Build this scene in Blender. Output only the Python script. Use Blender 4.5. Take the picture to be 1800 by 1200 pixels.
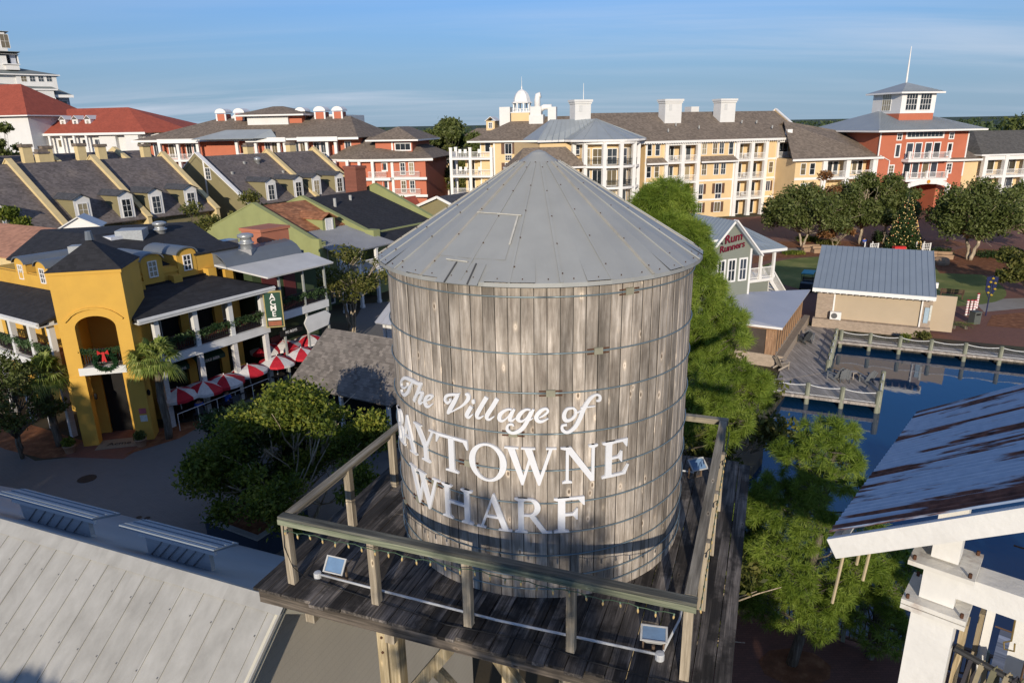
import bpy, math, random, bmesh
import numpy as np
from mathutils import Vector, Matrix, noise
from mathutils.geometry import tessellate_polygon
for o in list(bpy.data.objects): bpy.data.objects.remove(o)
S = bpy.context.scene
COL = S.collection
R_ = math.radians
rnd = random.Random(7)
# ------------------------------------------------------------ camera, light
FPX, PITCH, ROLL, CAMZ = 1220., math.atan(381/1220.), R_(1.0), 16.
cam_d = bpy.data.cameras.new('camera'); cam = bpy.data.objects.new('camera', cam_d); COL.objects.link(cam)
S.camera = cam
cam_d.sensor_width = 36; cam_d.lens = FPX/1800*36; cam_d.clip_start = .1; cam_d.clip_end = 20000
cp_, sp_ = math.cos(PITCH), math.sin(PITCH); cr_, sr_ = math.cos(ROLL), math.sin(ROLL)
fw = Vector((0, cp_, -sp_)); up0 = Vector((0, sp_, cp_)); rt0 = Vector((1, 0, 0))
# image right (u) and image up (v) in world
iu = rt0*cr_ - up0*sr_*1.0
iu = Vector((cr_, 0, 0)) + up0*(-sr_)
iv = Vector((sr_, 0, 0)) + up0*cr_
M = Matrix((iu, iv, -fw)).transposed().to_4x4(); M.translation = (0, 0, CAMZ)
cam.matrix_world = M
def ray(x, y):
    d = iu*((x-900)/FPX) + iv*(-(y-600)/FPX) + fw
    return d
def G(x, y, h=0.):
    d = ray(x, y); t = (h-CAMZ)/d.z
    return Vector((d.x*t, d.y*t, h))
def V(x, y, Y):
    d = ray(x, y); t = Y/d.y
    return Vector((d.x*t, Y, CAMZ+d.z*t))
SUN_EL, SUN_AZ = R_(16), R_(7)
sd = bpy.data.lights.new('sun', 'SUN'); sd.energy = 3.9; sd.angle = R_(.5); sd.color = (1, .89, .74)
so = bpy.data.objects.new('sun', sd); COL.objects.link(so); so.rotation_euler = (R_(90)-SUN_EL, 0, -SUN_AZ); so.location = (0, -50, 60)
W = bpy.data.worlds.new("World"); S.world = W; W.use_nodes = True
def build_world():
    nt = W.node_tree; N = nt.nodes; L = nt.links; N.clear()
    out = N.new('ShaderNodeOutputWorld'); bg = N.new('ShaderNodeBackground')
    sky = N.new('ShaderNodeTexSky'); sky.sky_type = 'NISHITA'; sky.sun_disc = False
    sky.sun_elevation = SUN_EL; sky.sun_rotation = math.pi+SUN_AZ
    sky.air_density = 1.0; sky.dust_density = .0; sky.ozone_density = 4.5
    tc = N.new('ShaderNodeTexCoord'); sep = N.new('ShaderNodeSeparateXYZ'); L.new(tc.outputs['Generated'], sep.inputs[0])
    # project the direction on a flat cloud layer so that streaks thin out to the horizon
    def math_(op, a, b=None):
        m = N.new('ShaderNodeMath'); m.operation = op
        for i, q in enumerate((a, b)):
            if q is None: continue
            if isinstance(q, (int, float)): m.inputs[i].default_value = q
            else: L.new(q, m.inputs[i])
        return m.outputs[0]
    z = math_('ADD', math_('MAXIMUM', sep.outputs[2], 0.), .10)
    cx = math_('DIVIDE', sep.outputs[0], z); cy = math_('DIVIDE', sep.outputs[1], z)
    cb = N.new('ShaderNodeCombineXYZ'); L.new(cx, cb.inputs[0]); L.new(cy, cb.inputs[1])
    mp = N.new('ShaderNodeMapping'); mp.inputs['Rotation'].default_value = (0, 0, R_(14)); mp.inputs['Scale'].default_value = (.20, .95, 1)
    mp.inputs['Location'].default_value = (3.1, 1.7, 0)
    L.new(cb.outputs[0], mp.inputs[0])
    n1 = N.new('ShaderNodeTexNoise'); n1.inputs['Scale'].default_value = 1.0; n1.inputs['Detail'].default_value = 8; n1.inputs['Roughness'].default_value = .58; n1.inputs['Distortion'].default_value = .5
    L.new(mp.outputs[0], n1.inputs['Vector'])
    n2 = N.new('ShaderNodeTexNoise'); n2.inputs['Scale'].default_value = .35; n2.inputs['Detail'].default_value = 3
    L.new(mp.outputs[0], n2.inputs['Vector'])
    r1 = N.new('ShaderNodeMapRange'); r1.inputs[1].default_value = .40; r1.inputs[2].default_value = .72; L.new(n1.outputs[0], r1.inputs[0])
    r2 = N.new('ShaderNodeMapRange'); r2.inputs[1].default_value = .40; r2.inputs[2].default_value = .60; L.new(n2.outputs[0], r2.inputs[0])
    msk = math_('MULTIPLY', math_('MULTIPLY', r1.outputs[0], r2.outputs[0]), .8)
    mx = N.new('ShaderNodeMixRGB'); mx.inputs[2].default_value = (4.2, 4.5, 5.2, 1)
    tint = N.new('ShaderNodeMixRGB'); tint.blend_type = 'MULTIPLY'; tint.inputs[0].default_value = 1; tint.inputs[2].default_value = (.43, .60, .80, 1); L.new(sky.outputs[0], tint.inputs[1])
    # thin blue grey veil low over the horizon
    hz = N.new('ShaderNodeMapRange'); hz.interpolation_type = 'SMOOTHSTEP'; hz.inputs[1].default_value = .0; hz.inputs[2].default_value = .26; hz.inputs[3].default_value = .88; hz.inputs[4].default_value = 0; L.new(sep.outputs[2], hz.inputs[0])
    mh = N.new('ShaderNodeMixRGB'); mh.inputs[2].default_value = (1.6, 2.3, 3.2, 1); L.new(hz.outputs[0], mh.inputs[0]); L.new(tint.outputs[0], mh.inputs[1])
    L.new(msk, mx.inputs[0]); L.new(mh.outputs[0], mx.inputs[1])
    L.new(mx.outputs[0], bg.inputs[0]); bg.inputs[1].default_value = .15
    L.new(bg.outputs[0], out.inputs[0])
build_world()
S.view_settings.view_transform = 'Standard'; S.view_settings.look = 'None'; S.view_settings.exposure = 0.14; S.view_settings.gamma = 1
S.render.resolution_x = 1024; S.render.resolution_y = 682
S.render.engine = 'CYCLES'
S.cycles.max_bounces = 6; S.cycles.transparent_max_bounces = 6; S.cycles.caustics_reflective = False; S.cycles.caustics_refractive = False

# ------------------------------------------------------------ materials
MATS = {}
def _nodes(name):
    m = bpy.data.materials.new(name); m.use_nodes = True
    nt = m.node_tree; b = nt.nodes['Principled BSDF']; return m, nt.nodes, nt.links, b
def ramp(N, L, src, stops, interp='LINEAR'):
    r = N.new('ShaderNodeValToRGB'); r.color_ramp.interpolation = interp
    els = r.color_ramp.elements
    while len(els) < len(stops): els.new(.5)
    for e, (p, c) in zip(els, stops): e.position = p; e.color = (*c, 1)
    L.new(src, r.inputs[0]); return r
def scl(c, k): return tuple(min(1, x*k) for x in c)
def mat(name, col, rough=.7, var=.18, scale=2.0, bump=.15, bscale=30., metal=0., stretch=(1, 1, 1), kind=None, period=.2, dirt=.0, dirtcol=(.12, .1, .08), spec=.3, depth=.35, col2=None):
    """painted / plain surface with tonal variation, fine grain bump and optional siding / shingle / seam / brick pattern"""
    if name in MATS: return MATS[name]
    m, N, L, b = _nodes(name); MATS[name] = m
    b.inputs['Roughness'].default_value = rough; b.inputs['Metallic'].default_value = metal; b.inputs['Specular IOR Level'].default_value = spec
    tc = N.new('ShaderNodeTexCoord'); mp = N.new('ShaderNodeMapping'); mp.inputs['Scale'].default_value = stretch
    L.new(tc.outputs['Object'], mp.inputs[0])
    n = N.new('ShaderNodeTexNoise'); n.inputs['Scale'].default_value = scale; n.inputs['Detail'].default_value = 7; n.inputs['Roughness'].default_value = .6
    L.new(mp.outputs[0], n.inputs['Vector'])
    r = ramp(N, L, n.outputs[0], [(.28, scl(col, 1-var)), (.5, col), (.72, scl(col2 or col, 1+var))])
    cur = r.outputs[0]
    if dirt:
        n3 = N.new('ShaderNodeTexNoise'); n3.inputs['Scale'].default_value = scale*.6; n3.inputs['Detail'].default_value = 9; n3.inputs['Roughness'].default_value = .7
        L.new(mp.outputs[0], n3.inputs['Vector'])
        rr = N.new('ShaderNodeMapRange'); rr.inputs[1].default_value = .52; rr.inputs[2].default_value = .72; rr.inputs[4].default_value = dirt; L.new(n3.outputs[0], rr.inputs[0])
        mx = N.new('ShaderNodeMixRGB'); mx.inputs[2].default_value = (*dirtcol, 1); L.new(rr.outputs[0], mx.inputs[0]); L.new(cur, mx.inputs[1]); cur = mx.outputs[0]
    nb = N.new('ShaderNodeTexNoise'); nb.inputs['Scale'].default_value = bscale; nb.inputs['Detail'].default_value = 4; L.new(tc.outputs['Object'], nb.inputs['Vector'])
    bsrc = nb.outputs[0]
    if kind in ('siding', 'shingle'):
        sep = N.new('ShaderNodeSeparateXYZ'); L.new(tc.outputs['Object'], sep.inputs[0])
        d = N.new('ShaderNodeMath'); d.operation = 'DIVIDE'; L.new(sep.outputs[2], d.inputs[0]); d.inputs[1].default_value = period
        fr = N.new('ShaderNodeMath'); fr.operation = 'FRACT'; L.new(d.outputs[0], fr.inputs[0])
        if kind == 'shingle':
            fl = N.new('ShaderNodeMath'); fl.operation = 'FLOOR'; L.new(d.outputs[0], fl.inputs[0])
            sx = N.new('ShaderNodeVectorMath'); sx.operation = 'MULTIPLY'; sx.inputs[1].default_value = (1/(period*1.9), 1/(period*1.9), 0); L.new(tc.outputs['Object'], sx.inputs[0])
            cb = N.new('ShaderNodeCombineXYZ'); L.new(fl.outputs[0], cb.inputs[0]); L.new(fl.outputs[0], cb.inputs[2])
            ad = N.new('ShaderNodeVectorMath'); ad.operation = 'ADD'; L.new(sx.outputs[0], ad.inputs[0])
            m5 = N.new('ShaderNodeVectorMath'); m5.operation = 'SCALE'; m5.inputs['Scale'].default_value = .5; L.new(cb.outputs[0], m5.inputs[0]); L.new(m5.outputs[0], ad.inputs[1])
            f2 = N.new('ShaderNodeVectorMath'); f2.operation = 'FLOOR'; L.new(ad.outputs[0], f2.inputs[0])
            wn = N.new('ShaderNodeTexWhiteNoise'); L.new(f2.outputs[0], wn.inputs[0])
            rr = N.new('ShaderNodeMapRange'); rr.inputs[3].default_value = 1-depth; rr.inputs[4].default_value = 1+depth*.7; L.new(wn.outputs[0], rr.inputs[0])
            v = N.new('ShaderNodeVectorMath'); v.operation = 'SCALE'; L.new(cur, v.inputs[0]); L.new(rr.outputs[0], v.inputs['Scale']); cur = v.outputs[0]
        rr = N.new('ShaderNodeMapRange'); rr.inputs[1].default_value = .0; rr.inputs[2].default_value = .16; rr.inputs[3].default_value = 1-depth; rr.inputs[4].default_value = 1; L.new(fr.outputs[0], rr.inputs[0])
        v = N.new('ShaderNodeVectorMath'); v.operation = 'SCALE'; L.new(cur, v.inputs[0]); L.new(rr.outputs[0], v.inputs['Scale']); cur = v.outputs[0]
        ma = N.new('ShaderNodeMath'); ma.operation = 'MULTIPLY_ADD'; L.new(fr.outputs[0], ma.inputs[0]); ma.inputs[1].default_value = -1.2; L.new(bsrc, ma.inputs[2]); bsrc = ma.outputs[0]
    if kind == 'brick':
        bt = N.new('ShaderNodeTexBrick'); bt.inputs['Scale'].default_value = 1/period; bt.inputs['Color1'].default_value = (*scl(col, .8), 1); bt.inputs['Color2'].default_value = (*scl(col2 or col, 1.2), 1)
        bt.inputs['Mortar'].default_value = (*scl(col, .55 if not dirt else .9), 1); bt.inputs['Mortar Size'].default_value = .03; bt.inputs['Brick Width'].default_value = .9; bt.inputs['Row Height'].default_value = .35
        mq = N.new('ShaderNodeMapping')
        if stretch[2] > 1.5: mq.inputs['Rotation'].default_value = (R_(90), 0, 0)
        L.new(tc.outputs['Object'], mq.inputs[0]); L.new(mq.outputs[0], bt.inputs[0])
        mx = N.new('ShaderNodeMixRGB'); mx.blend_type = 'MIX'; mx.inputs[0].default_value = .6; L.new(cur, mx.inputs[1]); L.new(bt.outputs[0], mx.inputs[2]); cur = mx.outputs[0]
    L.new(cur, b.inputs['Base Color'])
    bp = N.new('ShaderNodeBump'); bp.inputs['Strength'].default_value = bump; bp.inputs['Distance'].default_value = .03; L.new(bsrc, bp.inputs['Height']); L.new(bp.outputs[0], b.inputs['Normal'])
    rg = N.new('ShaderNodeMapRange'); rg.inputs[3].default_value = max(.02, rough-.12); rg.inputs[4].default_value = min(1, rough+.12); L.new(n.outputs[0], rg.inputs[0]); L.new(rg.outputs[0], b.inputs['Roughness'])
    return m
def woodmat(name, c_dark, c_mid, c_light, axis=2, plank=0.0, paxis=0, uv=False, knots=True, contrast=1.0, rough=.85, tone=.35, blot=0., blotcol=(.02, .018, .016), grain=26., along=1.1, kth=.62, kk=1.):
    """weathered timber: long grain, per-plank tone, knots"""
    if name in MATS: return MATS[name]
    m, N, L, b = _nodes(name); MATS[name] = m
    b.inputs['Roughness'].default_value = rough; b.inputs['Specular IOR Level'].default_value = .2
    tc = N.new('ShaderNodeTexCoord'); src = tc.outputs['UV'] if uv else tc.outputs['Object']
    sep = N.new('ShaderNodeSeparateXYZ'); L.new(src, sep.inputs[0])
    off = None; vec = src
    if plank:
        d = N.new('ShaderNodeMath'); d.operation = 'DIVIDE'; L.new(sep.outputs[paxis], d.inputs[0]); d.inputs[1].default_value = plank
        fl = N.new('ShaderNodeMath'); fl.operation = 'FLOOR'; L.new(d.outputs[0], fl.inputs[0])
        wn = N.new('ShaderNodeTexWhiteNoise'); wn.noise_dimensions = '1D'; L.new(fl.outputs[0], wn.inputs['W'])
        cs = N.new('ShaderNodeVectorMath'); cs.operation = 'SCALE'; cs.inputs['Scale'].default_value = 37.; L.new(wn.outputs['Color'], cs.inputs[0])
        ad = N.new('ShaderNodeVectorMath'); ad.operation = 'ADD'; L.new(src, ad.inputs[0]); L.new(cs.outputs[0], ad.inputs[1]); vec = ad.outputs[0]; off = wn.outputs['Value']
    mp = N.new('ShaderNodeMapping'); sc = [grain, grain, grain]; sc[axis] = along
    if uv: sc[2] = 0
    mp.inputs['Scale'].default_value = sc; L.new(vec, mp.inputs[0])
    n = N.new('ShaderNodeTexNoise'); n.inputs['Scale'].default_value = 1.0; n.inputs['Detail'].default_value = 8; n.inputs['Roughness'].default_value = .68; n.inputs['Distortion'].default_value = .25
    L.new(mp.outputs[0], n.inputs['Vector'])
    r = ramp(N, L, n.outputs[0], [(.28, c_dark), (.5, c_mid), (.7, c_light)]); cur = r.outputs[0]
    # broad blotches along the grain
    mp2 = N.new('ShaderNodeMapping'); s2 = [5., 5., 5.]; s2[axis] = .8
    if uv: s2[2] = 0
    mp2.inputs['Scale'].default_value = s2; L.new(vec, mp2.inputs[0])
    n2 = N.new('ShaderNodeTexNoise'); n2.inputs['Scale'].default_value = 1; n2.inputs['Detail'].default_value = 5; L.new(mp2.outputs[0], n2.inputs['Vector'])
    rr = N.new('ShaderNodeMapRange'); rr.inputs[1].default_value = .3; rr.inputs[2].default_value = .7; rr.inputs[3].default_value = 1-.45*contrast; rr.inputs[4].default_value = 1+.38*contrast; L.new(n2.outputs[0], rr.inputs[0])
    v = N.new('ShaderNodeVectorMath'); v.operation = 'SCALE'; L.new(cur, v.inputs[0]); L.new(rr.outputs[0], v.inputs['Scale']); cur = v.outputs[0]
    if off is not None:
        r3 = N.new('ShaderNodeMapRange'); r3.inputs[3].default_value = 1-tone; r3.inputs[4].default_value = 1+tone; L.new(off, r3.inputs[0])
        v = N.new('ShaderNodeVectorMath'); v.operation = 'SCALE'; L.new(cur, v.inputs[0]); L.new(r3.outputs[0], v.inputs['Scale']); cur = v.outputs[0]
    if knots:
        mp3 = N.new('ShaderNodeMapping'); s3 = [6.5*kk, 6.5*kk, 6.5*kk]; s3[axis] = 2.6*kk
        if uv: s3[2] = 0
        mp3.inputs['Scale'].default_value = s3; L.new(vec, mp3.inputs[0])
        vo = N.new('ShaderNodeTexVoronoi'); vo.inputs['Scale'].default_value = 1.0; L.new(mp3.outputs[0], vo.inputs['Vector'])
        kr = ramp(N, L, vo.outputs['Distance'], [(.03, (.22, .2, .18)), (.075, (.5, .45, .4)), (.11, (1.0, .98, .94)), (.16, (.62, .6, .57)), (.24, (.5, .5, .5))])
        wn2 = N.new('ShaderNodeMath'); wn2.operation = 'GREATER_THAN'; wn2.inputs[1].default_value = kth
        sc2 = N.new('ShaderNodeSeparateXYZ'); L.new(vo.outputs['Color'], sc2.inputs[0]); L.new(sc2.outputs[0], wn2.inputs[0])
        mu = N.new('ShaderNodeMixRGB'); mu.blend_type = 'MULTIPLY'
        k2 = N.new('ShaderNodeVectorMath'); k2.operation = 'SCALE'; k2.inputs['Scale'].default_value = 2.0; L.new(kr.outputs[0], k2.inputs[0])
        L.new(wn2.outputs[0], mu.inputs[0]); L.new(cur, mu.inputs[1]); L.new(k2.outputs[0], mu.inputs[2]); cur = mu.outputs[0]
    if uv:   # broad damp stains that run across the staves
        mq = N.new('ShaderNodeMapping'); mq.inputs['Scale'].default_value = (.9, .55, 0); L.new(src, mq.inputs[0]); nq = N.new('ShaderNodeTexNoise'); nq.inputs['Scale'].default_value = 1; nq.inputs['Detail'].default_value = 5; nq.inputs['Roughness'].default_value = .65; L.new(mq.outputs[0], nq.inputs['Vector'])
        rq = N.new('ShaderNodeMapRange'); rq.inputs[1].default_value = .35; rq.inputs[2].default_value = .60; rq.inputs[3].default_value = .66; rq.inputs[4].default_value = 1.12; L.new(nq.outputs[0], rq.inputs[0]); v = N.new('ShaderNodeVectorMath'); v.operation = 'SCALE'; L.new(cur, v.inputs[0]); L.new(rq.outputs[0], v.inputs['Scale']); cur = v.outputs[0]
    if blot:
        nb = N.new('ShaderNodeTexNoise'); nb.inputs['Scale'].default_value = .9; nb.inputs['Detail'].default_value = 6; nb.inputs['Roughness'].default_value = .65
        L.new(vec if not plank else ad.outputs[0], nb.inputs['Vector'])
        r5 = N.new('ShaderNodeMapRange'); r5.inputs[1].default_value = .47; r5.inputs[2].default_value = .56; r5.inputs[4].default_value = blot; L.new(nb.outputs[0], r5.inputs[0])
        mx = N.new('ShaderNodeMixRGB'); mx.inputs[2].default_value = (*blotcol, 1); L.new(r5.outputs[0], mx.inputs[0]); L.new(cur, mx.inputs[1]); cur = mx.outputs[0]
    L.new(cur, b.inputs['Base Color'])
    bp = N.new('ShaderNodeBump'); bp.inputs['Strength'].default_value = .5; bp.inputs['Distance'].default_value = .01; L.new(n.outputs[0], bp.inputs['Height']); L.new(bp.outputs[0], b.inputs['Normal'])
    return m
def leafmat(name, c1, c2, c3=None, trans=.3, rough=.55):
    if name in MATS: return MATS[name]
    m, N, L, b = _nodes(name); MATS[name] = m
    g = N.new('ShaderNodeNewGeometry'); tc = N.new('ShaderNodeTexCoord')
    n = N.new('ShaderNodeTexNoise'); n.inputs['Scale'].default_value = .9; n.inputs['Detail'].default_value = 3; L.new(tc.outputs['Object'], n.inputs['Vector'])
    ma = N.new('ShaderNodeMath'); ma.operation = 'MULTIPLY_ADD'; L.new(g.outputs['Random Per Island'], ma.inputs[0]); ma.inputs[1].default_value = .45; L.new(n.outputs[0], ma.inputs[2])
    r = ramp(N, L, ma.outputs[0], [(.4, c1), (.75, c2), (1., c3 or c2)])
    L.new(r.outputs[0], b.inputs['Base Color']); b.inputs['Roughness'].default_value = rough; b.inputs['Specular IOR Level'].default_value = .25
    t = N.new('ShaderNodeBsdfTranslucent'); v = N.new('ShaderNodeVectorMath'); v.operation = 'MULTIPLY'; v.inputs[1].default_value = (1.2, 1.35, .6); L.new(r.outputs[0], v.inputs[0]); L.new(v.outputs[0], t.inputs[0])
    mx = N.new('ShaderNodeMixShader'); mx.inputs[0].default_value = trans; L.new(b.outputs[0], mx.inputs[1]); L.new(t.outputs[0], mx.inputs[2])
    L.new(mx.outputs[0], N['Material Output'].inputs[0]); return m
def glassmat(name, col=(.02, .025, .03), rough=.08):
    if name in MATS: return MATS[name]
    m, N, L, b = _nodes(name); MATS[name] = m
    tc = N.new('ShaderNodeTexCoord'); oi = N.new('ShaderNodeObjectInfo')
    r = ramp(N, L, oi.outputs['Random'], [(0, col), (.35, scl(col, 2.4)), (.55, (.16, .13, .08)), (.72, (.05, .06, .08)), (.86, (.34, .29, .19))], 'CONSTANT'); L.new(r.outputs[0], b.inputs['Base Color'])
    b.inputs['Roughness'].default_value = rough; b.inputs['Specular IOR Level'].default_value = .6
    return m
def flat(name, col, rough=.6, metal=0., spec=.3, emit=None):
    if name in MATS: return MATS[name]
    m, N, L, b = _nodes(name); MATS[name] = m
    tc = N.new('ShaderNodeTexCoord'); n = N.new('ShaderNodeTexNoise'); n.inputs['Scale'].default_value = 9; n.inputs['Detail'].default_value = 4; L.new(tc.outputs['Object'], n.inputs['Vector'])
    r = ramp(N, L, n.outputs[0], [(.3, scl(col, .88)), (.7, scl(col, 1.1))]); L.new(r.outputs[0], b.inputs['Base Color'])
    b.inputs['Roughness'].default_value = rough; b.inputs['Metallic'].default_value = metal; b.inputs['Specular IOR Level'].default_value = spec
    if emit: b.inputs['Emission Color'].default_value = (*emit[:3], 1); b.inputs['Emission Strength'].default_value = emit[3]
    return m

# ------------------------------------------------------------ mesh builder
class MB:
    def __init__(s): s.v = []; s.f = []; s.uv = {}
    def add(s, vs, fs):
        o = len(s.v); s.v += [tuple(p) for p in vs]; s.f += [tuple(i+o for i in f) for f in fs]; return s
    def box(s, x0, y0, z0, x1, y1, z1):
        if x1 < x0: x0, x1 = x1, x0
        if y1 < y0: y0, y1 = y1, y0
        if z1 < z0: z0, z1 = z1, z0
        return s.add([(x0, y0, z0), (x1, y0, z0), (x1, y1, z0), (x0, y1, z0), (x0, y0, z1), (x1, y0, z1), (x1, y1, z1), (x0, y1, z1)],
                     [(0, 3, 2, 1), (4, 5, 6, 7), (0, 1, 5, 4), (1, 2, 6, 5), (2, 3, 7, 6), (3, 0, 4, 7)])
    def prism(s, poly, z0, z1):
        a = sum(poly[i][0]*poly[(i+1) % len(poly)][1]-poly[(i+1) % len(poly)][0]*poly[i][1] for i in range(len(poly)))
        if a < 0: poly = poly[::-1]
        n = len(poly)
        return s.add([(p[0], p[1], z0) for p in poly]+[(p[0], p[1], z1) for p in poly],
                     [tuple(range(n-1, -1, -1)), tuple(range(n, 2*n))]+[(i, (i+1) % n, n+(i+1) % n, n+i) for i in range(n)])
    def slab(s, pts, t=.1, d=None):
        """polygon pts (top face) thickened along -normal (or along d)"""
        P = [Vector(p) for p in pts]; n = Vector((0, 0, 0))
        for i in range(len(P)): a, b = P[i], P[(i+1) % len(P)]; n += a.cross(b)
        n.normalize()
        dd = (Vector(d) if d is not None else (-n*t if n.z >= 0 else n*t))
        if n.dot(dd) > 0: P = P[::-1]
        k = len(P); Q = [p+dd for p in P]
        return s.add(P+Q, [tuple(range(k)), tuple(range(2*k-1, k-1, -1))]+[((i+1) % k, i, k+i, k+(i+1) % k) for i in range(k)])
    def beam(s, p, q, w, h=None, up=(0, 0, 1)):
        p, q = Vector(p), Vector(q); h = h or w; d = (q-p).normalized(); u = Vector(up)
        if abs(d.dot(u)) > .99: u = Vector((0, 1, 0))
        a = d.cross(u).normalized()*(w/2); b = a.cross(d).normalized()*(h/2)
        vs = [p-a-b, p+a-b, p+a+b, p-a+b, q-a-b, q+a-b, q+a+b, q-a+b]
        return s.add(vs, [(0, 1, 2, 3), (7, 6, 5, 4), (0, 4, 5, 1), (1, 5, 6, 2), (2, 6, 7, 3), (3, 7, 4, 0)])
    def tube(s, pts, r, n=6, r1=None):
        pts = [Vector(p) for p in pts]; k = len(pts); vs = []; prev = None
        for i, p in enumerate(pts):
            d = (pts[min(i+1, k-1)]-pts[max(i-1, 0)]).normalized()
            if prev is None:
                u = Vector((0, 0, 1)) if abs(d.z) < .9 else Vector((1, 0, 0)); a = d.cross(u).normalized()
            else: a = (prev-d*prev.dot(d)).normalized()
            prev = a; b = d.cross(a)
            rr = (r[i] if isinstance(r, (list, tuple)) else (r if r1 is None else r+(r1-r)*i/(k-1)))
            for j in range(n): t = 2*math.pi*j/n; vs.append(p+(a*math.cos(t)+b*math.sin(t))*rr)
        fs = [(i*n+j, i*n+(j+1) % n, (i+1)*n+(j+1) % n, (i+1)*n+j) for i in range(k-1) for j in range(n)]
        fs += [tuple(range(n-1, -1, -1)), tuple((k-1)*n+j for j in range(n))]
        return s.add(vs, fs)
    def lathe(s, prof, n=16, c=(0, 0, 0), a0=0., a1=2*math.pi):
        full = abs(a1-a0-2*math.pi) < 1e-6; m = n if full else n+1; vs = []
        for r, z in prof:
            for j in range(m): t = a0+(a1-a0)*j/n; vs.append((c[0]+r*math.cos(t), c[1]+r*math.sin(t), c[2]+z))
        fs = [(i*m+j, i*m+(j+1) % m, (i+1)*m+(j+1) % m, (i+1)*m+j) for i in range(len(prof)-1) for j in range(n)]
        return s.add(vs, fs)
    def xf(s, M, start=0):
        for i in range(start, len(s.v)): s.v[i] = tuple(M @ Vector(s.v[i]))
        return s
    def build(s, name, m, parent=None, smooth=False, loc=None):
        me = bpy.data.meshes.new(name); me.from_pydata(s.v, [], s.f); me.update()
        if smooth: me.polygons.foreach_set('use_smooth', [True]*len(me.polygons))
        me.materials.append(m); o = bpy.data.objects.new(name, me); COL.objects.link(o)
        if parent is not None: o.parent = parent
        if loc is not None: o.location = loc
        return o
def tag(o, label=None, cat=None, group=None, kind=None):
    if label: o['label'] = label
    if cat: o['category'] = cat
    if group: o['group'] = group
    if kind: o['kind'] = kind
    return o
def thing(name, label, cat, loc=(0, 0, 0), rz=0., group=None):
    o = bpy.data.objects.new(name, None); COL.objects.link(o); o.location = loc; o.rotation_euler = (0, 0, rz); o.empty_display_size = .2
    return tag(o, label, cat, group)
def dup(o, loc=None, rz=None, scale=None, label=None, parent=None):
    c = o.copy(); COL.objects.link(c); c.parent = parent
    if loc is not None: c.location = loc
    if rz is not None: c.rotation_euler = (0, 0, rz)
    if scale is not None: c.scale = (scale,)*3 if isinstance(scale, (int, float)) else scale
    if label: c['label'] = label
    for ch in list(o.children): dup(ch, parent=c)
    return c
class Fr:
    """local frame of a facade: x along it (left to right seen from the camera), -y outwards, z up"""
    def __init__(s, A, B): s.a = Vector((A[0], A[1], 0)); s.b = Vector((B[0], B[1], 0)); s.L = (s.b-s.a).length; s.rz = math.atan2(B[1]-A[1], B[0]-A[0]); s.c, s.s = math.cos(s.rz), math.sin(s.rz)
    def loc(s, p): x, y = p[0]-s.a.x, p[1]-s.a.y; return Vector((x*s.c+y*s.s, -x*s.s+y*s.c, p[2] if len(p) > 2 else 0))
    def on(s, px, py, v=0.):
        d = ray(px, py); o = s.loc((0, 0, CAMZ)); e = Vector((d.x*s.c+d.y*s.s, -d.x*s.s+d.y*s.c, d.z)); t = (v-o.y)/e.y
        return o.x+e.x*t, CAMZ+e.z*t
    def at(s, px, py, h):
        return s.loc(G(px, py, h))
    def thing(s, name, label, cat, group=None): return thing(name, label, cat, (s.a.x, s.a.y, 0), s.rz, group)
# ------------------------------------------------------------ common materials
WHITE = mat('white_paint', (.78, .77, .73), .5, .06, 1.5, .05, dirt=.12, dirtcol=(.45, .42, .36))
TANKW = woodmat('tank_wood', (.17, .14, .112), (.34, .295, .245), (.56, .50, .43), axis=1, plank=.1575, paxis=0, uv=True, tone=.30, contrast=.95, grain=22., along=1.6, kth=.30, kk=1.0)
RAILW = woodmat('rail_wood', (.13, .115, .085), (.27, .24, .18), (.43, .38, .29), axis=0, contrast=.7)
POSTW = woodmat('post_wood', (.17, .14, .10), (.35, .295, .215), (.52, .45, .34), axis=2, contrast=.7)
DECKW = woodmat('deck_wood', (.03, .027, .024), (.12, .105, .092), (.27, .235, .20), axis=1, plank=.19, paxis=0, tone=.5, contrast=1.1, blot=.8)
GALV = mat('tank_roof_metal', (.35, .355, .335), .55, .08, 1.6, .10, 6., metal=.15, dirt=.22, dirtcol=(.30, .30, .28), spec=.5)
SEAL = flat('seam_sealant', (.36, .34, .29), .8)
STEEL = flat('galvanised_steel', (.22, .28, .30), .45, .5)
RUST = mat('rusted_iron', (.10, .045, .025), .85, .4, 20, .2)
PLATE = mat('white_letter_plate', (.70, .71, .73), .5, .04, 3, .03, dirt=.12, dirtcol=(.6, .6, .58))
DARK = flat('dark_void', (.012, .011, .010), .8)
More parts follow.
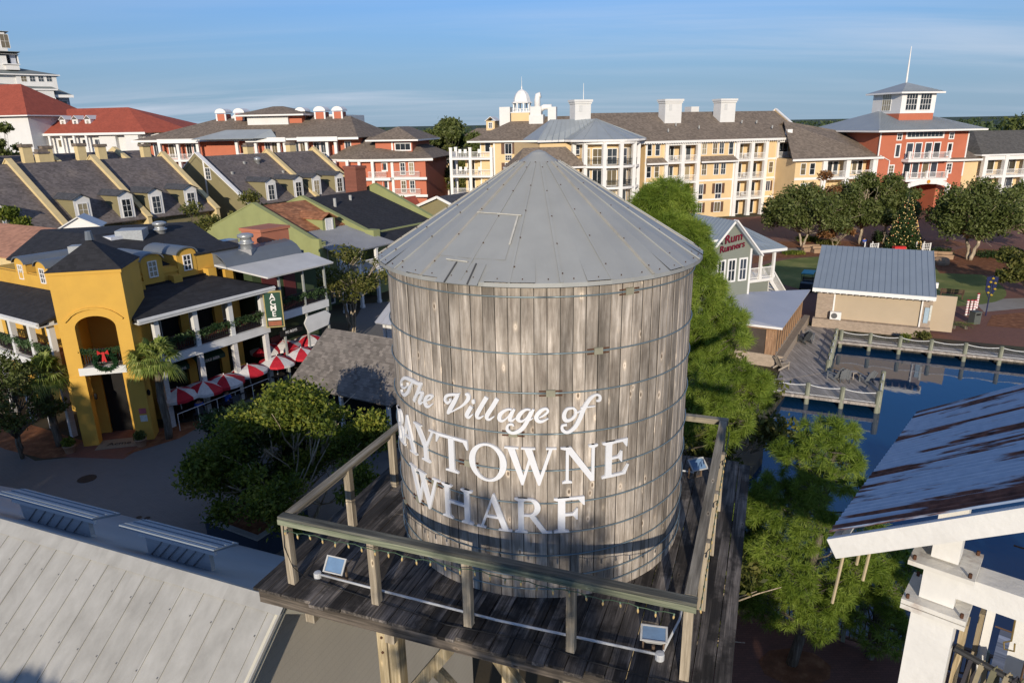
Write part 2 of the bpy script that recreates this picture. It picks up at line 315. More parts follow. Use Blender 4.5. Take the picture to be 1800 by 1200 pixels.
# ------------------------------------------------------------ water tank
DZ = CAMZ-6.03                # deck height
TC = Vector((.415, 10.0)); TR = 2.185; TH = 4.30
def tank():
    t = thing('water_tank', 'big weathered round timber water tank with white lettering and a grey cone roof', 'water tank', (TC.x, TC.y, DZ))
    # staves
    n = 88; m = MB(); uvs = []
    for i in range(n):
        a0 = 2*math.pi*i/n; a1 = 2*math.pi*(i+1)/n; g = .0016; rr = TR+rnd.uniform(-.004, .004)
        vs = []
        for a, r in ((a0+g, rr-.006), (a0+g*4, rr), (a1-g*4, rr), (a1-g, rr-.006)):
            for z in (.0+rnd.uniform(-.01, .02)*0, TH): vs.append((r*math.sin(a), -r*math.cos(a), z))
        b = len(m.v)
        m.add(vs, [(0, 2, 3, 1), (2, 4, 5, 3), (4, 6, 7, 5)])
        s0 = .1575*i; 
        for (k, uu) in ((0, (.01, .03)), (1, (.03, .127)), (2, (.127, .147))):
            uvs += [(s0+uu[0], 0), (s0+uu[1], 0), (s0+uu[1], TH), (s0+uu[0], TH)]
    # dark core behind the gaps + floor
    w = m.build('staves', TANKW, t)
    ul = w.data.uv_layers.new(name='UVMap'); ul.data.foreach_set('uv', [c for u in uvs for c in u])
    MB().lathe([(0.02, .02), (TR-.03, .02), (TR-.03, TH-.03), (0.02, TH-.03)], 48).build('core', DARK, t)
    # hoops and turnbuckles
    lug = {4.12: 1.02, 3.43: .62, 2.93: .04, 2.39: -.42, 1.89: -1.03, 1.43: -1.62, 1.0: -2.05, .66: -2.6}
    for z in (4.12, 3.43, 2.93, 2.39, 1.89, 1.43, 1.0, .66, .34, .15):
        h = MB(); k = 96; rr = TR+.012; vs = []
        h.tube([((rr)*math.sin(2*math.pi*i/k), -(rr)*math.cos(2*math.pi*i/k), z) for i in range(k+1)], .0105, 6)
        ho = h.build('hoop', STEEL, t, True)
        if z in lug:
            a = lug[z]/TR
            def at(s, dz, r): return ((TR+r)*math.sin(a+s/TR), -(TR+r)*math.cos(a+s/TR), z+dz)
            l = MB()
            l.add([at(-.055, -.045, .005), at(.055, -.045, .005), at(.055, .045, .005), at(-.055, .045, .005), at(-.055, -.04, .03), at(.055, -.04, .03), at(.055, .04, .03), at(-.055, .04, .03)],
                  [(4, 5, 6, 7), (0, 1, 5, 4), (1, 2, 6, 5), (2, 3, 7, 6), (3, 0, 4, 7)])
            l.build('lug', flat('lug_paint', (.27, .26, .19), .7), ho)
            b = MB()
            for dz in (-.028, .028): b.tube([at(-.14, dz, .018), at(.14, dz, .018)], .009, 6)
            b.build('bolt_pair', RUST, ho)
    # roof: 24 metal gores
    rz0, rz1, R0, R1 = 16-1.725-DZ, 16-.375-DZ-.12, 2.30, .30
    apex = rz1+.12
    def cone(r, k=0.): return rz0+(rz1-rz0)*(R0-r)/(R0-R1)+k
    G_ = 24; r = MB()
    off = R_(4)
    for i in range(G_):
        a0 = off+2*math.pi*i/G_; a1 = off+2*math.pi*(i+1)/G_
        nn = 6
        for j in range(2):
            b0 = a0+(a1-a0)*j/2; b1 = a0+(a1-a0)*(j+1)/2
            for q in range(nn):
                r0 = R0+(R1-R0)*q/nn; r1 = R0+(R1-R0)*(q+1)/nn
                def pt(rr, b): 
                    wob = .006*math.sin(i*2.3+q*1.7+j)
                    if q in (0,) and rr == R0: wob = .012*math.sin(i*3.1+j*2)
                    return (rr*math.sin(b), -rr*math.cos(b), cone(rr)+(0 if rr != R0 else wob))
                r.add([pt(r0, b0), pt(r0, b1), pt(r1, b1), pt(r1, b0)], [(0, 1, 2, 3)])
    # rim drop
    for i in range(48):
        b0 = off+2*math.pi*i/48; b1 = off+2*math.pi*(i+1)/48
        r.add([(R0*math.sin(b0), -R0*math.cos(b0), rz0-.05), (R0*math.sin(b1), -R0*math.cos(b1), rz0-.05), (R0*math.sin(b1), -R0*math.cos(b1), rz0), (R0*math.sin(b0), -R0*math.cos(b0), rz0)], [(0, 1, 2, 3)])
        r.add([(R0*math.sin(b1), -R0*math.cos(b1), rz0-.05), (R0*math.sin(b0), -R0*math.cos(b0), rz0-.05), (1.9*math.sin(b0), -1.9*math.cos(b0), rz0-.01), (1.9*math.sin(b1), -1.9*math.cos(b1), rz0-.01)], [(0, 1, 2, 3)])
    ro = r.build('roof', GALV, t)
    for i in range(G_):
        a = off+2*math.pi*i/G_; s = MB()
        s.beam((R0*math.sin(a), -R0*math.cos(a), cone(R0)+.006), (R1*math.sin(a), -R1*math.cos(a), cone(R1)+.006), .028 if i % 3 else .036, .016)
        s.build('seam', SEAL if (i+1) % 8 in (0, 1, 2, 3, 6) and i not in (0, 1, 23, 22) else GALV, ro)
    sc = MB()
    for i in range(G_):
        a = off+2*math.pi*i/G_
        for q in range(5):
            rr = R0-.12-q*.44-.1*(i % 2); sc.lathe([(0.001, .024), (.009, .02), (.009, .008)], 6, (rr*math.sin(a+.012), -rr*math.cos(a+.012), cone(rr)))
    for q in range(48):
        a = off+2*math.pi*(q+.5)/48; sc.lathe([(0.001, .018), (.007, .014), (.007, .0)], 6, ((R0-.05)*math.sin(a), -(R0-.05)*math.cos(a), cone(R0-.05)))
    sc.build('screws', flat('screw_rust', (.07, .035, .02), .8), ro)
    # patches
    def patch(s0, s1, r0, r1, k=.01):
        p = MB(); a0, a1 = s0, s1
        P = [(r0*math.sin(a0), -r0*math.cos(a0), cone(r0, k)), (r0*math.sin(a1), -r0*math.cos(a1), cone(r0, k)), (r1*math.sin(a1), -r1*math.cos(a1), cone(r1, k)), (r1*math.sin(a0), -r1*math.cos(a0), cone(r1, k))]
        am = (a0+a1)/2; P = [P[0], (r0*math.sin(am), -r0*math.cos(am), cone(r0, k)), P[1], P[2], (r1*math.sin(am), -r1*math.cos(am), cone(r1, k)), P[3]]
        p.add(P, [(0, 1, 4, 5), (1, 2, 3, 4)]); return p.build('patch', GALV, ro)
    patch(R_(-41), R_(-14), 1.98, 1.27); patch(R_(-34), R_(-20), 2.36, 2.05)
    e = MB(); k = .016
    def cpt(s, rr): return (rr*math.sin(R_(s)), -rr*math.cos(R_(s)), cone(rr, k))
    e.beam(cpt(-41, 1.26), cpt(-27, 1.26), .03, .012); e.beam(cpt(-27, 1.26), cpt(-12, 1.28), .03, .012); e.beam(cpt(-14, 1.30), cpt(-14, 1.75), .022, .012)
    e.beam(cpt(-36, 2.03), cpt(-27, 2.04), .02, .012)
    e.build('sealant', flat('sealant_bead', (.5, .48, .42), .8), ro)
    e = MB(); e.beam(cpt(-31, 2.06), cpt(-30.5, 2.36), .016, .014); e.beam(cpt(-23.5, 2.06), cpt(-23, 2.36), .016, .014); e.build('patch_seam', flat('seam_shade', (.08, .08, .08), .7), ro)
    # cap
    MB().lathe([(.355, rz1-.075), (.35, rz1-.045), (.23, rz1+.035), (.13, rz1+.10), (.10, rz1+.125), (.03, rz1+.15), (.001, rz1+.155)], 24).build('roof_cap', GALV, ro)
    return t
TANK = tank()
# ---- lettering, laid on the staves
def wrap(s, z, r): a = (s+.06)/TR; return ((TR+r)*math.sin(a), -(TR+r)*math.cos(a), z)
def plate(polys, name='letter'):
    """polys: list of (outline, holes) in arc/height metres -> thick plates on the cylinder"""
    m = MB()
    for k, loops in enumerate(polys):
        f0 = .036+.0009*k; b0 = .006
        loops = [[Vector((p[0], p[1], 0)) for p in lp] for lp in loops]
        tris = tessellate_polygon(loops); flatp = [p for lp in loops for p in lp]
        o = len(m.v); n = len(flatp)
        m.v += [wrap(p.x, p.y, f0) for p in flatp]+[wrap(p.x, p.y, b0) for p in flatp]
        for a, b, c in tris:
            A, B, C = flatp[a], flatp[b], flatp[c]
            if (B-A).cross(C-A).z < 0: a, c = c, a
            m.f.append((o+a, o+b, o+c))
        i0 = 0
        for li, lp in enumerate(loops):
            ar = sum(lp[i].x*lp[(i+1) % len(lp)].y-lp[(i+1) % len(lp)].x*lp[i].y for i in range(len(lp)))
            for i in range(len(lp)):
                a, b = i0+i, i0+(i+1) % len(lp)
                if (ar < 0) != (li > 0): a, b = b, a
                m.f.append((o+n+a, o+n+b, o+b, o+a))
            i0 += len(lp)
    return m.build(name, PLATE, TANK)
def rect(x0, y0, x1, y1): return [[(x0, y0), (x1, y0), (x1, y1), (x0, y1)]]
def stem(x0, x1, y0=0, y1=1, sl=.09, sh=.045, bot=True, top=True):
    out = [rect(x0, y0, x1, y1)]
    if bot: out.append([[(x0-sl, y0), (x1+sl, y0), (x1+sl, y0+sh), (x1+.02, y0+sh*1.7), (x0-.02, y0+sh*1.7), (x0-sl, y0+sh)]])
    if top: out.append([[(x0-sl, y1-sh), (x0-.02, y1-sh*1.7), (x1+.02, y1-sh*1.7), (x1+sl, y1-sh), (x1+sl, y1), (x0-sl, y1)]])
    return out
def arc(cx, cy, rx, ry, a0, a1, n=18): return [(cx+rx*math.cos(R_(a0+(a1-a0)*i/n)), cy+ry*math.sin(R_(a0+(a1-a0)*i/n))) for i in range(n+1)]
def glyph(ch):
    q = []
    if ch == 'T':
        q = stem(.40, .56, 0, .97, top=False, sl=.11); q.append([[(.02, 1.0), (.0, .74), (.035, .74), (.13, .93), (.83, .93), (.92, .74), (.955, .74), (.94, 1.0)]])
    elif ch == 'E':
        q = stem(.12, .28); q += [[[(.28, 1.0), (.28, .935), (.56, .935), (.66, .78), (.69, .78), (.70, 1.0)]], [[(.28, 0), (.66, 0), (.76, .25), (.73, .26), (.60, .07), (.28, .07)]], [[(.28, .50), (.45, .50), (.53, .38), (.555, .38), (.555, .68), (.53, .68), (.45, .565), (.28, .565)]]]
    elif ch == 'F':
        q = stem(.12, .28); q += [[[(.28, 1.0), (.28, .935), (.56, .935), (.68, .76), (.71, .76), (.70, 1.0)]], [[(.28, .48), (.45, .48), (.53, .36), (.555, .36), (.555, .68), (.53, .68), (.45, .55), (.28, .55)]]]
    elif ch == 'H':
        q = stem(.12, .27)+stem(.72, .87)+[rect(.27, .48, .72, .555)]
    elif ch == 'N':
        q = stem(.14, .22, 0, 1, top=False)+stem(.84, .92, 0, 1, bot=False)+[[[(.0, 1.0), (.0, .96), (.14, .92), (.82, 0), (.92, 0), (.92, .12), (.28, 1.0)]]]
    elif ch == 'W':
        q = [[[(.05, .97), (.38, -.03), (.43, -.03), (.60, .60), (.56, .72), (.43, .24), (.23, .97)]], [[(.46, .97), (.78, -.03), (.83, -.03), (1.13, .97), (1.05, .97), (.835, .26), (.64, .97)]]]
        for a, b in ((-.02, .32), (.38, .72), (.97, 1.22)): q.append(rect(a, .955, b, 1.0))
    elif ch == 'A':
        q = [[[(.08, .0), (.47, 1.04), (.52, 1.04), (.92, 0), (.74, 0), (.44, .80), (.16, 0)]], rect(.24, .33, .66, .40), rect(-.02, 0, .25, .045), rect(.62, 0, 1.0, .045)]
    elif ch == 'Y':
        q = stem(.40, .56, 0, .46, top=False, sl=.10)+[[[(.02, .97), (.40, .42), (.56, .42), (.86, .97), (.78, .97), (.52, .52), (.22, .97)]], rect(-.04, .955, .33, 1.0), rect(.68, .955, .96, 1.0)]
    elif ch == 'O':
        q = [[arc(.5, .5, .5, .53, 0, 350, 35), arc(.5, .5, .335, .47, 0, 350, 35)]]
    elif ch == 'R':
        q = stem(.12, .27)
        q.append([[(.27, 1.0), (.42, 1.0)]+arc(.42, .74, .28, .26, 90, -90)+[(.27, .48), (.27, .54)]+[(.40, .54)]+arc(.40, .74, .145, .20, -90, 90)[0:]+[(.27, .94)]])
        q.append([[(.40, .50), (.56, .50), (.86, .05), (1.0, .045), (1.0, 0), (.74, 0)]])
    elif ch == 'B':
        q = stem(.12, .27)
        q.append([[(.27, 1.0), (.40, 1.0)]+arc(.40, .765, .24, .235, 90, -90)+[(.27, .53), (.27, .58)]+[(.39, .58)]+arc(.39, .765, .12, .185, -90, 90)+[(.27, .95)]])
        q.append([[(.27, .53), (.42, .53)]+arc(.42, .265, .29, .265, 90, -90)+[(.27, 0), (.27, .055)]+[(.41, .055)]+arc(.41, .265, .15, .21, -90, 90)+[(.27, .475)]])
    return q
def put(ch, s0, w, z0, h, gw=1.0):
    plate([[[(s0+p[0]*w/gw, z0+p[1]*h) for p in lp] for lp in poly] for poly in glyph(ch)])
for ch, s0, w, gw in (('B', -2.75, .30, .72), ('A', -2.54, .49, .98), ('Y', -2.06, .45, .92), ('T', -1.60, .515, .95), ('O', -1.07, .505, 1.), ('W', -.58, .62, 1.2), ('N', .10, .46, .98), ('E', .62, .41, .76)):
    put(ch, s0, w, 1.715, .50, gw)
for ch, s0, w, gw in (('W', -2.28, .70, 1.2), ('H', -1.55, .53, 1.0), ('A', -.98, .46, .98), ('R', -.49, .49, 1.0), ('F', .00, .42, .72)):
    put(ch, s0, w, 1.01, .50, gw)
def stroke(pts, n=5):
    """pts: (s, z, width) -> outline polygon of a brush stroke"""
    P = [Vector(p) for p in pts]; out = []
    Q = [P[0]*2-P[1]]+P+[P[-1]*2-P[-2]]
    C = []
    for i in range(1, len(Q)-2):
        for k in range(n):
            t = k/n; a, b, c, d = Q[i-1], Q[i], Q[i+1], Q[i+2]
            C.append(.5*((2*b)+(c-a)*t+(2*a-5*b+4*c-d)*t*t+(3*b-3*c+d-a)*t**3))
    C.append(P[-1]); Lf, Rt = [], []
    for i, c in enumerate(C):
        d = (C[min(i+1, len(C)-1)]-C[max(i-1, 0)]); d.z = 0; d.normalize(); nn = Vector((-d.y, d.x, 0)); w = max(c.z, .006)/2
        Lf.append((c.x+nn.x*w, c.y+nn.y*w)); Rt.append((c.x-nn.x*w, c.y-nn.y*w))
    return Lf, Rt
def brush(strokes):
    m = MB()
    for k, st in enumerate(strokes):
        Lf, Rt = stroke(st); f0 = .034+.0012*k; n = len(Lf); o = len(m.v)
        m.v += [wrap(*p, f0) for p in Lf]+[wrap(*p, f0) for p in Rt]+[wrap(*p, .006) for p in Lf]+[wrap(*p, .006) for p in Rt]
        for i in range(n-1):
            m.f += [(o+i, o+n+i, o+n+i+1, o+i+1), (o+i, o+i+1, o+2*n+i+1, o+2*n+i), (o+n+i+1, o+n+i, o+3*n+i, o+3*n+i+1)]
        m.f += [(o, o+2*n, o+3*n, o+n), (o+n-1, o+2*n-1, o+4*n-1, o+3*n-1)]
    return m.build('letter', PLATE, TANK)
SCRIPT = [[[(-2.041,2.795,0.02),(-2.139,2.678,0.05),(-2.208,2.59,0.055),(-2.322,2.519,0.045),(-2.426,2.517,0.035),(-2.449,2.559,0.045)],[(-2.211,2.737,0.015),(-2.206,2.69,0.02),(-2.305,2.625,0.03),(-2.422,2.619,0.03),(-2.408,2.691,0.035),(-2.265,2.786,0.045),(-2.101,2.809,0.05),(-1.916,2.809,0.045),(-1.837,2.831,0.02)]],[[(-1.845,2.829,0.05),(-1.929,2.688,0.05),(-2.043,2.523,0.05)],[(-1.996,2.581,0.015),(-1.903,2.679,0.03),(-1.833,2.699,0.04),(-1.855,2.634,0.05),(-1.907,2.554,0.05),(-1.882,2.535,0.035),(-1.81,2.583,0.012)]],[[(-1.775,2.604,0.012),(-1.679,2.652,0.025),(-1.632,2.701,0.03),(-1.667,2.713,0.03),(-1.739,2.667,0.045),(-1.785,2.59,0.05),(-1.766,2.542,0.05),(-1.703,2.544,0.03),(-1.632,2.601,0.012)]],[[(-1.332,2.747,0.015),(-1.321,2.718,0.03),(-1.367,2.677,0.035),(-1.408,2.709,0.035),(-1.373,2.774,0.04),(-1.287,2.808,0.035),(-1.216,2.822,0.03),(-1.17,2.846,0.012)],[(-1.193,2.826,0.04),(-1.269,2.699,0.06),(-1.348,2.567,0.055),(-1.375,2.529,0.02)],[(-1.369,2.531,0.015),(-1.249,2.61,0.02),(-1.131,2.695,0.03),(-1.051,2.791,0.05),(-1.054,2.846,0.05),(-1.092,2.85,0.025)]],[[(-1.004,2.767,0.04),(-0.982,2.767,0.062),(-0.962,2.768,0.04)],[(-1.012,2.697,0.05),(-1.064,2.606,0.055),(-1.082,2.561,0.05),(-1.05,2.546,0.035),(-0.994,2.598,0.012)]],[[(-0.802,2.849,0.055),(-0.865,2.74,0.055),(-0.931,2.618,0.055),(-0.938,2.566,0.04),(-0.902,2.562,0.03),(-0.849,2.6,0.012)]],[[(-0.666,2.845,0.055),(-0.726,2.738,0.055),(-0.799,2.618,0.055),(-0.805,2.566,0.04),(-0.77,2.561,0.03),(-0.71,2.609,0.012)]],[[(-0.489,2.717,0.02),(-0.553,2.71,0.03),(-0.629,2.649,0.05),(-0.646,2.579,0.05),(-0.609,2.557,0.03),(-0.544,2.611,0.018),(-0.49,2.695,0.02)],[(-0.457,2.725,0.03),(-0.496,2.649,0.045),(-0.517,2.585,0.045),(-0.492,2.571,0.03),(-0.443,2.608,0.012)]],[[(-0.262,2.724,0.02),(-0.323,2.722,0.03),(-0.385,2.668,0.05),(-0.418,2.599,0.05),(-0.376,2.567,0.03),(-0.314,2.615,0.018),(-0.262,2.707,0.02)],[(-0.226,2.731,0.03),(-0.283,2.617,0.048),(-0.336,2.513,0.05),(-0.399,2.441,0.05),(-0.484,2.406,0.04),(-0.547,2.44,0.04),(-0.541,2.504,0.03),(-0.493,2.523,0.03),(-0.467,2.499,0.015)],[(-0.304,2.571,0.01),(-0.268,2.589,0.014),(-0.232,2.618,0.01)]],[[(-0.161,2.62,0.012),(-0.1,2.654,0.025),(-0.053,2.704,0.03),(-0.079,2.738,0.03),(-0.14,2.71,0.045),(-0.191,2.642,0.05),(-0.181,2.586,0.05),(-0.13,2.57,0.035),(-0.048,2.609,0.012)]],[[(0.243,2.732,0.025),(0.176,2.719,0.035),(0.141,2.648,0.05),(0.157,2.58,0.05),(0.219,2.577,0.035),(0.275,2.629,0.035),(0.28,2.696,0.035),(0.248,2.737,0.025)],[(0.275,2.696,0.014),(0.311,2.669,0.018),(0.373,2.711,0.012)]],[[(0.543,2.793,0.02),(0.587,2.799,0.035),(0.585,2.855,0.03),(0.531,2.873,0.03),(0.457,2.825,0.045),(0.384,2.71,0.055),(0.333,2.579,0.055),(0.272,2.471,0.05),(0.188,2.414,0.04),(0.126,2.446,0.04),(0.121,2.503,0.03),(0.177,2.517,0.03)],[(0.342,2.725,0.015),(0.437,2.727,0.018),(0.528,2.728,0.012)]]]
for g in SCRIPT: brush(g)
# ------------------------------------------------------------ platform of the water tower
PO = (-3.1, 8.25); PR = R_(-20.5)
RU, RV = 5.33, 5.1            # rail rectangle
def pl(u, v): c, s = math.cos(PR), math.sin(PR); return Vector((PO[0]+u*c-v*s, PO[1]+u*s+v*c, 0))
def platform():
    t = thing('tower_platform', 'weathered plank platform on timber legs that carries the round water tank', 'platform', (PO[0], PO[1], DZ), PR)
    m = MB(); U0, U1, V0, V1 = -.46, 5.85, -.30, 5.65; w = .235; u = U0; i = 0
    while u < U1-.02:
        ww = min(w, U1-u)-.012
        cuts = [V0+rnd.uniform(-.05, .04), V1+rnd.uniform(-.06, .04)]
        if rnd.random() < .7: cuts.insert(1, rnd.uniform(.6, 4.6))
        for a, b in zip(cuts[:-1], cuts[1:]):
            dz = rnd.uniform(-.006, .006)
            m.box(u, a+.003, -.045+dz, u+ww, b-.003, dz)
        u += w; i += 1
    m.build('planks', DECKW, t)
    j = MB()
    for v in (-.22, .55, 1.6, 2.6, 3.6, 4.6, 5.55): j.box(U0+.06, v-.03, -.24, U1-.06, v+.03, -.047)
    j.build('joists', woodmat('joist_wood', (.04, .035, .03), (.12, .10, .08), (.24, .20, .16), axis=0), t)
    b = MB()
    for u in (.3, 1.55, 4.0, 5.2): b.box(u-.07, -.12, -.50, u+.07, 5.5, -.242)
    b.build('beams', POSTW, t)
    LEG = woodmat('leg_wood', (.20, .15, .08), (.40, .32, .19), (.60, .50, .33), axis=2, contrast=.7)
    for u in (1.30, 3.95):
        for v in (.30, 4.9):
            g = MB()
            g.box(u-.16, v-.1, -DZ, u-.012, v+.1, -.50); g.box(u+.012, v-.1, -DZ, u+.17, v+.1, -.50); g.build('leg', LEG, t)
            for s, v2 in ((1, 0),):
                q = MB(); q.beam((u+.22, v-.02, -1.75), (u+1.05, v-.02, -.52), .12, .17) if u < 3 else q.beam((u-.25, v-.02, -1.75), (u-1.1, v-.02, -.52), .12, .17); q.build('brace', LEG, t)
            bl = MB()
            for z in (-.75, -1.0, -1.7): bl.tube([(u-.08, v-.115, z), (u-.08, v-.1, z)], .02, 8)
            bl.build('bolts', RUST, t)
    q = MB(); q.beam((1.9, .30, -3.2), (4.0, .30, -1.2), .1, .16); q.beam((1.9, .38, -1.2), (4.0, .38, -3.2), .1, .16); q.build('cross_brace', LEG, t)
    # railing
    H = 1.06
    def post(u, v):
        p = MB(); k = .052
        p.box(u-k, v-k, 0, u+k, v+k, H-.05); p.build('railing_post', POSTW, t)
    for i in range(5): post(RU*i/4, 0.0)
    for v in (1.5, 2.85, 4.1): post(0, v); 
    for v in (1.28, 2.55, 3.83): post(RU+.06, v)
    for i in range(0, 5): post(RU*i/4, RV)
    GR = woodmat('rail_green', (.07, .085, .06), (.20, .22, .15), (.36, .36, .26), axis=0, contrast=.8)
    GRC = woodmat('rail_cap_dark', (.035, .035, .03), (.10, .10, .085), (.20, .20, .16), axis=0, contrast=.9)
    GRy = woodmat('rail_wood_long', (.13, .115, .085), (.29, .255, .195), (.46, .41, .32), axis=1, contrast=.8)
    def rail(a, b, ax, side):
        (u0, v0), (u1, v1) = a, b
        m = MB(); m.beam((u0, v0, H-.02), (u1, v1, H-.02), .125, .036); m.build('railing_cap', GRC if ax == 0 and v0 == 0 else (RAILW if ax == 0 else GRy), t)
        m = MB(); du, dv = side; m.beam((u0+du, v0+dv, H-.078), (u1+du, v1+dv, H-.078), .034, .078); m.build('railing_board', GR if ax == 0 and v0 == 0 else (RAILW if ax == 0 else GRy), t)
    rail((-.08, 0), (RU+.08, 0), 0, (0, -.058)); rail((0, .077), (0, RV-.077), 1, (-.0, 0)); rail((RU, .077), (RU, RV-.077), 1, (-.0, 0)); rail((-.08, RV), (RU+.08, RV), 0, (0, -.0))
    return t
PLAT = platform()
def plw(u, v, z=0.): p = pl(u, v); return Vector((p.x, p.y, DZ+z))
# string of lights under the railing
def strings():
    t = thing('string_lights', 'string of small amber bulbs on a green cable along the front platform railing', 'string lights', plw(0, -.1, .98), PR, 'strings of bulbs on the platform railing')
    t2 = thing('string_lights', 'string of small amber bulbs along the right platform railing', 'string lights', plw(RU, 0, .98), PR, 'strings of bulbs on the platform railing')
    CAB = flat('green_cable', (.05, .09, .05), .6); BUL = flat('amber_bulb', (.55, .40, .18), .25, 0, .5); SOC = flat('bulb_socket', (.20, .28, .20), .5)
    bm = MB().lathe([(.001, -.062), (.010, -.048), (.0135, -.03), (.010, -.012), (.008, 0)], 8); sm = MB().lathe([(.009, -.005), (.010, .022), (.001, .024)], 8)
    b0 = s0 = None
    for T, n, f in ((t, 27, lambda i: (.06+.197*i, -.012, -.095-.012*math.sin(i*2.1))), (t2, 25, lambda i: (.115, .06+.2*i, -.07-.012*math.sin(i*1.7)))):
        pts = [Vector(f(i*.5)) for i in range(2*n-1)]
        for i, p in enumerate(pts): p.z += .02+(.012 if i % 2 else 0)
        MB().tube(pts, .006, 5).build('cable', CAB, T)
        for i in range(n):
            if b0 is None: b = b0 = bm.build('bulb', BUL, T, True); c = s0 = sm.build('socket', SOC, b)
            else: b = b0.copy(); COL.objects.link(b); b.parent = T; c = s0.copy(); COL.objects.link(c); c.parent = b
            b.location = f(i); b.rotation_euler = (rnd.uniform(-.15, .15), rnd.uniform(-.15, .15), 0)
strings()
def flood(name, label, p, rz, tilt, tz=0):
    t = thing(name, label, 'floodlight', p, rz, 'floodlights on the water tower platform')
    A = flat('flood_grey', (.50, .50, .48), .5); w, d = .155, .115
    m = MB()   # tray shaped housing opening upwards
    m.lathe([(.001, 0), (.09, 0), (.15, .095), (.165, .095), (.165, .11), (.14, .11), (.14, .10)], 4, a0=R_(45), a1=R_(405))
    for i, v in enumerate(m.v): m.v[i] = (v[0]*1.35, v[1]*.98, v[2])
    M_ = Matrix.Translation((0, 0, .19)) @ Matrix.Rotation(tilt, 4, 'X') @ Matrix.Rotation(tz, 4, 'Y'); m.xf(M_); m.build('housing', A, t)
    g = MB(); g.box(-.133, -.096, .092, .133, .096, .098); g.xf(M_); g.build('lens', LENS, t)
    b = MB(); b.beam((-.12, 0, .0), (-.12, 0, .21), .02, .03); b.beam((.12, 0, .0), (.12, 0, .21), .02, .03); b.beam((-.13, 0, .006), (.13, 0, .006), .05, .012); b.tube([(0, 0, 0), (0, 0, .10)], .02, 8); b.build('bracket', flat('bracket_rust', (.16, .11, .07), .7), t)
    return t
LENS = flat('flood_lens', (.16, .26, .40), .12, 0, .8)
flood('floodlight', 'white floodlight at the left corner of the platform behind the railing', plw(.55, .30, .0), PR+.0, R_(52))
flood('floodlight', 'white floodlight facing up beside the right corner post of the platform', plw(4.93, .28, .0), PR+R_(8), R_(12))
flood('floodlight', 'bright bluish floodlight at the far right corner of the platform', plw(4.95, 4.55, .15), PR+R_(40), R_(38))
def conduit():
    m = MB(); Wp = flat('white_conduit', (.55, .56, .56), .4)
    m = MB(); pts = [(.28, .20, .06), (1.5, .17, .055), (3, .14, .055), (5.0, .20, .06)]; m.tube(pts, .017, 8)
    t = thing('electric_conduit', 'pale grey electric conduit pipe running along the front of the platform floor', 'pipe', plw(0, 0, 0), PR)
    m.build('pipe', Wp, t, True)
    for p in ((.26, .20, .0), (5.02, .20, .0)): MB().lathe([(.001, .09), (.05, .085), (.055, .075), (.055, 0)], 12, p).build('junction_box', Wp, t)
    m = MB().tube([(5.04, .22, .06), (5.16, .9, .06), (5.2, 3.0, .06)], .015, 8); m.build('pipe', Wp, t, True)
    m = MB().tube([(4.95, 4.75, .12), (3.3, 4.9, .12)], .016, 8); m.build('pipe', Wp, t, True)
    c = MB(); P = [(.0, -.06, .95), (-.02, -.07, .6), (.06, -.05, .3), (.12, .1, .03), (.8, .06, .012), (1.7, -.02, .012), (2.4, -.1, .012), (3.4, -.03, .012), (4.3, -.12, .012), (5.9, -.14, .012)]
    c.tube(P, .006, 5); tag(c.build('loose_cable', flat('black_cable', (.02, .02, .02), .5), None), 'thin black cable lying along the platform edge', 'cable'); 
    o = bpy.data.objects['loose_cable']; o.location = plw(0, 0, 0); o.rotation_euler = (0, 0, PR)
conduit()
# ------------------------------------------------------------ shared building parts
E1, E2 = Vector((.87, -.49, 0)), Vector((.49, .87, 0))
PANE = glassmat('pane_glass'); PANE_W = glassmat('pane_glass_warm', (.05, .045, .03))
WHT = mat('trim_white', (.80, .78, .74), .5, .05, .8, .03)
HOTY = mat('hotel_yellow_siding', (.74, .54, .29), .7, .06, .5, .1, kind='siding', period=.16, depth=.16)
CORAL = mat('coral_siding', (.50, .155, .085), .7, .07, .5, .1, kind='siding', period=.18, depth=.16)
SHB = mat('brown_shingle', (.215, .17, .13), .9, .10, .6, .3, kind='shingle', period=.16, depth=.28)
SHD = mat('dark_shingle', (.165, .14, .13), .9, .22, .35, .3, kind='shingle', period=.14, depth=.3, col2=(.17, .14, .12))
CHAR = mat('charcoal_shingle', (.030, .030, .033), .85, .15, .8, .3, kind='shingle', period=.14, depth=.25)
REDR = mat('red_roof', (.36, .085, .05), .8, .10, .5, .15, kind='shingle', period=.2, depth=.12)
CREAM = mat('cream_stucco', (.66, .52, .27), .8, .07, 1.2, .1, dirt=.15, dirtcol=(.35, .28, .16))
OLIVE = mat('olive_siding', (.25, .215, .115), .75, .06, .8, .1, kind='siding', period=.2, depth=.18)
GREENW = mat('sage_stucco', (.30, .32, .135), .8, .08, .8, .1, dirt=.25, dirtcol=(.16, .18, .10))
BRICK = mat('red_brick', (.24, .09, .06), .85, .2, 4, .3, kind='brick', period=.25, stretch=(1, 1, 2))
MGREY = mat('grey_seam_metal', (.33, .36, .37), .5, .08, .5, .05, metal=.1, spec=.4)
SHUT = flat('brown_shutter', (.13, .07, .045), .6)
WSH = mat('white_siding', (.70, .69, .66), .6, .05, .5, .1, kind='siding', period=.25, depth=.10)
_WC = {}
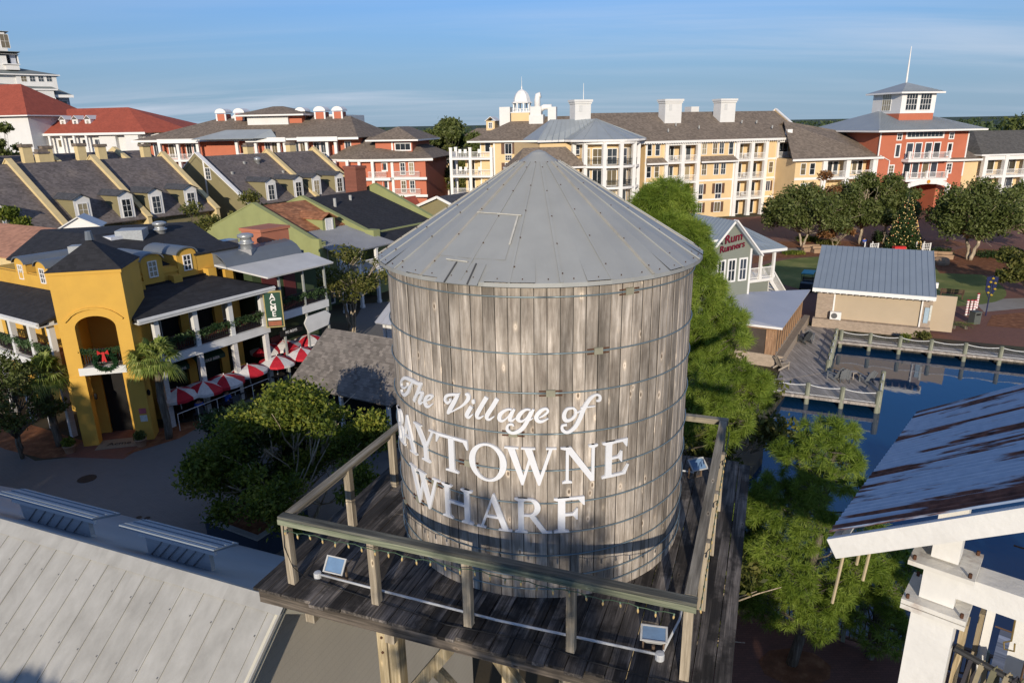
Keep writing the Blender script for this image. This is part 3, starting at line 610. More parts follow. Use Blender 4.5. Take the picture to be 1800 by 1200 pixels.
def window(T, u, z, w, h, v=0., nx=2, ny=2, fr=.10, rz=0., name='window', frame=None, pane=None, shut=0, lab=None):
    """u, z: centre of the opening. Frame with glazing bars, pane a child"""
    frame = frame or WHT; pane = pane or PANE; k = (name, round(w, 2), round(h, 2), nx, ny, fr, frame.name, pane.name)
    if k not in _WC:
        m = MB(); W2, H2 = w/2+fr, h/2+fr; t = .05
        m.box(-W2, -t, -H2, -w/2, .0, H2); m.box(w/2, -t, -H2, W2, 0, H2); m.box(-w/2, -t, h/2, w/2, 0, H2); m.box(-w/2, -t-.03, -H2, w/2, 0, -h/2)
        b = .022 if w < 1.4 else .03
        for i in range(1, nx): x = -w/2+w*i/nx; m.box(x-b, -t+.012, -h/2, x+b, -.012, h/2)
        for j in range(1, ny):
            y = -h/2+h*j/ny
            for i in range(nx): m.box(-w/2+w*i/nx+(b if i else 0), -t+.014, y-b, -w/2+w*(i+1)/nx-(b if i < nx-1 else 0), -.012, y+b)
        f = m.build(name, frame, T); p = MB().add([(-w/2, -.016, -h/2), (w/2, -.016, -h/2), (w/2, -.016, h/2), (-w/2, -.016, h/2)], [(0, 1, 2, 3)]).build('pane', pane, f)
        _WC[k] = f
    else:
        s = _WC[k]; f = s.copy(); COL.objects.link(f); f.parent = T; p = s.children[0].copy(); COL.objects.link(p); p.parent = f
    c, s_ = math.cos(rz), math.sin(rz); f.location = (u, v, z); f.rotation_euler = (0, 0, rz)
    if shut:
        for sg in (-1, 1):
            k = ('shutter', round(h, 2), shut)
            if k not in _WC:
                o = MB().box(-shut/2, -.05, -h/2-.05, shut/2, 0, h/2+.05).build('shutter', SHUT, T); _WC[k] = o
            else: o = _WC[k].copy(); COL.objects.link(o); o.parent = T
            dx = sg*(w/2+fr+shut/2+.01); o.location = (u+dx*c, v+dx*s_, z); o.rotation_euler = (0, 0, rz)
    return f
def railing(T, u0, u1, z, v, h=1.05, rz=0., m=None, step=.16, base=(0, 0)):
    L = u1-u0; k = ('rail', round(L, 1), h, (m or WHT).name, step)
    if k not in _WC:
        b = MB(); b.box(0, -.03, h-.07, L, .03, h); b.box(0, -.02, .08, L, .02, .14); n = max(2, int(L/step))
        for i in range(n+1): x = L*i/n; b.box(x-.018, -.014, .14, x+.018, .014, h-.07)
        o = b.build('balcony_railing', m or WHT, T); _WC[k] = o
    else: o = _WC[k].copy(); COL.objects.link(o); o.parent = T
    o.location = (u0, v, z); o.rotation_euler = (0, 0, rz); return o
def column(T, u, v, z0, z1, w=.45, m=None):
    k = ('col', round(z1-z0, 1), w, (m or WHT).name)
    if k not in _WC:
        b = MB(); H = z1-z0; b.box(-w/2, -w/2, 0, w/2, w/2, H); b.box(-w/2-.04, -w/2-.04, 0, w/2+.04, w/2+.04, .25); b.box(-w/2-.04, -w/2-.04, H-.22, w/2+.04, w/2+.04, H-.004)
        o = b.build('column', m or WHT, T); _WC[k] = o
    else: o = _WC[k].copy(); COL.objects.link(o); o.parent = T
    o.location = (u, v, z0); return o
SPLIT = {'corner_board', 'trim', 'doors', 'floor_band', 'post', 'rear_post', 'wall_behind', 'ladder_board', 'column_head', 'scalloped_trim_'}
def part(T, name, m, *boxes):
    if len(boxes) > 1 and name in SPLIT: return [part(T, name, m, q) for q in boxes][-1]
    b = MB()
    for q in boxes: b.box(*q)
    return b.build(name, m, T)
def hip(T, u0, u1, v0, v1, z, h, m, ov=.6, inset=None, fascia=WHT, name='roof', t=.12, flat_top=0, fh=.28):
    """hip roof; ridge along u (or along v if deeper); inset: distance of the ridge end from the eave end"""
    a0, a1, b0, b1 = u0-ov, u1+ov, v0-ov, v1+ov; b = MB()
    if (a1-a0) >= (b1-b0):
        ins = (b1-b0)/2 if inset is None else inset; ym = (b0+b1)/2; r0, r1 = (a0+ins, ym, z+h), (a1-ins, ym, z+h)
        P = [(a0, b0, z), (a1, b0, z), (a1, b1, z), (a0, b1, z)]
        fs = [[P[0], P[1], r1, r0], [P[2], P[3], r0, r1], [P[1], P[2], r1], [P[3], P[0], r0]]
        if abs(r0[0]-r1[0]) < .05: fs = [[P[0], P[1], r0], [P[1], P[2], r0], [P[2], P[3], r0], [P[3], P[0], r0]]
    else:
        ins = (a1-a0)/2 if inset is None else inset; xm = (a0+a1)/2; r0, r1 = (xm, b0+ins, z+h), (xm, b1-ins, z+h)
        P = [(a0, b0, z), (a1, b0, z), (a1, b1, z), (a0, b1, z)]
        fs = [[P[0], P[1], r0], [P[1], P[2], r1, r0], [P[2], P[3], r1], [P[3], P[0], r0, r1]]
    for f in fs: b.add(f, [tuple(range(len(f)))])
    b.add([(a0, b0, z), (a1, b0, z), (a1, b1, z), (a0, b1, z)], [(3, 2, 1, 0)])
    r = b.build(name, m, T)
    if fascia:
        f = MB(); k = .05
        f.box(a0-k, b0-k, z-fh, a1+k, b0, z-.003); f.box(a0-k, b1, z-fh, a1+k, b1+k, z-.003); f.box(a0-k, b0+.002, z-fh, a0, b1-.002, z-.003); f.box(a1, b0+.002, z-fh, a1+k, b1-.002, z-.003); f.build('fascia', fascia, r)
    return r
def slope(T, pts, m, t=.14, name='roof', seams=0, seam_dir=None, trim=None):
    b = MB().slab(pts, t); o = b.build(name, m, T)
    if seams:
        P = [Vector(p) for p in pts]; s = MB()      # pts ordered eave-left, eave-right, ridge-right, ridge-left
        n = max(2, int((P[1]-P[0]).length/seams)); nn = (P[1]-P[0]).cross(P[3]-P[0]).normalized(); 
        if nn.z < 0: nn = -nn
        for i in range(n+1):
            a = P[0].lerp(P[1], i/n)+nn*.018; c = P[3].lerp(P[2], i/n)+nn*.018; s.beam(a, c, .045, .04, up=nn)
        s.build('seams', m, o)
    return o
def gable_roof(T, u0, u1, v0, v1, z, h, m, along='u', ov=.4, t=.12, seams=0, name='roof'):
    a0, a1, b0, b1 = u0-ov, u1+ov, v0-ov, v1+ov
    if along == 'u':
        y = (b0+b1)/2; k = h/((b1-b0)/2); 
        A = [(a0, b0, z), (a1, b0, z), (a1, y, z+h), (a0, y, z+h)]; B = [(a1, b1, z), (a0, b1, z), (a0, y, z+h), (a1, y, z+h)]
    else:
        x = (a0+a1)/2; A = [(a0, b1, z), (a0, b0, z), (x, b0, z+h), (x, b1, z+h)]; B = [(a1, b0, z), (a1, b1, z), (x, b1, z+h), (x, b0, z+h)]
    slope(T, A, m, t, name, seams); slope(T, B, m, t, name, seams)
def gable_wall(T, u0, u1, v, z0, z1, h, m, th=.25, name='gable_wall', along='u'):
    pts = [(u0, z0), (u1, z0), (u1, z1), ((u0+u1)/2, z1+h), (u0, z1)]; b = MB()
    if along == 'u': b.slab([(p[0], v, p[1]) for p in pts], d=(0, th, 0))
    else: b.slab([(v, p[0], p[1]) for p in pts], d=(th, 0, 0))
    return b.build(name, m, T)

# ============================================================ cream yellow hotel
def hotel_yellow():
    F = Fr((24, 118), (51, 127)); T = F.thing('hotel', 'long cream yellow hotel with brown shingle roof and stacked white balconies', 'building')
    fl = [3.1, 6.35, 9.6]; EA = 13.0
    # recessed back wall, solid bays
    W = MB(); W.box(-1.8, 1.8, 0, 29.4, 17.5, EA-.1); 
    bays = [(-1.8, 1.9), (8.5, 15.6), (22.1, 24.0), (28.5, 29.4)]
    for a, b in bays: W.box(a, 0, 0, b, 1.798, EA-.1)
    W.build('wall', HOTY, T)
    for a, b in bays[:3]:
        part(T, 'floor_band', WHT, *[(a, -.06, z-.18, b, -.002, z+.12) for z in fl])
        if b-a > 3 or a < 0: # little skirt roof between third and fourth storey
            slope(T, [(a-.1, -1.0, 9.55), (b+.1, -1.0, 9.55), (b-.3, .0, 10.35), (a+.3, .0, 10.35)], SHB, .1, 'skirt_roof'); part(T, 'skirt_fascia', WHT, (a-.12, -1.08, 9.3, b+.12, -1.003, 9.56))
    part(T, 'corner_board', WHT, *[(x-.12, -.07, 0, x+.12, -.003, EA-.4) for x in (-1.6, 8.62, 15.48, 29.2)])
    # windows of solid bays
    for u in (-1.0, .5):
        window(T, u, 11.6, .75, 1.7, 0, 1, 2); window(T, u, 8.1, .75, 1.7, 0, 1, 2)
    window(T, .0, 4.9, 1.1, 1.5, 0, 2, 1, shut=.45); window(T, 0, 1.7, 1.1, 1.5, 0, 2, 1, shut=.45)
    for u in (9.4, 11.5, 12.8): window(T, u, 11.55, .8, 1.7, 0, 2, 2)
    window(T, 14.7, 11.5, .8, 1.9, 0, 1, 2)
    for u in (9.6, 12.0, 13.4): window(T, u, 8.15, .85, 1.75, 0, 2, 2)
    for z in (4.9, 1.75): window(T, 9.2, z, .75, 1.6, 0, 2, 1, shut=.5); window(T, 12.7, z, 1.15, 1.6, 0, 2, 1, shut=.55)
    window(T, 12.7, 3.55, 1.1, .8, 0, 2, 1, fr=.07, pane=PANE); window(T, 9.2, 3.55, .8, .8, 0, 1, 1, fr=.07)
    window(T, 23.2, 8.1, .8, 1.75, 0, 1, 2); window(T, 22.9, 4.9, .8, 1.6, 0, 2, 1, shut=.4)
    # balcony stacks
    for cols in ((2.1, 5.2, 8.2), (15.9, 18.9, 21.8), (24.2, 28.3)):
        for u in cols: column(T, u, -.1, 0, EA-.35, .62 if cols[0] < 24 else .4)
        part(T, 'balcony_floor', WHT, *[(cols[0]-.3, -.35, z-.32, cols[-1]+.3, 1.79, z) for z in fl])
        part(T, 'beam', WHT, (cols[0]-.3, -.3, EA-.75, cols[-1]+.3, .1, EA-.35))
        for a, b in zip(cols[:-1], cols[1:]):
            for z in fl: railing(T, a+.32, b-.32, z, -.15)
            for k, z in enumerate([0]+fl):
                w = b-a
                if a in (2.1, 15.9): window(T, (a+b)/2, z+1.25, 1.9, 2.3, 1.8, 3, 1, name='balcony_door', fr=.12)
                elif a == 24.2:
                    for q in (.7, 2.0, 3.2): window(T, a+q, z+1.35, .85, 1.9, 1.8, 1, 2)
                else: window(T, b-.75, z+1.25, .85, 2.2, 1.8, 1, 1, name='balcony_door', fr=.12)
        for a in (cols[0]+.6, cols[0]+2.2):
            for z in fl:      # a chair on each balcony
                m = MB(); m.box(a, .3, z+.35, a+.5, .8, z+.42); m.box(a, .78, z+.42, a+.5, .84, z+.95)
                for x, y in ((.02, .32), (.44, .32), (.02, .76), (.44, .76)): m.box(a+x, y, z, a+x+.05, y+.05, z+.35)
                m.build('balcony_chair', WHT, T)
    # roof: front and back slope, raised gable end
    RZ = 17.6; rv = 8.2
    slope(T, [(-6, -.75, EA), (29.5, -.75, EA), (29.5, rv, RZ), (-9, rv, RZ)], SHB, .15)
    slope(T, [(29.5, 18, EA), (-14, 18, EA), (-9, rv, RZ), (29.5, rv, RZ)], SHB, .15)
    part(T, 'fascia', WHT, (-3.5, -.84, EA-.32, 29.5, -.755, EA+.02)); part(T, 'scalloped_trim', WHT, *[(x, -.80, EA-.42, x+.22, -.76, EA-.31) for x in [-3.4+.44*i for i in range(74)]])
    b = MB().slab([(29.5, -.9, EA-.3), (29.5, rv, RZ+.25), (29.5, 18, EA-.2), (29.5, 17.5, 5), (29.5, 0, 5)], d=(.35, 0, 0)); b.build('gable_wall', HOTY, T)
    b = MB(); b.beam((29.7, -1.0, EA+.0), (29.7, rv, RZ+.34), .42, .16); b.beam((29.7, rv, RZ+.34), (29.7, 18, EA), .42, .16); b.build('gable_coping', WHT, T)
    slope(T, [(28.9, rv+.2, RZ-.4), (30.4, rv+.2, RZ-1.6), (29.6, rv+.1, RZ+.5)], WHT, .08, 'gable_return')
    # white chimneys on the roof
    for u0, u1, tt in ((4.0, 7.8, 1), (15.0, 18.6, 1), (-12.6, -9.2, 1), (8.2, 10.6, 0), (12.2, 14.4, 0)):
        v0 = 4.6 if tt else 9.5; u0 += .3; w = u1-u0-.3; z1 = 19.3 if tt else 18.5
        m = MB(); m.box(u0, v0, 14.5, u0+w, v0+2.2, z1)
        if tt: m.box(u0-.25, v0-.25, z1, u0+w+.25, v0+2.45, z1+.35); m.box(u0-.12, v0-.12, z1-.3, u0+w+.12, v0+2.32, z1-.003)
        o = m.build('chimney', WSH, T); 
        if tt: MB().box(u0+.7, v0-.04, z1-1.5, u0+1.3, v0-.005, z1-.5).build('louvre', flat('louvre_white', (.6, .6, .58), .6), o)
    MB().tube([(-10.4, 5.6, 19.6), (-10.4, 5.6, 22.2)], .06, 6, .03).build('antenna', WHT, T)
    m = MB()
    for u, v in ((5.5, 3), (9.4, 2), (19, 3.5), (22, 3.4), (24, 1.6), (3, 1.2)): m.box(u, v, 13.2+v*.5+.6, u+.18, v+.18, 13.2+v*.5+1.1)
    m.build('vent_pipes', flat('vent_grey', (.4, .4, .38), .5), T)
    # ---- turret with the grey metal roof
    cx, cv = -8.6, -1.0
    m = MB(); m.lathe([(4.3, 0), (4.3, EA+.3)], 12, (cx, cv+2.4, 0), R_(180), R_(360)); m.build('turret_wall', HOTY, T)
    ang = [R_(a) for a in (188, 214, 246, 274, 304, 330, 352)]; R = 5.6
    P = [(cx+R*math.cos(a), cv+2.6+R*math.sin(a)) for a in ang]
    for x, y in P: column(T, x, y, 0, EA+.3, .6)
    for z in fl+[EA+.2]:
        poly = [(cx+(R+.3)*math.cos(a), cv+2.6+(R+.3)*math.sin(a)) for a in [R_(q) for q in range(180, 361, 12)]]
        MB().prism(poly, z-.35, z).build('balcony_floor', WHT, T)
    DK = flat('dark_rail', (.03, .035, .035), .5)
    for z in fl:
        for (x0, y0), (x1, y1) in zip(P[:-1], P[1:]):
            L = math.hypot(x1-x0, y1-y0); r = math.atan2(y1-y0, x1-x0); railing(T, x0+.3*math.cos(r), x0+.3*math.cos(r)+L-.6, z, y0+.3*math.sin(r), rz=r, m=DK if z > 5 else DK)
    for z in [0]+fl:
        for a in (205, 232, 262, 290, 318, 342):
            q = R_(a); window(T, cx+4.32*math.cos(q), z+1.35, 1.5, 2.3, cv+2.4+4.32*math.sin(q), 2, 2 if z > 9 else 1, rz=q+R_(90), name='balcony_door', fr=.12)
    part(T, 'wall_wing', HOTY, (-19.6, 1.6, 0, -12.6, 14, EA)); part(T, 'wall_link', HOTY, (-12.65, 2.0, 0, -1.7, 14, EA+.2))
    b = MB(); ez = EA+.55; ea = [R_(q) for q in range(180, 361, 20)]; RR = 7.0
    ev = [(-20.2, .9, ez)]+[(cx+RR*math.cos(a), cv+2.4+RR*.82*math.sin(a), ez) for a in ea]+[(-1.4, 8, ez), (-20.2, 8, ez)]
    r0, r1 = (-16.3, 5.4, ez+3.1), (-8.6, 4.4, ez+3.1); n = len(ev)
    for i in range(n):
        a, c = ev[i], ev[(i+1) % n]
        if i in (0,): b.add([a, c, r1, r0], [(0, 1, 2, 3)])
        elif i == n-1: b.add([a, c, r0], [(0, 1, 2)])
        elif i == n-2: b.add([a, c, r0, r1], [(0, 1, 2, 3)])
        else: b.add([a, c, r1], [(0, 1, 2)])
    o = b.build('turret_roof', MGREY, T); f = MB()
    for i in range(n-2):
        f.beam((*ev[i][:2], ez-.16), (*ev[i+1][:2], ez-.16), .12, .3)
    f.build('fascia', WHT, o); s = MB()
    for i in range(1, 11): s.beam((*ev[i][:2], ez+.03), (r1[0], r1[1], r1[2]+.03), .06, .05)
    for i in range(12): x = -20+.95*i; s.beam((x, .9-.28*i if i < 8 else -1.3, ez+.05), (-16.3+.65*i, 5.35-.083*i, ez+3.1), .05, .04)
    s.build('seams', MGREY, o)
    # lower connecting wing with skirt roof left of the turret
    part(T, 'wing_wall', HOTY, (-24, -1.2, 0, -14.0, 1.59, 9.4))
    hip(T, -24.5, -13.6, -1.5, 3.2, 9.6, 2.9, SHB, .5, 2.4)
    for u in (-18.0, -16.1): window(T, u, 7.8, .85, 1.8, -1.2, 2, 2)
    window(T, -13.4, 12.0, .6, 1.4, .9, 1, 2)
    return T
hotel_yellow()
def hotel_wing():
    F = Fr((-11, 130), (8, 126)); T = F.thing('hotel_wing', 'cream yellow hotel wing with white corner balconies and a domed white cupola', 'building')
    EA = 13.2; fl = [4.0, 7.3, 10.4]
    part(T, 'wall', HOTY, (5.9, 1.0, 0, 8.6, 16, EA), (8.6, .0, 0, 13.9, 16, EA), (13.9, 1.5, 0, 24, 16, EA))
    part(T, 'corner_board', WHT, (8.45, -.08, 0, 8.75, -.003, EA-.3), (13.75, -.08, 0, 14.05, -.003, EA-.3), (5.8, .9, 0, 6.0, .995, EA-.3))
    window(T, 7.2, 12.3, .9, 1.9, 1.0, 1, 1)
    for z in (11.9, 8.6, 5.2): window(T, 11.2, z, 1.15, 1.7, 0, 2, 1, shut=.62)
    window(T, 11.2, 10.35, 1.1, .8, 0, 3, 2, fr=.07)
    # corner balcony block
    for u in (.6, 4.2, 8.1):
        column(T, u, -.1, 0, 12.2, .5)
    column(T, .6, 3.2, 0, 12.2, .5)
    for z in fl:
        part(T, 'balcony_floor', WHT, (.3, -.3, z-.35, 8.35, 3.6, z))
        railing(T, .85, 3.95, z, -.1); railing(T, 4.45, 7.85, z, -.1); railing(T, .6, 3.6, z, .1, rz=R_(90))
    part(T, 'balcony_wall', HOTY, (2.6, 2.2, 0, 5.9, 5, 10.05), (5.0, 1.8, 0, 8.58, 2.2, 10.05))
    for z in (0, 4.0, 7.3):
        window(T, 6.6, z+1.6, 1.9, 2.3, 1.8, 2, 1, name='balcony_door', fr=.14, pane=PANE_W); window(T, 3.7, z+1.6, 1.2, 2.3, 2.2, 2, 1, name='balcony_door')
    for u in (1.6, 2.6, 5.2, 6.3):
        for z in (10.4, 7.3):
            m = MB(); m.box(u, .9, z+.7, u+.55, 1.4, z+.78); m.box(u, 1.36, z+.7, u+.55, 1.42, z+1.45); m.box(u+.04, .94, z, u+.1, 1.0, z+.7); m.box(u+.45, .94, z, u+.51, 1.0, z+.7); m.box(u+.04, 1.3, z, u+.1, 1.36, z+.7); m.box(u+.45, 1.3, z, u+.51, 1.36, z+.7); m.build('balcony_chair', WHT, T)
    # roofs
    hip(T, 4.6, 30, -.1, 16, EA+.1, 4.0, SHB, .7, 8.0)
    hip(T, 4.9, 20, 15.6, 34, EA+.08, 4.0, SHB, .7, 8.0)
    part(T, 'skirt_roof', SHB, (12.2, -1.2, 9.7, 16, -.01, 9.9))
    # dormer
    d = part(T, 'dormer', HOTY, (5.6, 6.9, 15.0, 7.2, 11, 16.7)); gable_roof(d, 5.5, 7.3, 6.9, 11, 16.7, .8, WHT, 'v', .15, .08, name='dormer_roof'); window(d, 6.4, 15.9, .6, .9, 6.88, 2, 3, fr=.1)
    # chimneys and flue
    part(T, 'chimney', WSH, (8.0, 7.6, 15.5, 10.0, 10, 19.1)); 
    part(T, 'chimney', WSH, (14.0, 5.2, 14.5, 16.6, 7.4, 17.6), (14.2, 5.3, 17.6, 16.2, 7.2, 19.0)); part(T, 'chimney', WSH, (17.4, 5.6, 14.5, 18.9, 7.2, 18.9))
    m = MB(); m.tube([(15.4, 6.2, 18.6), (15.4, 6.2, 20.2), (15.5, 6.2, 20.9), (16.0, 6.2, 21.0)], .55, 10); m.tube([(15.6, 6.3, 18.2), (16.6, 6.3, 18.9), (18.0, 6.3, 18.9)], .5, 10); m.build('flue', WHT, T, True)
    # cupola
    c = (12.2, 8.0)
    part(T, 'cupola_base', HOTY, (c[0]-1.7, c[1]-1.7, 16.0, c[0]+1.7, c[1]+1.7, 18.0)); part(T, 'cupola_rail', WHT, (c[0]-1.8, c[1]-1.8, 18.0, c[0]+1.8, c[1]+1.8, 18.15))
    for i in range(8):
        a = R_(45*i+22.5); column(T, c[0]+1.55*math.cos(a), c[1]+1.55*math.sin(a), 18.15, 19.7, .22)
    railing(T, c[0]-1.5, c[0]+1.5, 18.15, c[1]-1.55, h=.6)
    MB().lathe([(1.95, 19.7), (1.95, 19.85), (1.6, 20.0), (1.5, 20.6), (1.2, 21.3), (.75, 21.8), (.3, 22.05), (.12, 22.1), (.1, 22.6), (.02, 22.7)], 8, (*c, 0)).build('cupola_dome', WHT, T)
    MB().tube([(*c, 22.5), (*c, 24.3)], .05, 5, .02).build('finial', WHT, T)
    return T
hotel_wing()
def mid_building():
    F = Fr((60, 122), (90, 128)); T = F.thing('shop_block', 'cream yellow balcony building with brown roof between the long hotel and the red clock tower', 'building')
    part(T, 'wall', HOTY, (-12.2, .0, 0, -6.6, 16, 9.6), (-6.6, 2.0, 0, 4.0, 16, 9.6)); part(T, 'floor_band', WHT, (-12.2, -.06, 6.2, -6.6, -.003, 6.6), (-12.2, -.06, 3.0, -6.6, -.003, 3.4))
    for u in (-6.9, -2.5, 2.6): column(T, u, -.1, 0, 9.5, .8)
    for z in (3.3, 6.5):
        part(T, 'balcony_floor', WHT, (-7.2, -.5, z-.35, 3.2, 1.99, z)); railing(T, -6.4, -3.0, z, -.3); railing(T, -2.0, 2.1, z, -.3)
    for u, z in ((-10.7, 8.0), (-9.0, 8.0), (-10.4, 4.7), (-9.0, 4.7)): window(T, u, z, .85, 1.8, 0, 1, 2, shut=0)
    for u in (-5.6, -4.3, -3.2, -1.0, .5, 1.6): window(T, u, 7.9, .8, 2.1, 2.0, 1, 1, name='balcony_door', fr=.12)
    slope(T, [(-13.4, -.9, 9.7), (3.8, -.9, 9.7), (3.8, 9, 13.6), (-9.5, 9, 15.8)], SHB, .15); slope(T, [(3.8, 18, 9.7), (-13.4, 18, 9.7), (-9.5, 9, 15.8), (3.8, 9, 13.6)], SHB, .15)
    part(T, 'fascia', WHT, (-13.4, -.98, 9.38, 3.8, -.905, 9.72)); part(T, 'vent_box', WHT, (-10.4, 6.0, 13.2, -9.5, 6.8, 14.4))
    # shop fronts and canopy under the trees
    slope(T, [(-5, -5.5, 3.0), (6, -5.5, 3.0), (6, -.4, 3.9), (-5, -.4, 3.9)], MGREY, .12, 'canopy_roof')
    for u in (-4.6, -1, 2.4, 5.6): column(T, u, -5.2, 0, 2.9, .3)
    for u in (-11, -8, -5, -2, 1.2): window(T, u, 1.4, 2.1, 2.2, -.01 if u < -6.6 else 1.99, 2, 1, name='shop_window', fr=.12)
    return T
mid_building()
def clock_tower():
    F = Fr((60, 122), (90, 128)); F2 = F; T = F.thing('lookout_tower', 'coral red tower building with grey metal roofs, a white lantern room and a mast', 'building')
    u0, u1 = 2.9, 20.3
    part(T, 'wall', CORAL, (u0, -.5, 0, 8.0, 14, 13.9), (15.4, -.5, 0, u1, 14, 13.9), (8.0, -.5, 5.4, 15.4, 14, 13.9), (8.0, 5, 0, 15.4, 14, 5.39))
    part(T, 'corner_board', WHT, (u0-.12, -.6, 6, u0+.12, -.503, 13.8), (u1-.12, -.6, 6, u1+.12, -.503, 13.8))
    r = hip(T, u0, u1, -.5, 16, 14.0, 3.2, MGREY, 1.9, 7.5)
    s = MB()
    for i in range(41): x = u0-1.7+.51*i; k = min(1, max(.05, min(i, 40-i)/15)); s.beam((x, -2.38, 14.04), (x, -2.38+10.0*k, 14.04+3.2*k), .05, .05)
    s.build('seams', MGREY, r)
    part(T, 'lantern_base', CORAL, (8.4, 2.5, 15.0, 15.2, 9.5, 16.7)); part(T, 'lantern_room', WHT, (8.4, 2.4, 16.7, 15.2, 9.6, 20.1))
    for q in (10.4, 13.2): window(T, q, 18.6, 2.1, 2.7, 2.4, 4, 3, fr=.14)
    window(T, 15.2, 18.6, 2.1, 2.7, 6, 4, 3, rz=R_(90)); window(T, 8.4, 18.6, 2.1, 2.7, 6, 4, 3, rz=R_(-90))
    r = hip(T, 8.4, 15.2, 2.4, 9.6, 20.2, 1.7, MGREY, .9); s = MB()
    for i in range(1, 17): x = 7.5+.5*i; k = min(1, min(i, 17-i)/8.6); s.beam((x, 1.5, 20.24), (x, 1.5+4.5*k, 20.24+1.7*k), .05, .05)
    s.build('seams', MGREY, r)
    MB().tube([(11.8, 6, 21.7), (11.8, 6, 22.3), (11.8, 6, 27.8)], [.12, .17, .06], 8).build('mast', WHT, T)
    # windows around the balconies
    for z, cnt in ((9.2, 4), (5.9, 4)):
        part(T, 'balcony_floor', WHT, (7.6, -2.2, z-.45, 15.8, -.502, z)); railing(T, 7.7, 11.7, z, -2.1, h=1.1); railing(T, 11.7, 15.7, z, -2.1, h=1.1)
        for u in (7.7, 11.7, 15.7): column(T, u, -2.1, z, z+1.3, .3)
        for u in (8.9, 10.6, 12.6, 14.3): window(T, u, z+1.35, 1.15 if cnt else 1, 2.4, -.5, 1, 1, name='balcony_door', fr=.16)
    window(T, 11.6, 13.2, 7.0, .8, -.5, 9, 1, fr=.3)
    for u in (6.6, 16.9): window(T, u, 12.9, .75, .9, -.5, 2, 2, fr=.18); window(T, u, 10.6, .7, 1.9, -.5, 1, 1, fr=.2)
    for u in (5.8, 17.4): window(T, u, 7.4, .9, 1.5, -.5, 2, 3, fr=.18)
    # arched sign over the passage
    b = MB(); P = [(7.2, 4.4), (8.3, 5.0), (10.0, 5.35), (11.7, 5.45), (13.4, 5.35), (15.1, 5.0), (16.2, 4.4)]; 
    for (a, za), (c, zc) in zip(P[:-1], P[1:]): b.beam((a, -2.6, za), (c, -2.6, zc), .2, .75)
    b.build('arch_sign', WHT, T); MB().lathe([(.001, .0), (.3, .02), (.32, .12)], 14, (0, 0, 0)).xf(Matrix.Translation((11.7, -2.72, 5.45)) @ Matrix.Rotation(R_(90), 4, 'X')).build('sign_emblem', flat('sign_orange', (.6, .3, .05), .5), T)
    for u in (7.4, 16.0): column(T, u, -2.4, 0, 4.6, .6)
    m = MB(); m.tube([(3.2, -.65, 9.9), (5.2, -.65, 9.0), (5.3, -.65, 4.0)], .09, 6); m.build('downpipe', WHT, T)
    return T
clock_tower()
def right_building():
    F = Fr((60, 122), (90, 128)); T = F.thing('balcony_building', 'cream and white balcony building with dark roof at the right edge of the photo', 'building')
    part(T, 'wall', HOTY, (16.0, -.3, 0, 23.5, 12, 8.9), (23.5, .6, 0, 50, 14, 9.3))
    slope(T, [(15.6, -1.2, 8.9), (23.3, -1.2, 8.9), (23.3, 6, 11.6), (20.4, 3.5, 10.6)], SHB, .14); slope(T, [(20.4, 3.5, 10.6), (23.6, 3.5, 10.6), (30, 14, 13.4), (20.4, 14, 13.4)], SHB, .14)
    part(T, 'fascia', WHT, (15.6, -1.28, 8.6, 23.4, -1.203, 8.92))
    hip(T, 23.7, 60, -.6, 15, 9.6, 3.8, mat('grey_shingle', (.125, .115, .10), .9, .1, .6, .3, kind='shingle', period=.16, depth=.25), .6, 5.5)
    for u in (24.3, 28.6, 33.2, 38, 43): column(T, u, -.8, 0, 9.3, .7)
    for z in (2.9, 5.9):
        part(T, 'balcony_floor', WHT, (24, -1.1, z-.4, 45, .59, z))
        for a, b in ((24.7, 28.2), (29, 32.8), (33.6, 37.6), (38.4, 42.6)): railing(T, a, b, z, -.9)
    part(T, 'beam', WHT, (24, -1.0, 8.6, 45, -.5, 9.3))
    for z in (1.5, 4.4, 7.4):
        for u in (26.4, 31.0, 35.6, 40.2): window(T, u, z, 2.6, 2.3, .6, 2, 1, name='balcony_door', fr=.14, pane=PANE_W)
    for z in (7.2, 4.0): window(T, 19.2, z, 1.3, 1.5, -.3, 2, 1, shut=.7)
    for u in (18.6, 21.4): window(T, u, 1.5, 1.8, 2.2, -.31, 2, 1, name='shop_window')
    return T
right_building()
# ============================================================ ground, water, paving (structure)
def sheet(name, pts, z, m, holes=None, kind='structure'):
    loops = [[Vector((p[0], p[1], 0)) for p in pts]]+[[Vector((p[0], p[1], 0)) for p in h] for h in (holes or [])]
    tr = tessellate_polygon(loops); fl = [p for l in loops for p in l]; fs = []
    for a, b, c in tr:
        if (fl[b]-fl[a]).cross(fl[c]-fl[a]).z < 0: a, c = c, a
        fs.append((a, b, c))
    b = MB(); b.v = [(p.x, p.y, z) for p in fl]; b.f = fs; o = b.build(name, m); o['kind'] = kind; return o
WZ = -.5
def gp(*pts): return [tuple(G(x, y)[:2]) for x, y in pts]
Bn = gp((1487, 592)); 
BASIN = [(12.1, 17.9), (7.3, 20.3), (8.2, 25.5), (12.5, 31.5), (14.3, 36.3), (17.2, 40.6), (20.6, 42.9), (21.2, 44.0), (24.9, 50.6), (30.1, 48.1), (36.4, 45.0), (45, 40.8), (75, 26), (75, -22), (32, -22), (22, 8)]
GRD = mat('ground_earth', (.07, .055, .032), .95, .35, .15, .3, 6., col2=(.05, .06, .03))
GRASS = mat('lawn_grass', (.15, .18, .045), .95, .25, .35, .6, 60., col2=(.24, .22, .07))
PAVE = mat('grey_pavers', (.20, .19, .175), .85, .26, 1.4, .35, 25, kind='brick', period=.30, col2=(.15, .14, .13))
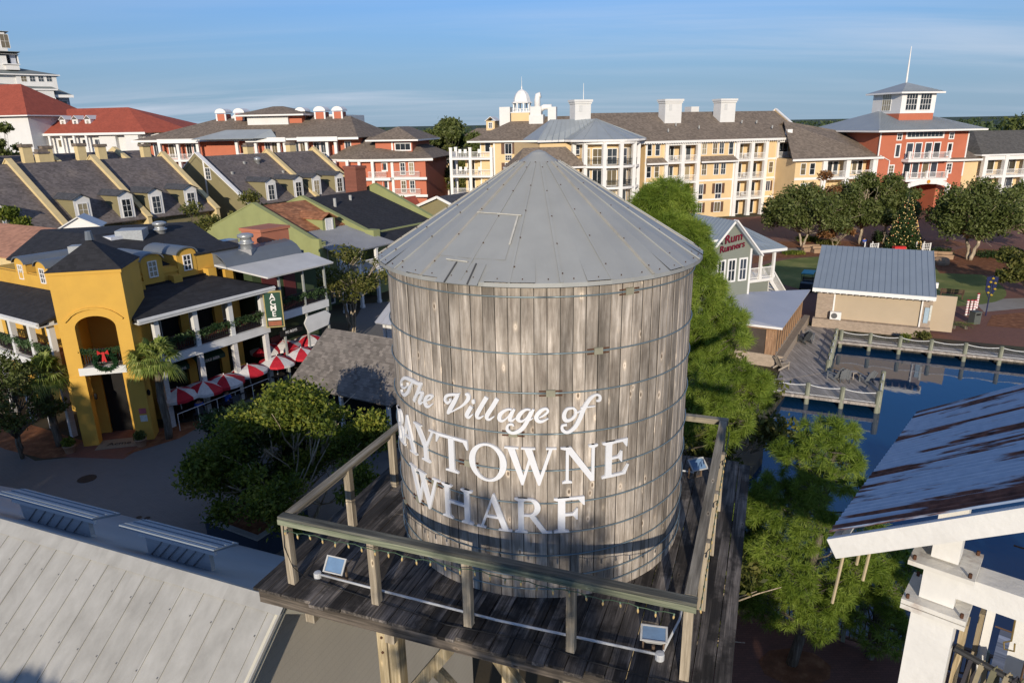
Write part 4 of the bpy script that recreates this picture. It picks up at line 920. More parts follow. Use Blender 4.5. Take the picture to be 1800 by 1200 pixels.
BRK = mat('brick_paving', (.21, .10, .07), .85, .2, .4, .3, 25, kind='brick', period=.26, col2=(.20, .09, .06))
MULCH = mat('pine_straw', (.22, .085, .035), .95, .35, 2.2, .8, 22., col2=(.28, .13, .06))
TAN = mat('tan_path', (.30, .27, .23), .9, .12, .8, .2)
BW = woodmat('boardwalk_wood', (.16, .14, .12), (.34, .30, .26), (.50, .45, .39), axis=1, plank=.15, paxis=0, tone=.22, contrast=.6, knots=False)
PILE = woodmat('pile_wood', (.10, .11, .08), (.22, .23, .17), (.34, .33, .25), axis=2, contrast=.8, knots=False)
def water_mat():
    m, N, L, b = _nodes('basin_water'); tc = N.new('ShaderNodeTexCoord')
    b.inputs['Base Color'].default_value = (.006, .034, .085, 1); b.inputs['Roughness'].default_value = .03; b.inputs['IOR'].default_value = 1.45; b.inputs['Specular IOR Level'].default_value = .9
    mp = N.new('ShaderNodeMapping'); mp.inputs['Scale'].default_value = (1.2, .8, 1); mp.inputs['Rotation'].default_value = (0, 0, .5); L.new(tc.outputs['Object'], mp.inputs[0])
    n = N.new('ShaderNodeTexNoise'); n.inputs['Scale'].default_value = 1.3; n.inputs['Detail'].default_value = 3; L.new(mp.outputs[0], n.inputs['Vector'])
    bp = N.new('ShaderNodeBump'); bp.inputs['Strength'].default_value = .10; bp.inputs['Distance'].default_value = .05; L.new(n.outputs[0], bp.inputs['Height']); L.new(bp.outputs[0], b.inputs['Normal']); return m
sheet('ground', [(-7000, -300), (7000, -300), (7000, 9000), (-7000, 9000)], 0., GRD, [BASIN])
sheet('water', [(5, -25), (78, -25), (78, 53), (5, 53)], WZ, water_mat())
sheet('basin_bottom', [(4, -26), (79, -26), (79, 54), (4, 54)], -2.4, GRD)
m = MB()
for i in range(len(BASIN)):
    a, b = BASIN[i], BASIN[(i+1) % len(BASIN)]
    m.add([(a[0], a[1], -2.4), (b[0], b[1], -2.4), (b[0], b[1], -.001), (a[0], a[1], -.001)], [(0, 1, 2, 3)])
o = m.build('seawall', woodmat('seawall_wood', (.02, .018, .015), (.07, .06, .045), (.13, .11, .08), axis=2, knots=False)); o['kind'] = 'structure'
sheet('street', [(-60, 5), (-2, 5), (-1, 30), (-2, 50), (-8, 66), (-14, 64), (-13.0, 47.5), (-17.5, 38), (-20.5, 33.0), (-24.5, 32.2), (-30, 36), (-60, 46)], .004, PAVE)
sheet('entry_apron', [(-23.6, 32.6), (-20.0, 32.2), (-19.2, 36), (-23.2, 36)], .010, BRK)
sheet('mulch_bed', [(-20.2, 32.6), (-18.2, 34.6), (-17.4, 37.2), (-19.5, 36.5), (-19.8, 34.2)], .014, MULCH)
sheet('mulch_bed', [(-24.2, 32.4), (-23.2, 32.6), (-23.4, 34.5), (-30, 38), (-34, 40), (-33, 37.4), (-27, 33.6)], .014, MULCH)
lc = (38.5, 71.5); sheet('lawn', [(lc[0]+11.3*math.cos(a)*(1+.05*math.sin(3*a)), lc[1]+12.2*math.sin(a)) for a in [2*math.pi*i/40 for i in range(40)]], .012, GRASS)
sheet('plaza', [(26, 53), (32, 50.2), (50, 41.5), (80, 30), (110, 128), (60, 121), (50, 124), (25, 116), (14, 75)], .004, BRK)
sheet('path', [(40.5, 57.3), (46, 58.6), (58, 57), (58, 62), (46, 61.8), (42, 61.2)], .010, TAN)
sheet('path', [(28, 84.5), (36, 88), (43, 87.6), (42.4, 90), (30, 89.5)], .010, TAN)
sheet('mulch_bed', [(38.0, 53.2), (43, 51.0), (52, 47.5), (54, 55), (45.5, 57.4), (40.4, 56.2)], .016, MULCH)
sheet('mulch_bed', [(46, 73), (58, 70), (66, 84), (58, 88), (50, 82)], .016, MULCH)
sheet('mulch_bed', [(36, 90.5), (60, 89.4), (60, 94), (36, 95)], .016, MULCH)
sheet('mulch_bed', [(27, 79), (32.5, 83.2), (40, 84.6), (40, 86.4), (33, 86.0), (26, 82)], .016, MULCH)
sheet('promenade', [(5.2, 21.3), (7.3, 20.3), (12.1, 17.9), (22, 8), (32, -22), (8, -22), (3, 10)], .004, BRK)
sheet('mulch_bed', [(8.5+1.1*math.cos(a), 17.3+.8*math.sin(a)) for a in [.7*i for i in range(9)]], .012, MULCH)
# ------------------------------------------------------------ boardwalk round the basin
def boardwalk():
    b = MB(); poly = [(24.9, 50.4), (25.6, 52.6), (23.4, 52.2), (17.6, 41.2), (17.0, 39.2), (20.9, 37.2), (22.1, 39.7), (19.9, 40.9)]
    b.prism([(24.9, 50.4), (25.9, 53.4), (23.2, 54.2), (16.9, 41.6), (20.75, 43.05)], -.12, .06); b.prism([(16.9, 41.55), (15.9, 39.8), (21.4, 37.4), (23.5, 41.1), (20.8, 43.0)], -.12, .058)
    o = b.build('boardwalk', BW); o['kind'] = 'structure'
    b = MB(); b.prism([(24.9, 50.9), (24.5, 49.6), (30.0, 47.0), (45, 39.6), (52, 36), (52.6, 37.2), (45.6, 40.9), (30.6, 48.2)], -.10, .055); o = b.build('boardwalk', BW); o['kind'] = 'structure'
boardwalk()
def net_rail(pts, label, spacing=2.1):
    """posts, two sagging ropes and netting between them"""
    T = thing('net_railing', label, 'railing', (*pts[0], 0), 0, 'rope and net railings round the basin'); o = Vector((*pts[0], 0))
    P = []
    for a, b in zip(pts[:-1], pts[1:]):
        a, b = Vector((*a, 0)), Vector((*b, 0)); n = max(1, round((b-a).length/spacing))
        for i in range(n): P.append(a.lerp(b, i/n)-o)
    P.append(Vector((*pts[-1], 0))-o); base = None
    NET = flat('white_net', (.30, .30, .28), .7); ROPE = flat('white_rope', (.72, .72, .70), .7)
    for p in P:
        if base is None: base = MB().lathe([(.14, -1.9), (.14, .80), (.12, .86), (.001, .88)], 10).build('post', PILE, T, True); c = base
        else: c = base.copy(); COL.objects.link(c); c.parent = T
        c.location = p
    for a, b in zip(P[:-1], P[1:]):
        n = 8; top = []; bot = []
        for i in range(n+1):
            t = i/n; q = a.lerp(b, t); s = 4*t*(1-t); top.append(q+Vector((0, 0, (.76-.12*s)))); bot.append(q+Vector((0, 0, .12)))
        m = MB().tube(top, .026, 5); m.build('rope', ROPE, T)
        m = MB(); k = 26; L_ = (b-a).length
        def tp(t): s = 4*t*(1-t); return a.lerp(b, t)+Vector((0, 0, (.76-.12*s)))
        def bt(t): return a.lerp(b, t)+Vector((0, 0, .12))
        nn = max(6, int(L_/.11)); hh = 6
        for i in range(-hh, nn):    # diagonal mesh
            for sg in (0, 1):
                seg = []
                for j in range(hh+1):
                    t = (i+j)/nn
                    if 0 <= t <= 1:
                        f = j/hh if sg == 0 else 1-j/hh; seg.append(bt(t).lerp(tp(t), f))
                if len(seg) > 1: m.tube([seg[0], seg[-1]], 0.0045, 3)
        m.build('net', NET, T); m = MB().tube([bt(0), bt(1)], .018, 4); m.build('rope', ROPE, T)
net_rail([(24.8, 49.9), (30.0, 47.2), (45, 39.8), (51, 36.7)], 'long rope and net railing on posts along the seawall before the small stage building')
net_rail([(24.6, 50.3), (20.85, 43.2)], 'rope and net railing running from the stage building down the dock side', 1.7)
net_rail([(16.1, 39.9), (21.3, 37.55)], 'rope and net railing on the water side of the dock platform with chairs', 2.1)
net_rail([(21.4, 37.6), (23.3, 40.9)], 'short rope and net railing closing the end of the dock platform', 2.2)
# promenade railing at the bottom right
def picket_rail():
    T = thing('picket_railing', 'dark brown picket railing along the shaded brick promenade', 'railing', (5.6, 21.1, 0), math.atan2(-.49, .87)); Wd = flat('dark_wood_rail', (.10, .06, .04), .7)
    L_ = 13.0; m = MB(); m.box(0, -.05, .98, L_, .07, 1.03); m.box(0, -.02, .12, L_, .02, .18)
    m.build('top_rail', Wd, T); b = None
    m = MB()
    for i in range(int(L_/.13)): m.box(i*.13, -.02, .18, i*.13+.04, .02, .98)
    m.build('pickets', Wd, T)
    for i in range(8):
        if b is None: b = c = MB().box(-.06, -.06, -.05, .06, .06, 1.15).build('post', PILE, T)
        else: c = b.copy(); COL.objects.link(c); c.parent = T
        c.location = (i*L_/7, 0, 0)
picket_rail()
# ============================================================ small stage building
def stage():
    F = Fr((24.9, 54.0), (31.7, 50.6)); T = F.thing('stage_building', 'low tan building with blue grey metal roof standing between the lawn and the basin', 'building')
    TANW = mat('tan_panel', (.46, .37, .26), .85, .05, .6, .15, 12); STN = mat('stone_base', (.38, .30, .23), .9, .25, 3, .5, kind='brick', period=.2, stretch=(1, 1, 2))
    w = F.L; z = lambda k, ox, oy: None
    part(T, 'wall', TANW, (.9, .0, 0, w-.6, 5.2, 3.3)); part(T, 'stone_base', STN, (-.5, -.55, 0, w+.1, -.003, .75)); part(T, 'stone_corner', STN, (-.35, -.12, 0, .9, 5.3, 3.25)); part(T, 'stone_corner', STN, (w-.6, -.12, 0, w+.05, 5.3, 3.25))
    part(T, 'trim', WHT, (.86, -.17, .76, .98, -.125, 3.2), (w-.68, -.17, .5, w-.58, -.125, 3.2))
    # mono pitch roof rising away from the water
    e0, e1 = -1.0, 6.4; za, zb = 3.35, 5.55
    slope(T, [(-.7, e0, za), (w+.1, e0, za), (w+.1, e1, zb), (-.7, e1, zb)], mat('blue_seam_metal', (.27, .315, .355), .5, .08, .5, .05, metal=.15), .12, 'roof', .42)
    part(T, 'fascia', WHT, (-.72, e0-.06, za-.30, w+.12, e0-.002, za-.02)); m = MB()
    for i in range(19): x = -.55+i*(w+.5)/18; m.box(x, e0+.01, za-.36, x+.09, .0, za-.13)
    m.build('rafter_tails', WHT, T)
    b = MB().slab([(w-.1, e0, za-.2), (w-.1, e1, zb-.15), (w-.1, e1, 0), (w-.1, 5.2, 0), (w-.1, 5.2, 3.2)], d=(.1, 0, 0)); 
    part(T, 'screen_panel', TANW, (w+.12, 1.2, 0.2, w+1.7, 1.35, 3.0)); part(T, 'notice_board', flat('notice_blue', (.35, .45, .52), .5), (w-.42, -.2, 1.1, w-.12, -.13, 2.3)); part(T, 'notice_board', flat('notice_white', (.62, .62, .55), .5), (w-.1, -.2, 1.3, w+.04, -.13, 2.5))
    part(T, 'roof_lamp', WHT, (w+.1, 1.4, 3.5, w+.35, 1.7, 3.9))
    a = thing('air_conditioner', 'white air conditioner unit on the wall of the tan stage building', 'air conditioner', F.a+Vector((0, 0, 0)), F.rz)
    part(a, 'case', WHT, (.75, -.75, .85, 1.55, -.42, 1.45)); MB().lathe([(.001, .02), (.22, .02), (.23, 0)], 16).xf(Matrix.Translation((1.05, -.755, 1.15)) @ Matrix.Rotation(R_(90), 4, 'X')).build('fan_grille', flat('fan_dark', (.12, .12, .12), .6), a); part(a, 'pipe', WHT, (1.45, -.45, 0, 1.51, -.39, .84))
stage()
# ============================================================ grey gabled restaurant with annex
def K_(a, b): return (1200+a/3, 350+b/3)
BLUM = MATS['blue_seam_metal']
def txt(T, s, size, m, loc, rot, name='lettering', ext=.02, font_shear=0., spacing=1.0, align='CENTER'):
    c = bpy.data.curves.new(name, 'FONT'); c.body = s; c.size = size; c.extrude = ext; c.align_x = align; c.align_y = 'CENTER'; c.shear = font_shear; c.space_character = spacing; c.offset = size*.012; c.resolution_u = 3
    o = bpy.data.objects.new(name, c); COL.objects.link(o); dg = bpy.context.evaluated_depsgraph_get(); me = bpy.data.meshes.new_from_object(o.evaluated_get(dg)); bpy.data.objects.remove(o); bpy.data.curves.remove(c)
    me.materials.clear(); me.materials.append(m); o = bpy.data.objects.new(name, me); COL.objects.link(o); o.parent = T; o.location = loc; o.rotation_euler = rot; return o
def restaurant():
    B = Vector((17.9, 51.1)); X = Vector((.92, .39)); A = B-X*5.2
    F = Fr(A, B); T = F.thing('restaurant', 'grey sided gabled restaurant with dark red sign, blue metal roof and white porch', 'building')
    SID = mat('grey_green_siding', (.22, .235, .195), .75, .05, .6, .1, kind='siding', period=.16, depth=.2)
    R0 = F.L; up, zp = F.on(*K_(262, 118)); ur, zr = R0, 7.0; kp = (zp-zr)/(ur-up); ul = up-4.6; zl = zp-kp*4.6
    b = MB(); b.slab([(ul, 0, 0), (ur, 0, 0), (ur, 0, zr), (up, 0, zp), (ul, 0, zl)], d=(0, 13, 0)); b.build('wall', SID, T)
    part(T, 'corner_board', WHT, (R0-.11, -.04, 0, R0+.05, .1, zr-.05))
    for px, py in ((203, 350), (258, 357), (317, 357)):
        u, z = F.on(*K_(px, py)); window(T, u, 5.45, .55, 1.5, 0, 2, 2, fr=.12)
    # roof
    ov = .35; el, zel = ul-.9, zp-kp*(up-ul+.9)
    slope(T, [(el, 9, zel), (el, -ov, zel), (up, -ov, zp+.1), (up, 7.0, zp+.1)], BLUM, .1, 'roof', .45)
    er = R0+.55; zer = zp-kp*(er-up)
    slope(T, [(er, -ov, zer+.05), (er, 3.6, zer+.05), (up, 3.6, zp+.1), (up, -ov, zp+.1)], BLUM, .1, 'roof')
    slope(T, [(R0-.3, 3.1, 6.0), (R0+6.5, 3.1, 6.0), (R0+4.6, 6.6, 7.5), (up+.6, 6.6, 8.3)], BLUM, .1, 'porch_roof', .5)
    slope(T, [(R0+6.5, 3.1, 6.0), (R0+6.5, 10, 6.0), (R0+4.6, 6.6, 7.5)], BLUM, .1, 'porch_roof'); slope(T, [(el, 9, zel), (R0+6.5, 10, 6.0), (R0+4.6, 6.6, 7.5), (up, 7.0, zp+.1)], BLUM, .1, 'roof'); part(T, 'fascia', WHT, (R0+.2, 3.03, 5.78, R0+6.5, 3.095, 6.0))
    # white vented barge board
    b = MB(); b.beam((up, -ov-.02, zp+.13), (er+.1, -ov-.02, zer), .45, .10); b.build('bargeboard', WHT, T)
    m = MB()
    for i in range(9): t = (i+.5)/9.; q = Vector((up, -ov-.02, zp+.19)).lerp(Vector((er+.1, -ov-.02, zer+.06)), t); m.box(q.x-.08, q.y-.1, q.z-.02, q.x+.06, q.y+.1, q.z+.02)
    m.build('vent_slots', flat('slot_dark', (.10, .09, .08), .8), T); b = MB(); b.beam((up, -ov, zp), (el, -ov, zel-.1), .06, .16); b.build('bargeboard', WHT, T)
    # sign
    u, z = F.on(*K_(262, 225)); RD = flat('sign_red', (.16, .012, .03), .4); BK = flat('sign_black', (.02, .015, .02), .5)
    for dx, dz, s, w in ((.0, .28, 'Rum', .86), (-.05, -.36, 'Runners', .68)):
        txt(T, s, w*1.02, BK, (u+dx+.03, -.03, z+dz-.03), (R_(90), R_(-8), 0), 'sign_shadow', .02, .15); txt(T, s, w, RD, (u+dx, -.09, z+dz), (R_(90), R_(-8), 0), 'sign_letters', .025, .15)
    b = MB(); b.slab([(u-1.9, -.06, z+.1), (u-1.0, -.06, z+.42), (u-.7, -.06, z+.30), (u-1.0, -.06, z+.15), (u-.85, -.06, z-.15), (u-1.2, -.06, z-.05)], d=(0, .05, 0)); b.build('sign_swoosh', BK, T)
    b = MB(); b.slab([(u-1.95, -.12, z+.28), (u-1.2, -.12, z+.30), (u-1.3, -.12, z+.12), (u-1.95, -.12, z+.12)], d=(0, .04, 0)); b.build('sign_cuff', WHT, T)
    # porch
    fz = 3.5; p0, p1 = R0+.02, R0+5.9
    part(T, 'porch_floor', WHT, (p0, 3.6, fz-.25, p1, 9, fz)); part(T, 'porch_base', SID, (p0, 3.9, 0, p1-.3, 9, fz-.251)); part(T, 'porch_back', WSH, (p0, 6.6, fz, p0+5.0, 6.75, 5.9))
    for u_, v_ in ((p0+3.0, 3.7), (p0+4.4, 3.7), (p1-.1, 3.7), (p1-.1, 6.4), (p1-.1, 8.8)): column(T, u_, v_, fz, 5.85, .2)
    railing(T, p0, p1-.2, fz, 3.7, h=.95, step=.13); railing(T, p1-.05, p1+1.8, fz, 4.2, h=.95, rz=R_(90)) if 0 else None
    window(T, p0+4.4, 4.8, .7, 1.4, 6.6, 2, 2); window(T, p0+3.2, 5.1, .5, .6, 6.6, 2, 2)
    # stairs going down to the right
    m = MB()
    for i in range(9): m.box(p1+.02+.28*i, 4.2, fz-.3-.36*i, p1+.34+.28*i, 5.4, fz-.16-.36*i)
    m.box(p1+.05, 4.2, 0, p1+.1, 4.3, fz-.35); m.build('stairs', WHT, T)
    b = MB(); b.beam((p1, 4.15, fz-.15), (p1+2.7, 4.15, .1), .06, .3); b.beam((p1, 5.45, fz-.15), (p1+2.7, 5.45, .1), .06, .3); b.build('stair_stringer', WHT, T)
    for v in (4.15, 5.45):
        b = MB(); b.beam((p1, v, fz+.95), (p1+2.4, v, .98+.5), .08, .08); b.beam((p1+2.4, v, 1.48), (p1+3.6, v, 1.4), .08, .08); b.box(p1+2.35, v-.05, 0, p1+2.45, v+.05, 1.5); b.box(p1+3.5, v-.05, 0, p1+3.6, v+.05, 1.45)
        for i in range(26): x = p1+.1+.13*i; zt = fz+.95-(fz+.95-1.48)*min(1, (x-p1)/2.4); b.box(x-.02, v-.02, max(.1, zt-.9), x+.02, v+.02, zt)
        b.build('stair_railing', WHT, T)
    t = thing('porch_table', 'small round table on the white porch of the grey restaurant', 'table', (0, 0, 0)); q = F
    loc = Vector((F.a.x, F.a.y, 0)); 
    def wl(u, v, z): return (F.a.x+u*F.c-v*F.s, F.a.y+u*F.s+v*F.c, z)
    t.location = wl(p0+4.25, 4.9, fz); MB().lathe([(.001, .74), (.4, .74), (.4, .70), (.03, .69), (.03, .04), (.22, .02), (.22, 0)], 16).build('table_top', flat('table_brown', (.14, .08, .04), .5), t)
    return F, wl, (p0, p1, fz)
REST = restaurant()
def annex():
    Bv = Vector((17.7, 44.3)); A = Bv-Vector((.86, -.51))*8.6; F = Fr(A, Bv); L = F.L; D = 10.9
    T = F.thing('screened_annex', 'low flat metal roofed dining annex with brown framed screens beside the dock', 'building')
    WD = woodmat('annex_timber', (.16, .09, .05), (.32, .19, .11), (.45, .30, .18), axis=2, contrast=.5)
    part(T, 'stone_base', mat('sand_stone', (.40, .32, .24), .9, .2, 3, .4, kind='brick', period=.2, stretch=(1, 1, 2)), (0, 0, 0, L, D, .85), (L+.01, .5, 0, L+.45, D+1.5, .7))
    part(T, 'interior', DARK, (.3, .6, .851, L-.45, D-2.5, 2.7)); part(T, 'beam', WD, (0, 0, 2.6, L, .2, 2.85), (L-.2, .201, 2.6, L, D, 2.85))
    SCR = mat('insect_screen', (.06, .045, .035), .55, .2, 1.0, .1, spec=.5)
    part(T, 'side_screen', SCR, (L-.12, .2, .86, L-.08, D-.1, 2.59)); part(T, 'front_screen', SCR, (1.9, .08, .86, L-.7, .12, 2.59))
    b = None
    for i in range(12):
        v = .08+i*(D-.2)/11
        if b is None: b = c = MB().box(-.07, -.07, .85, .07, .07, 2.61).build('post', WD, T)
        else: c = b.copy(); COL.objects.link(c); c.parent = T
        c.location = (L-.06, v, 0)
    part(T, 'corner_panel', WD, (L-.68, -.02, .86, L-.14, .1, 2.59))
    q = F.loc((17.6, 51.4, 0)); r = F.loc((11.5, 49.5, 0))
    slope(T, [(-.4, -.5, 2.98), (L+.4, -.5, 2.98), (L+.4, D+.6, 3.05), (q.x, q.y, 3.55), (r.x, r.y, 3.6)], mat('pale_seam_metal', (.46, .47, .50), .5, .08, .4, .05, metal=.15), .10, 'roof')
    m = MB()
    for i in range(21): x = -.3+i*(L+.6)/20; m.box(x, -.48, 2.99, x+.03, 5.4 if x < 6 else D-1, 3.03)
    part(T, 'fascia', WHT, (-.4, -.55, 2.84, L+.4, -.502, 2.97))
annex()
# ============================================================ small things round the basin and lawn
def adirondack(label, p, rz, m, group='adirondack chairs on the dock'):
    T = thing('adirondack_chair', label, 'chair', p, rz, group)
    b = MB()
    for i in range(5): b.slab([(-.28, .0+.1*i, .36-.028*i), (.28, .0+.1*i, .36-.028*i), (.28, .085+.1*i, .336-.028*i), (-.28, .085+.1*i, .336-.028*i)], .02)
    b.build('seat', m, T)
    b = MB()
    for i in range(5):
        x = -.24+.12*i; h = 1.0-.06*abs(i-2)**1.3; b.slab([(x-.052, .46, .24), (x+.052, .46, .24), (x+.062, .80, h), (x-.062, .80, h)], .02)
    b.build('backrest', m, T)
    for s in (-1, 1):
        MB().slab([(s*.27-.07, -.12, .56), (s*.27+.07, -.12, .56), (s*.29+.05, .62, .53), (s*.29-.05, .62, .53)], .025).build('armrest', m, T)
        b = MB(); b.beam((s*.29, -.02, 0), (s*.29, -.02, .54), .09, .03, up=(0, 1, 0)); b.beam((s*.29, -.02, .32), (s*.27, .78, .04), .03, .12); b.build('leg', m, T)
    return T
GC = flat('chair_grey', (.17, .18, .19), .6); GB = flat('chair_dark', (.06, .065, .07), .6); GT = flat('chair_tan', (.36, .31, .25), .6)
def onp(x, y): v = G(x, y, .06); return (v.x, v.y, .06)
adirondack('dark grey adirondack chair facing left beside the annex wall on the dock', onp(*K_(625, 750)), R_(200), GB)
adirondack('dark grey adirondack chair behind its twin near the annex wall', onp(*K_(668, 742)), R_(150), GC)
adirondack('pale tan adirondack chair alone at the corner of the annex', onp(*K_(540, 890)), R_(110), GT)
adirondack('grey adirondack chair at the left of the dock end row, turned sideways', onp(*K_(780, 945)), R_(205), GC)
adirondack('grey adirondack chair with its back to the small stage building, left of the side table', onp(*K_(845, 950)), R_(165), GC)
adirondack('grey adirondack chair right of the side table at the dock end', onp(*K_(955, 960)), R_(190), GC)
t = thing('side_table', 'small tan side table between the grey dock chairs', 'table', onp(*K_(905, 945))); MB().box(-.22, -.22, .42, .22, .22, .46).build('table_top', GT, t)
for x in (-1, 1):
    for y in (-1, 1): MB().box(x*.18-.025, y*.18-.025, 0, x*.18+.025, y*.18+.025, .419).build('leg', GT, t)
def bench(label, p, rz, m, L=1.9):
    T = thing('bench', label, 'bench', p, rz, 'benches at the edge of the lawn'); part(T, 'seat', m, *[(-L/2, .14*i, .42, L/2, .14*i+.11, .46) for i in range(3)]); part(T, 'backrest', m, *[(-L/2, .42, .55+.13*i, L/2, .46, .65+.13*i) for i in range(3)])
    for x in (-L/2+.1, L/2-.1):
        b = MB(); b.box(x-.04, 0, 0, x+.04, .06, .42); b.box(x-.04, .40, 0, x+.04, .46, .9); b.box(x-.04, 0, .60, x+.04, .42, .65); b.build('leg', m, T)
BRN = flat('bench_brown', (.09, .05, .03), .7)
def gxy(x, y, z=0.): v = G(x, y, z); return (v.x, v.y, z+.01)
bench('dark brown bench on the lawn edge to the right of the stage building', gxy(*K_(1415, 520)), R_(150), BRN); bench('dark brown bench in shade on the lawn left of the stage building', gxy(*K_(683, 455)), R_(150), BRN)
# striped posts, bin, black board
def striped(label, p, n=3):
    T = thing('striped_bollard', label, 'bollard', p, 0, 'red and white striped bollards'); R1 = flat('stripe_red', (.45, .03, .05), .5)
    MB().lathe([(.09, 0), (.09, 1.25)], 12).build('post', WHT, T, True)
    for i in range(5):
        b = MB(); b.tube([(.092*math.cos(a), .092*math.sin(a), .08+.22*i+.03*a) for a in [k*.5 for k in range(14)]], .028, 5); b.build('stripe', R1, T)
    MB().lathe([(.12, 1.25), (.12, 1.31), (.001, 1.36)], 12).build('cap', R1, T)
for i, (x, lab) in enumerate(((1493, 'leftmost of three red and white striped bollards on the brick plaza'), (1513, 'middle one of three red and white striped bollards on the brick plaza'), (1531, 'red and white striped bollard nearest the grey litter bin'), (1548, 'short red and white striped bollard standing apart behind the bin'))):
    p = gxy(*K_(x, 612 if i < 3 else 575)); striped(lab, p)
T = thing('litter_bin', 'square dark grey litter bin on the brick plaza by the striped bollards', 'bin', gxy(*K_(1535, 655)), R_(10)); BG = flat('bin_grey', (.10, .11, .10), .6); MB().box(-.3, -.3, 0, .3, .3, .95).build('body', BG, T); MB().box(-.33, -.33, .951, .33, .33, 1.02).build('lid', BG, T); MB().box(-.2, -.305, .72, .2, -.301, .88).build('opening', DARK, T)
T = thing('game_board', 'black standing board with white round discs beside the tan panel', 'board', gxy(*K_(1357, 615)), R_(-60)); MB().box(-.5, -.04, .25, .5, .04, 1.55).build('panel', flat('board_black', (.015, .015, .02), .4), T)
for x in (-.25, .25):
    for z in (.6, .95, 1.3): MB().lathe([(.001, .0), (.09, .0), (.09, .03)], 14).xf(Matrix.Translation((x, -.045, z)) @ Matrix.Rotation(R_(90), 4, 'X')).build('disc', flat('disc_white', (.5, .55, .65), .4), T)
for x in (-.45, .45): MB().box(x-.03, -.25, 0, x+.03, .25, .249).build('leg', flat('board_black', (0, 0, 0)), T)
# decorated post: dark banner with yellow blossom shapes
T = thing('banner_post', 'tall post with dark blue banners and yellow ornaments in the palm bed', 'post', gxy(*K_(1597, 615))); MB().tube([(0, 0, 0), (0, 0, 3.4)], .05, 8).build('pole', flat('navy', (.015, .02, .07), .5), T)
for s in (-1, 1):
    MB().slab([(s*.12, 0, 1.6), (s*.42, 0, 2.2), (s*.48, 0, 3.3), (s*.10, 0, 3.35)], d=(0, .03, 0)).build('banner', flat('navy', (0, 0, 0)), T)
for x, z in ((-.2, 2.0), (.3, 2.3), (-.25, 2.5), (.25, 2.8), (0, 3.2), (.1, 1.8), (-.15, 2.9)): MB().lathe([(.001, -.09), (.1, -.04), (.12, .02), (.001, .1)], 7, (x, -.06, z)).build('ornament', flat('ornament_yellow', (.55, .38, .04), .5), T)
# stone seat walls, lattice stands and red box in front of the decorated tree
STN = mat('seat_stone', (.36, .24, .15), .9, .2, 1.5, .3, dirt=.3, dirtcol=(.16, .11, .08))
def seat_wall(label, p, rz, L=2.3, w=.8, h=.6):
    T = thing('stone_bench', label, 'stone seat', p, rz, 'stone seat walls round the lawn'); b = MB(); b.box(-L/2, 0, 0, L/2, w, h*.7); b.box(-L/2+.05, w-.3, h*.701, L/2-.05, w, h*1.35); b.build('blocks', STN, T); MB().box(-L/2-.04, -.05, h*.702, L/2+.04, w-.31, h*.85).build('seat_slab', STN, T)
for k, (a, b_, lab) in enumerate(((685, 278, 'first tan stone seat wall from the left behind the lawn'), (740, 285, 'second tan stone seat wall from the left behind the lawn'), (820, 290, 'third tan stone seat wall, behind the middle of the lawn'), (905, 293, 'fourth tan stone seat wall, left of the white lattice stand'), (1325, 315, 'tan stone seat wall right of the decorated tree'), (1385, 318, 'rightmost low stone seat wall under the broad oak'))):
    seat_wall(lab, gxy(*K_(a, b_)), R_(4) if k < 4 else R_(-20), 2.3 if k < 4 else 1.6)
for k, (a, b_, s, lab) in enumerate(((1015, 308, .6, 'small stone block at the foot of the decorated tree, left side'), (1080, 320, .7, 'stone block in front of the decorated tree near the red box'), (1185, 322, .6, 'stone block right of the red box'), (1215, 300, .5, 'stone block behind the right lattice stand'), (1360, 345, .9, 'large boulder at the lawn edge right of the decorated tree'))):
    p = gxy(*K_(a, b_)); b = MB(); b.lathe([(s*.9, 0), (s, s*.3), (s*.92, s*.75), (s*.6, s*.9), (.001, s*.92)], 8); o = b.build('stone_block', STN); o.location = p; tag(o, lab, 'stone', 'stone blocks round the decorated tree')
for x, lab in ((985, 'white lattice stand left of the decorated tree'), (1257, 'white lattice stand right of the decorated tree')):
    T = thing('lattice_stand', lab, 'lattice stand', gxy(*K_(x, 322)), R_(10), 'white lattice stands'); m = MB()
    for sx in (-.5, .5):
        for sy in (-.5, .5): m.box(sx-.05, sy-.05, 0, sx+.05, sy+.05, 2.1)
    m.build('frame', WHT, T); m = MB()
    for i in range(7): z = .2+.3*i; m.box(-.5, -.56, z, .5, -.52, z+.05)
    for i in range(4): x_ = -.35+.23*i; m.box(x_, -.60, .05, x_+.04, -.562, 2.0)
    m.build('lattice', WHT, T)
T = thing('gift_box', 'red upright box with a yellow base in front of the decorated tree', 'box', gxy(*K_(1130, 335))); MB().box(-.65, -.3, .55, .65, .3, 1.9).build('body', flat('box_red', (.55, .03, .03), .5), T); MB().box(-.45, -.36, 0, .45, .3, .549).build('base', flat('box_yellow', (.65, .42, .03), .5), T)
T = thing('golf_cart', 'small teal roofed golf cart parked between annex and stage building', 'golf cart', gxy(*K_(655, 478)), R_(60)); MB().box(-1.1, -.55, 1.75, .9, .55, 1.82).build('roof', flat('teal', (.05, .33, .36), .4), T)
MB().slab([(-1.2, -.55, .3), (1.15, -.55, .3), (1.15, -.55, .75), (.5, -.55, .85), (.3, -.55, .55), (-.2, -.55, .55), (-.3, -.55, .85), (-1.2, -.55, .85)], d=(0, 1.1, 0)).build('body', flat('cart_dark', (.03, .04, .05), .4), T)
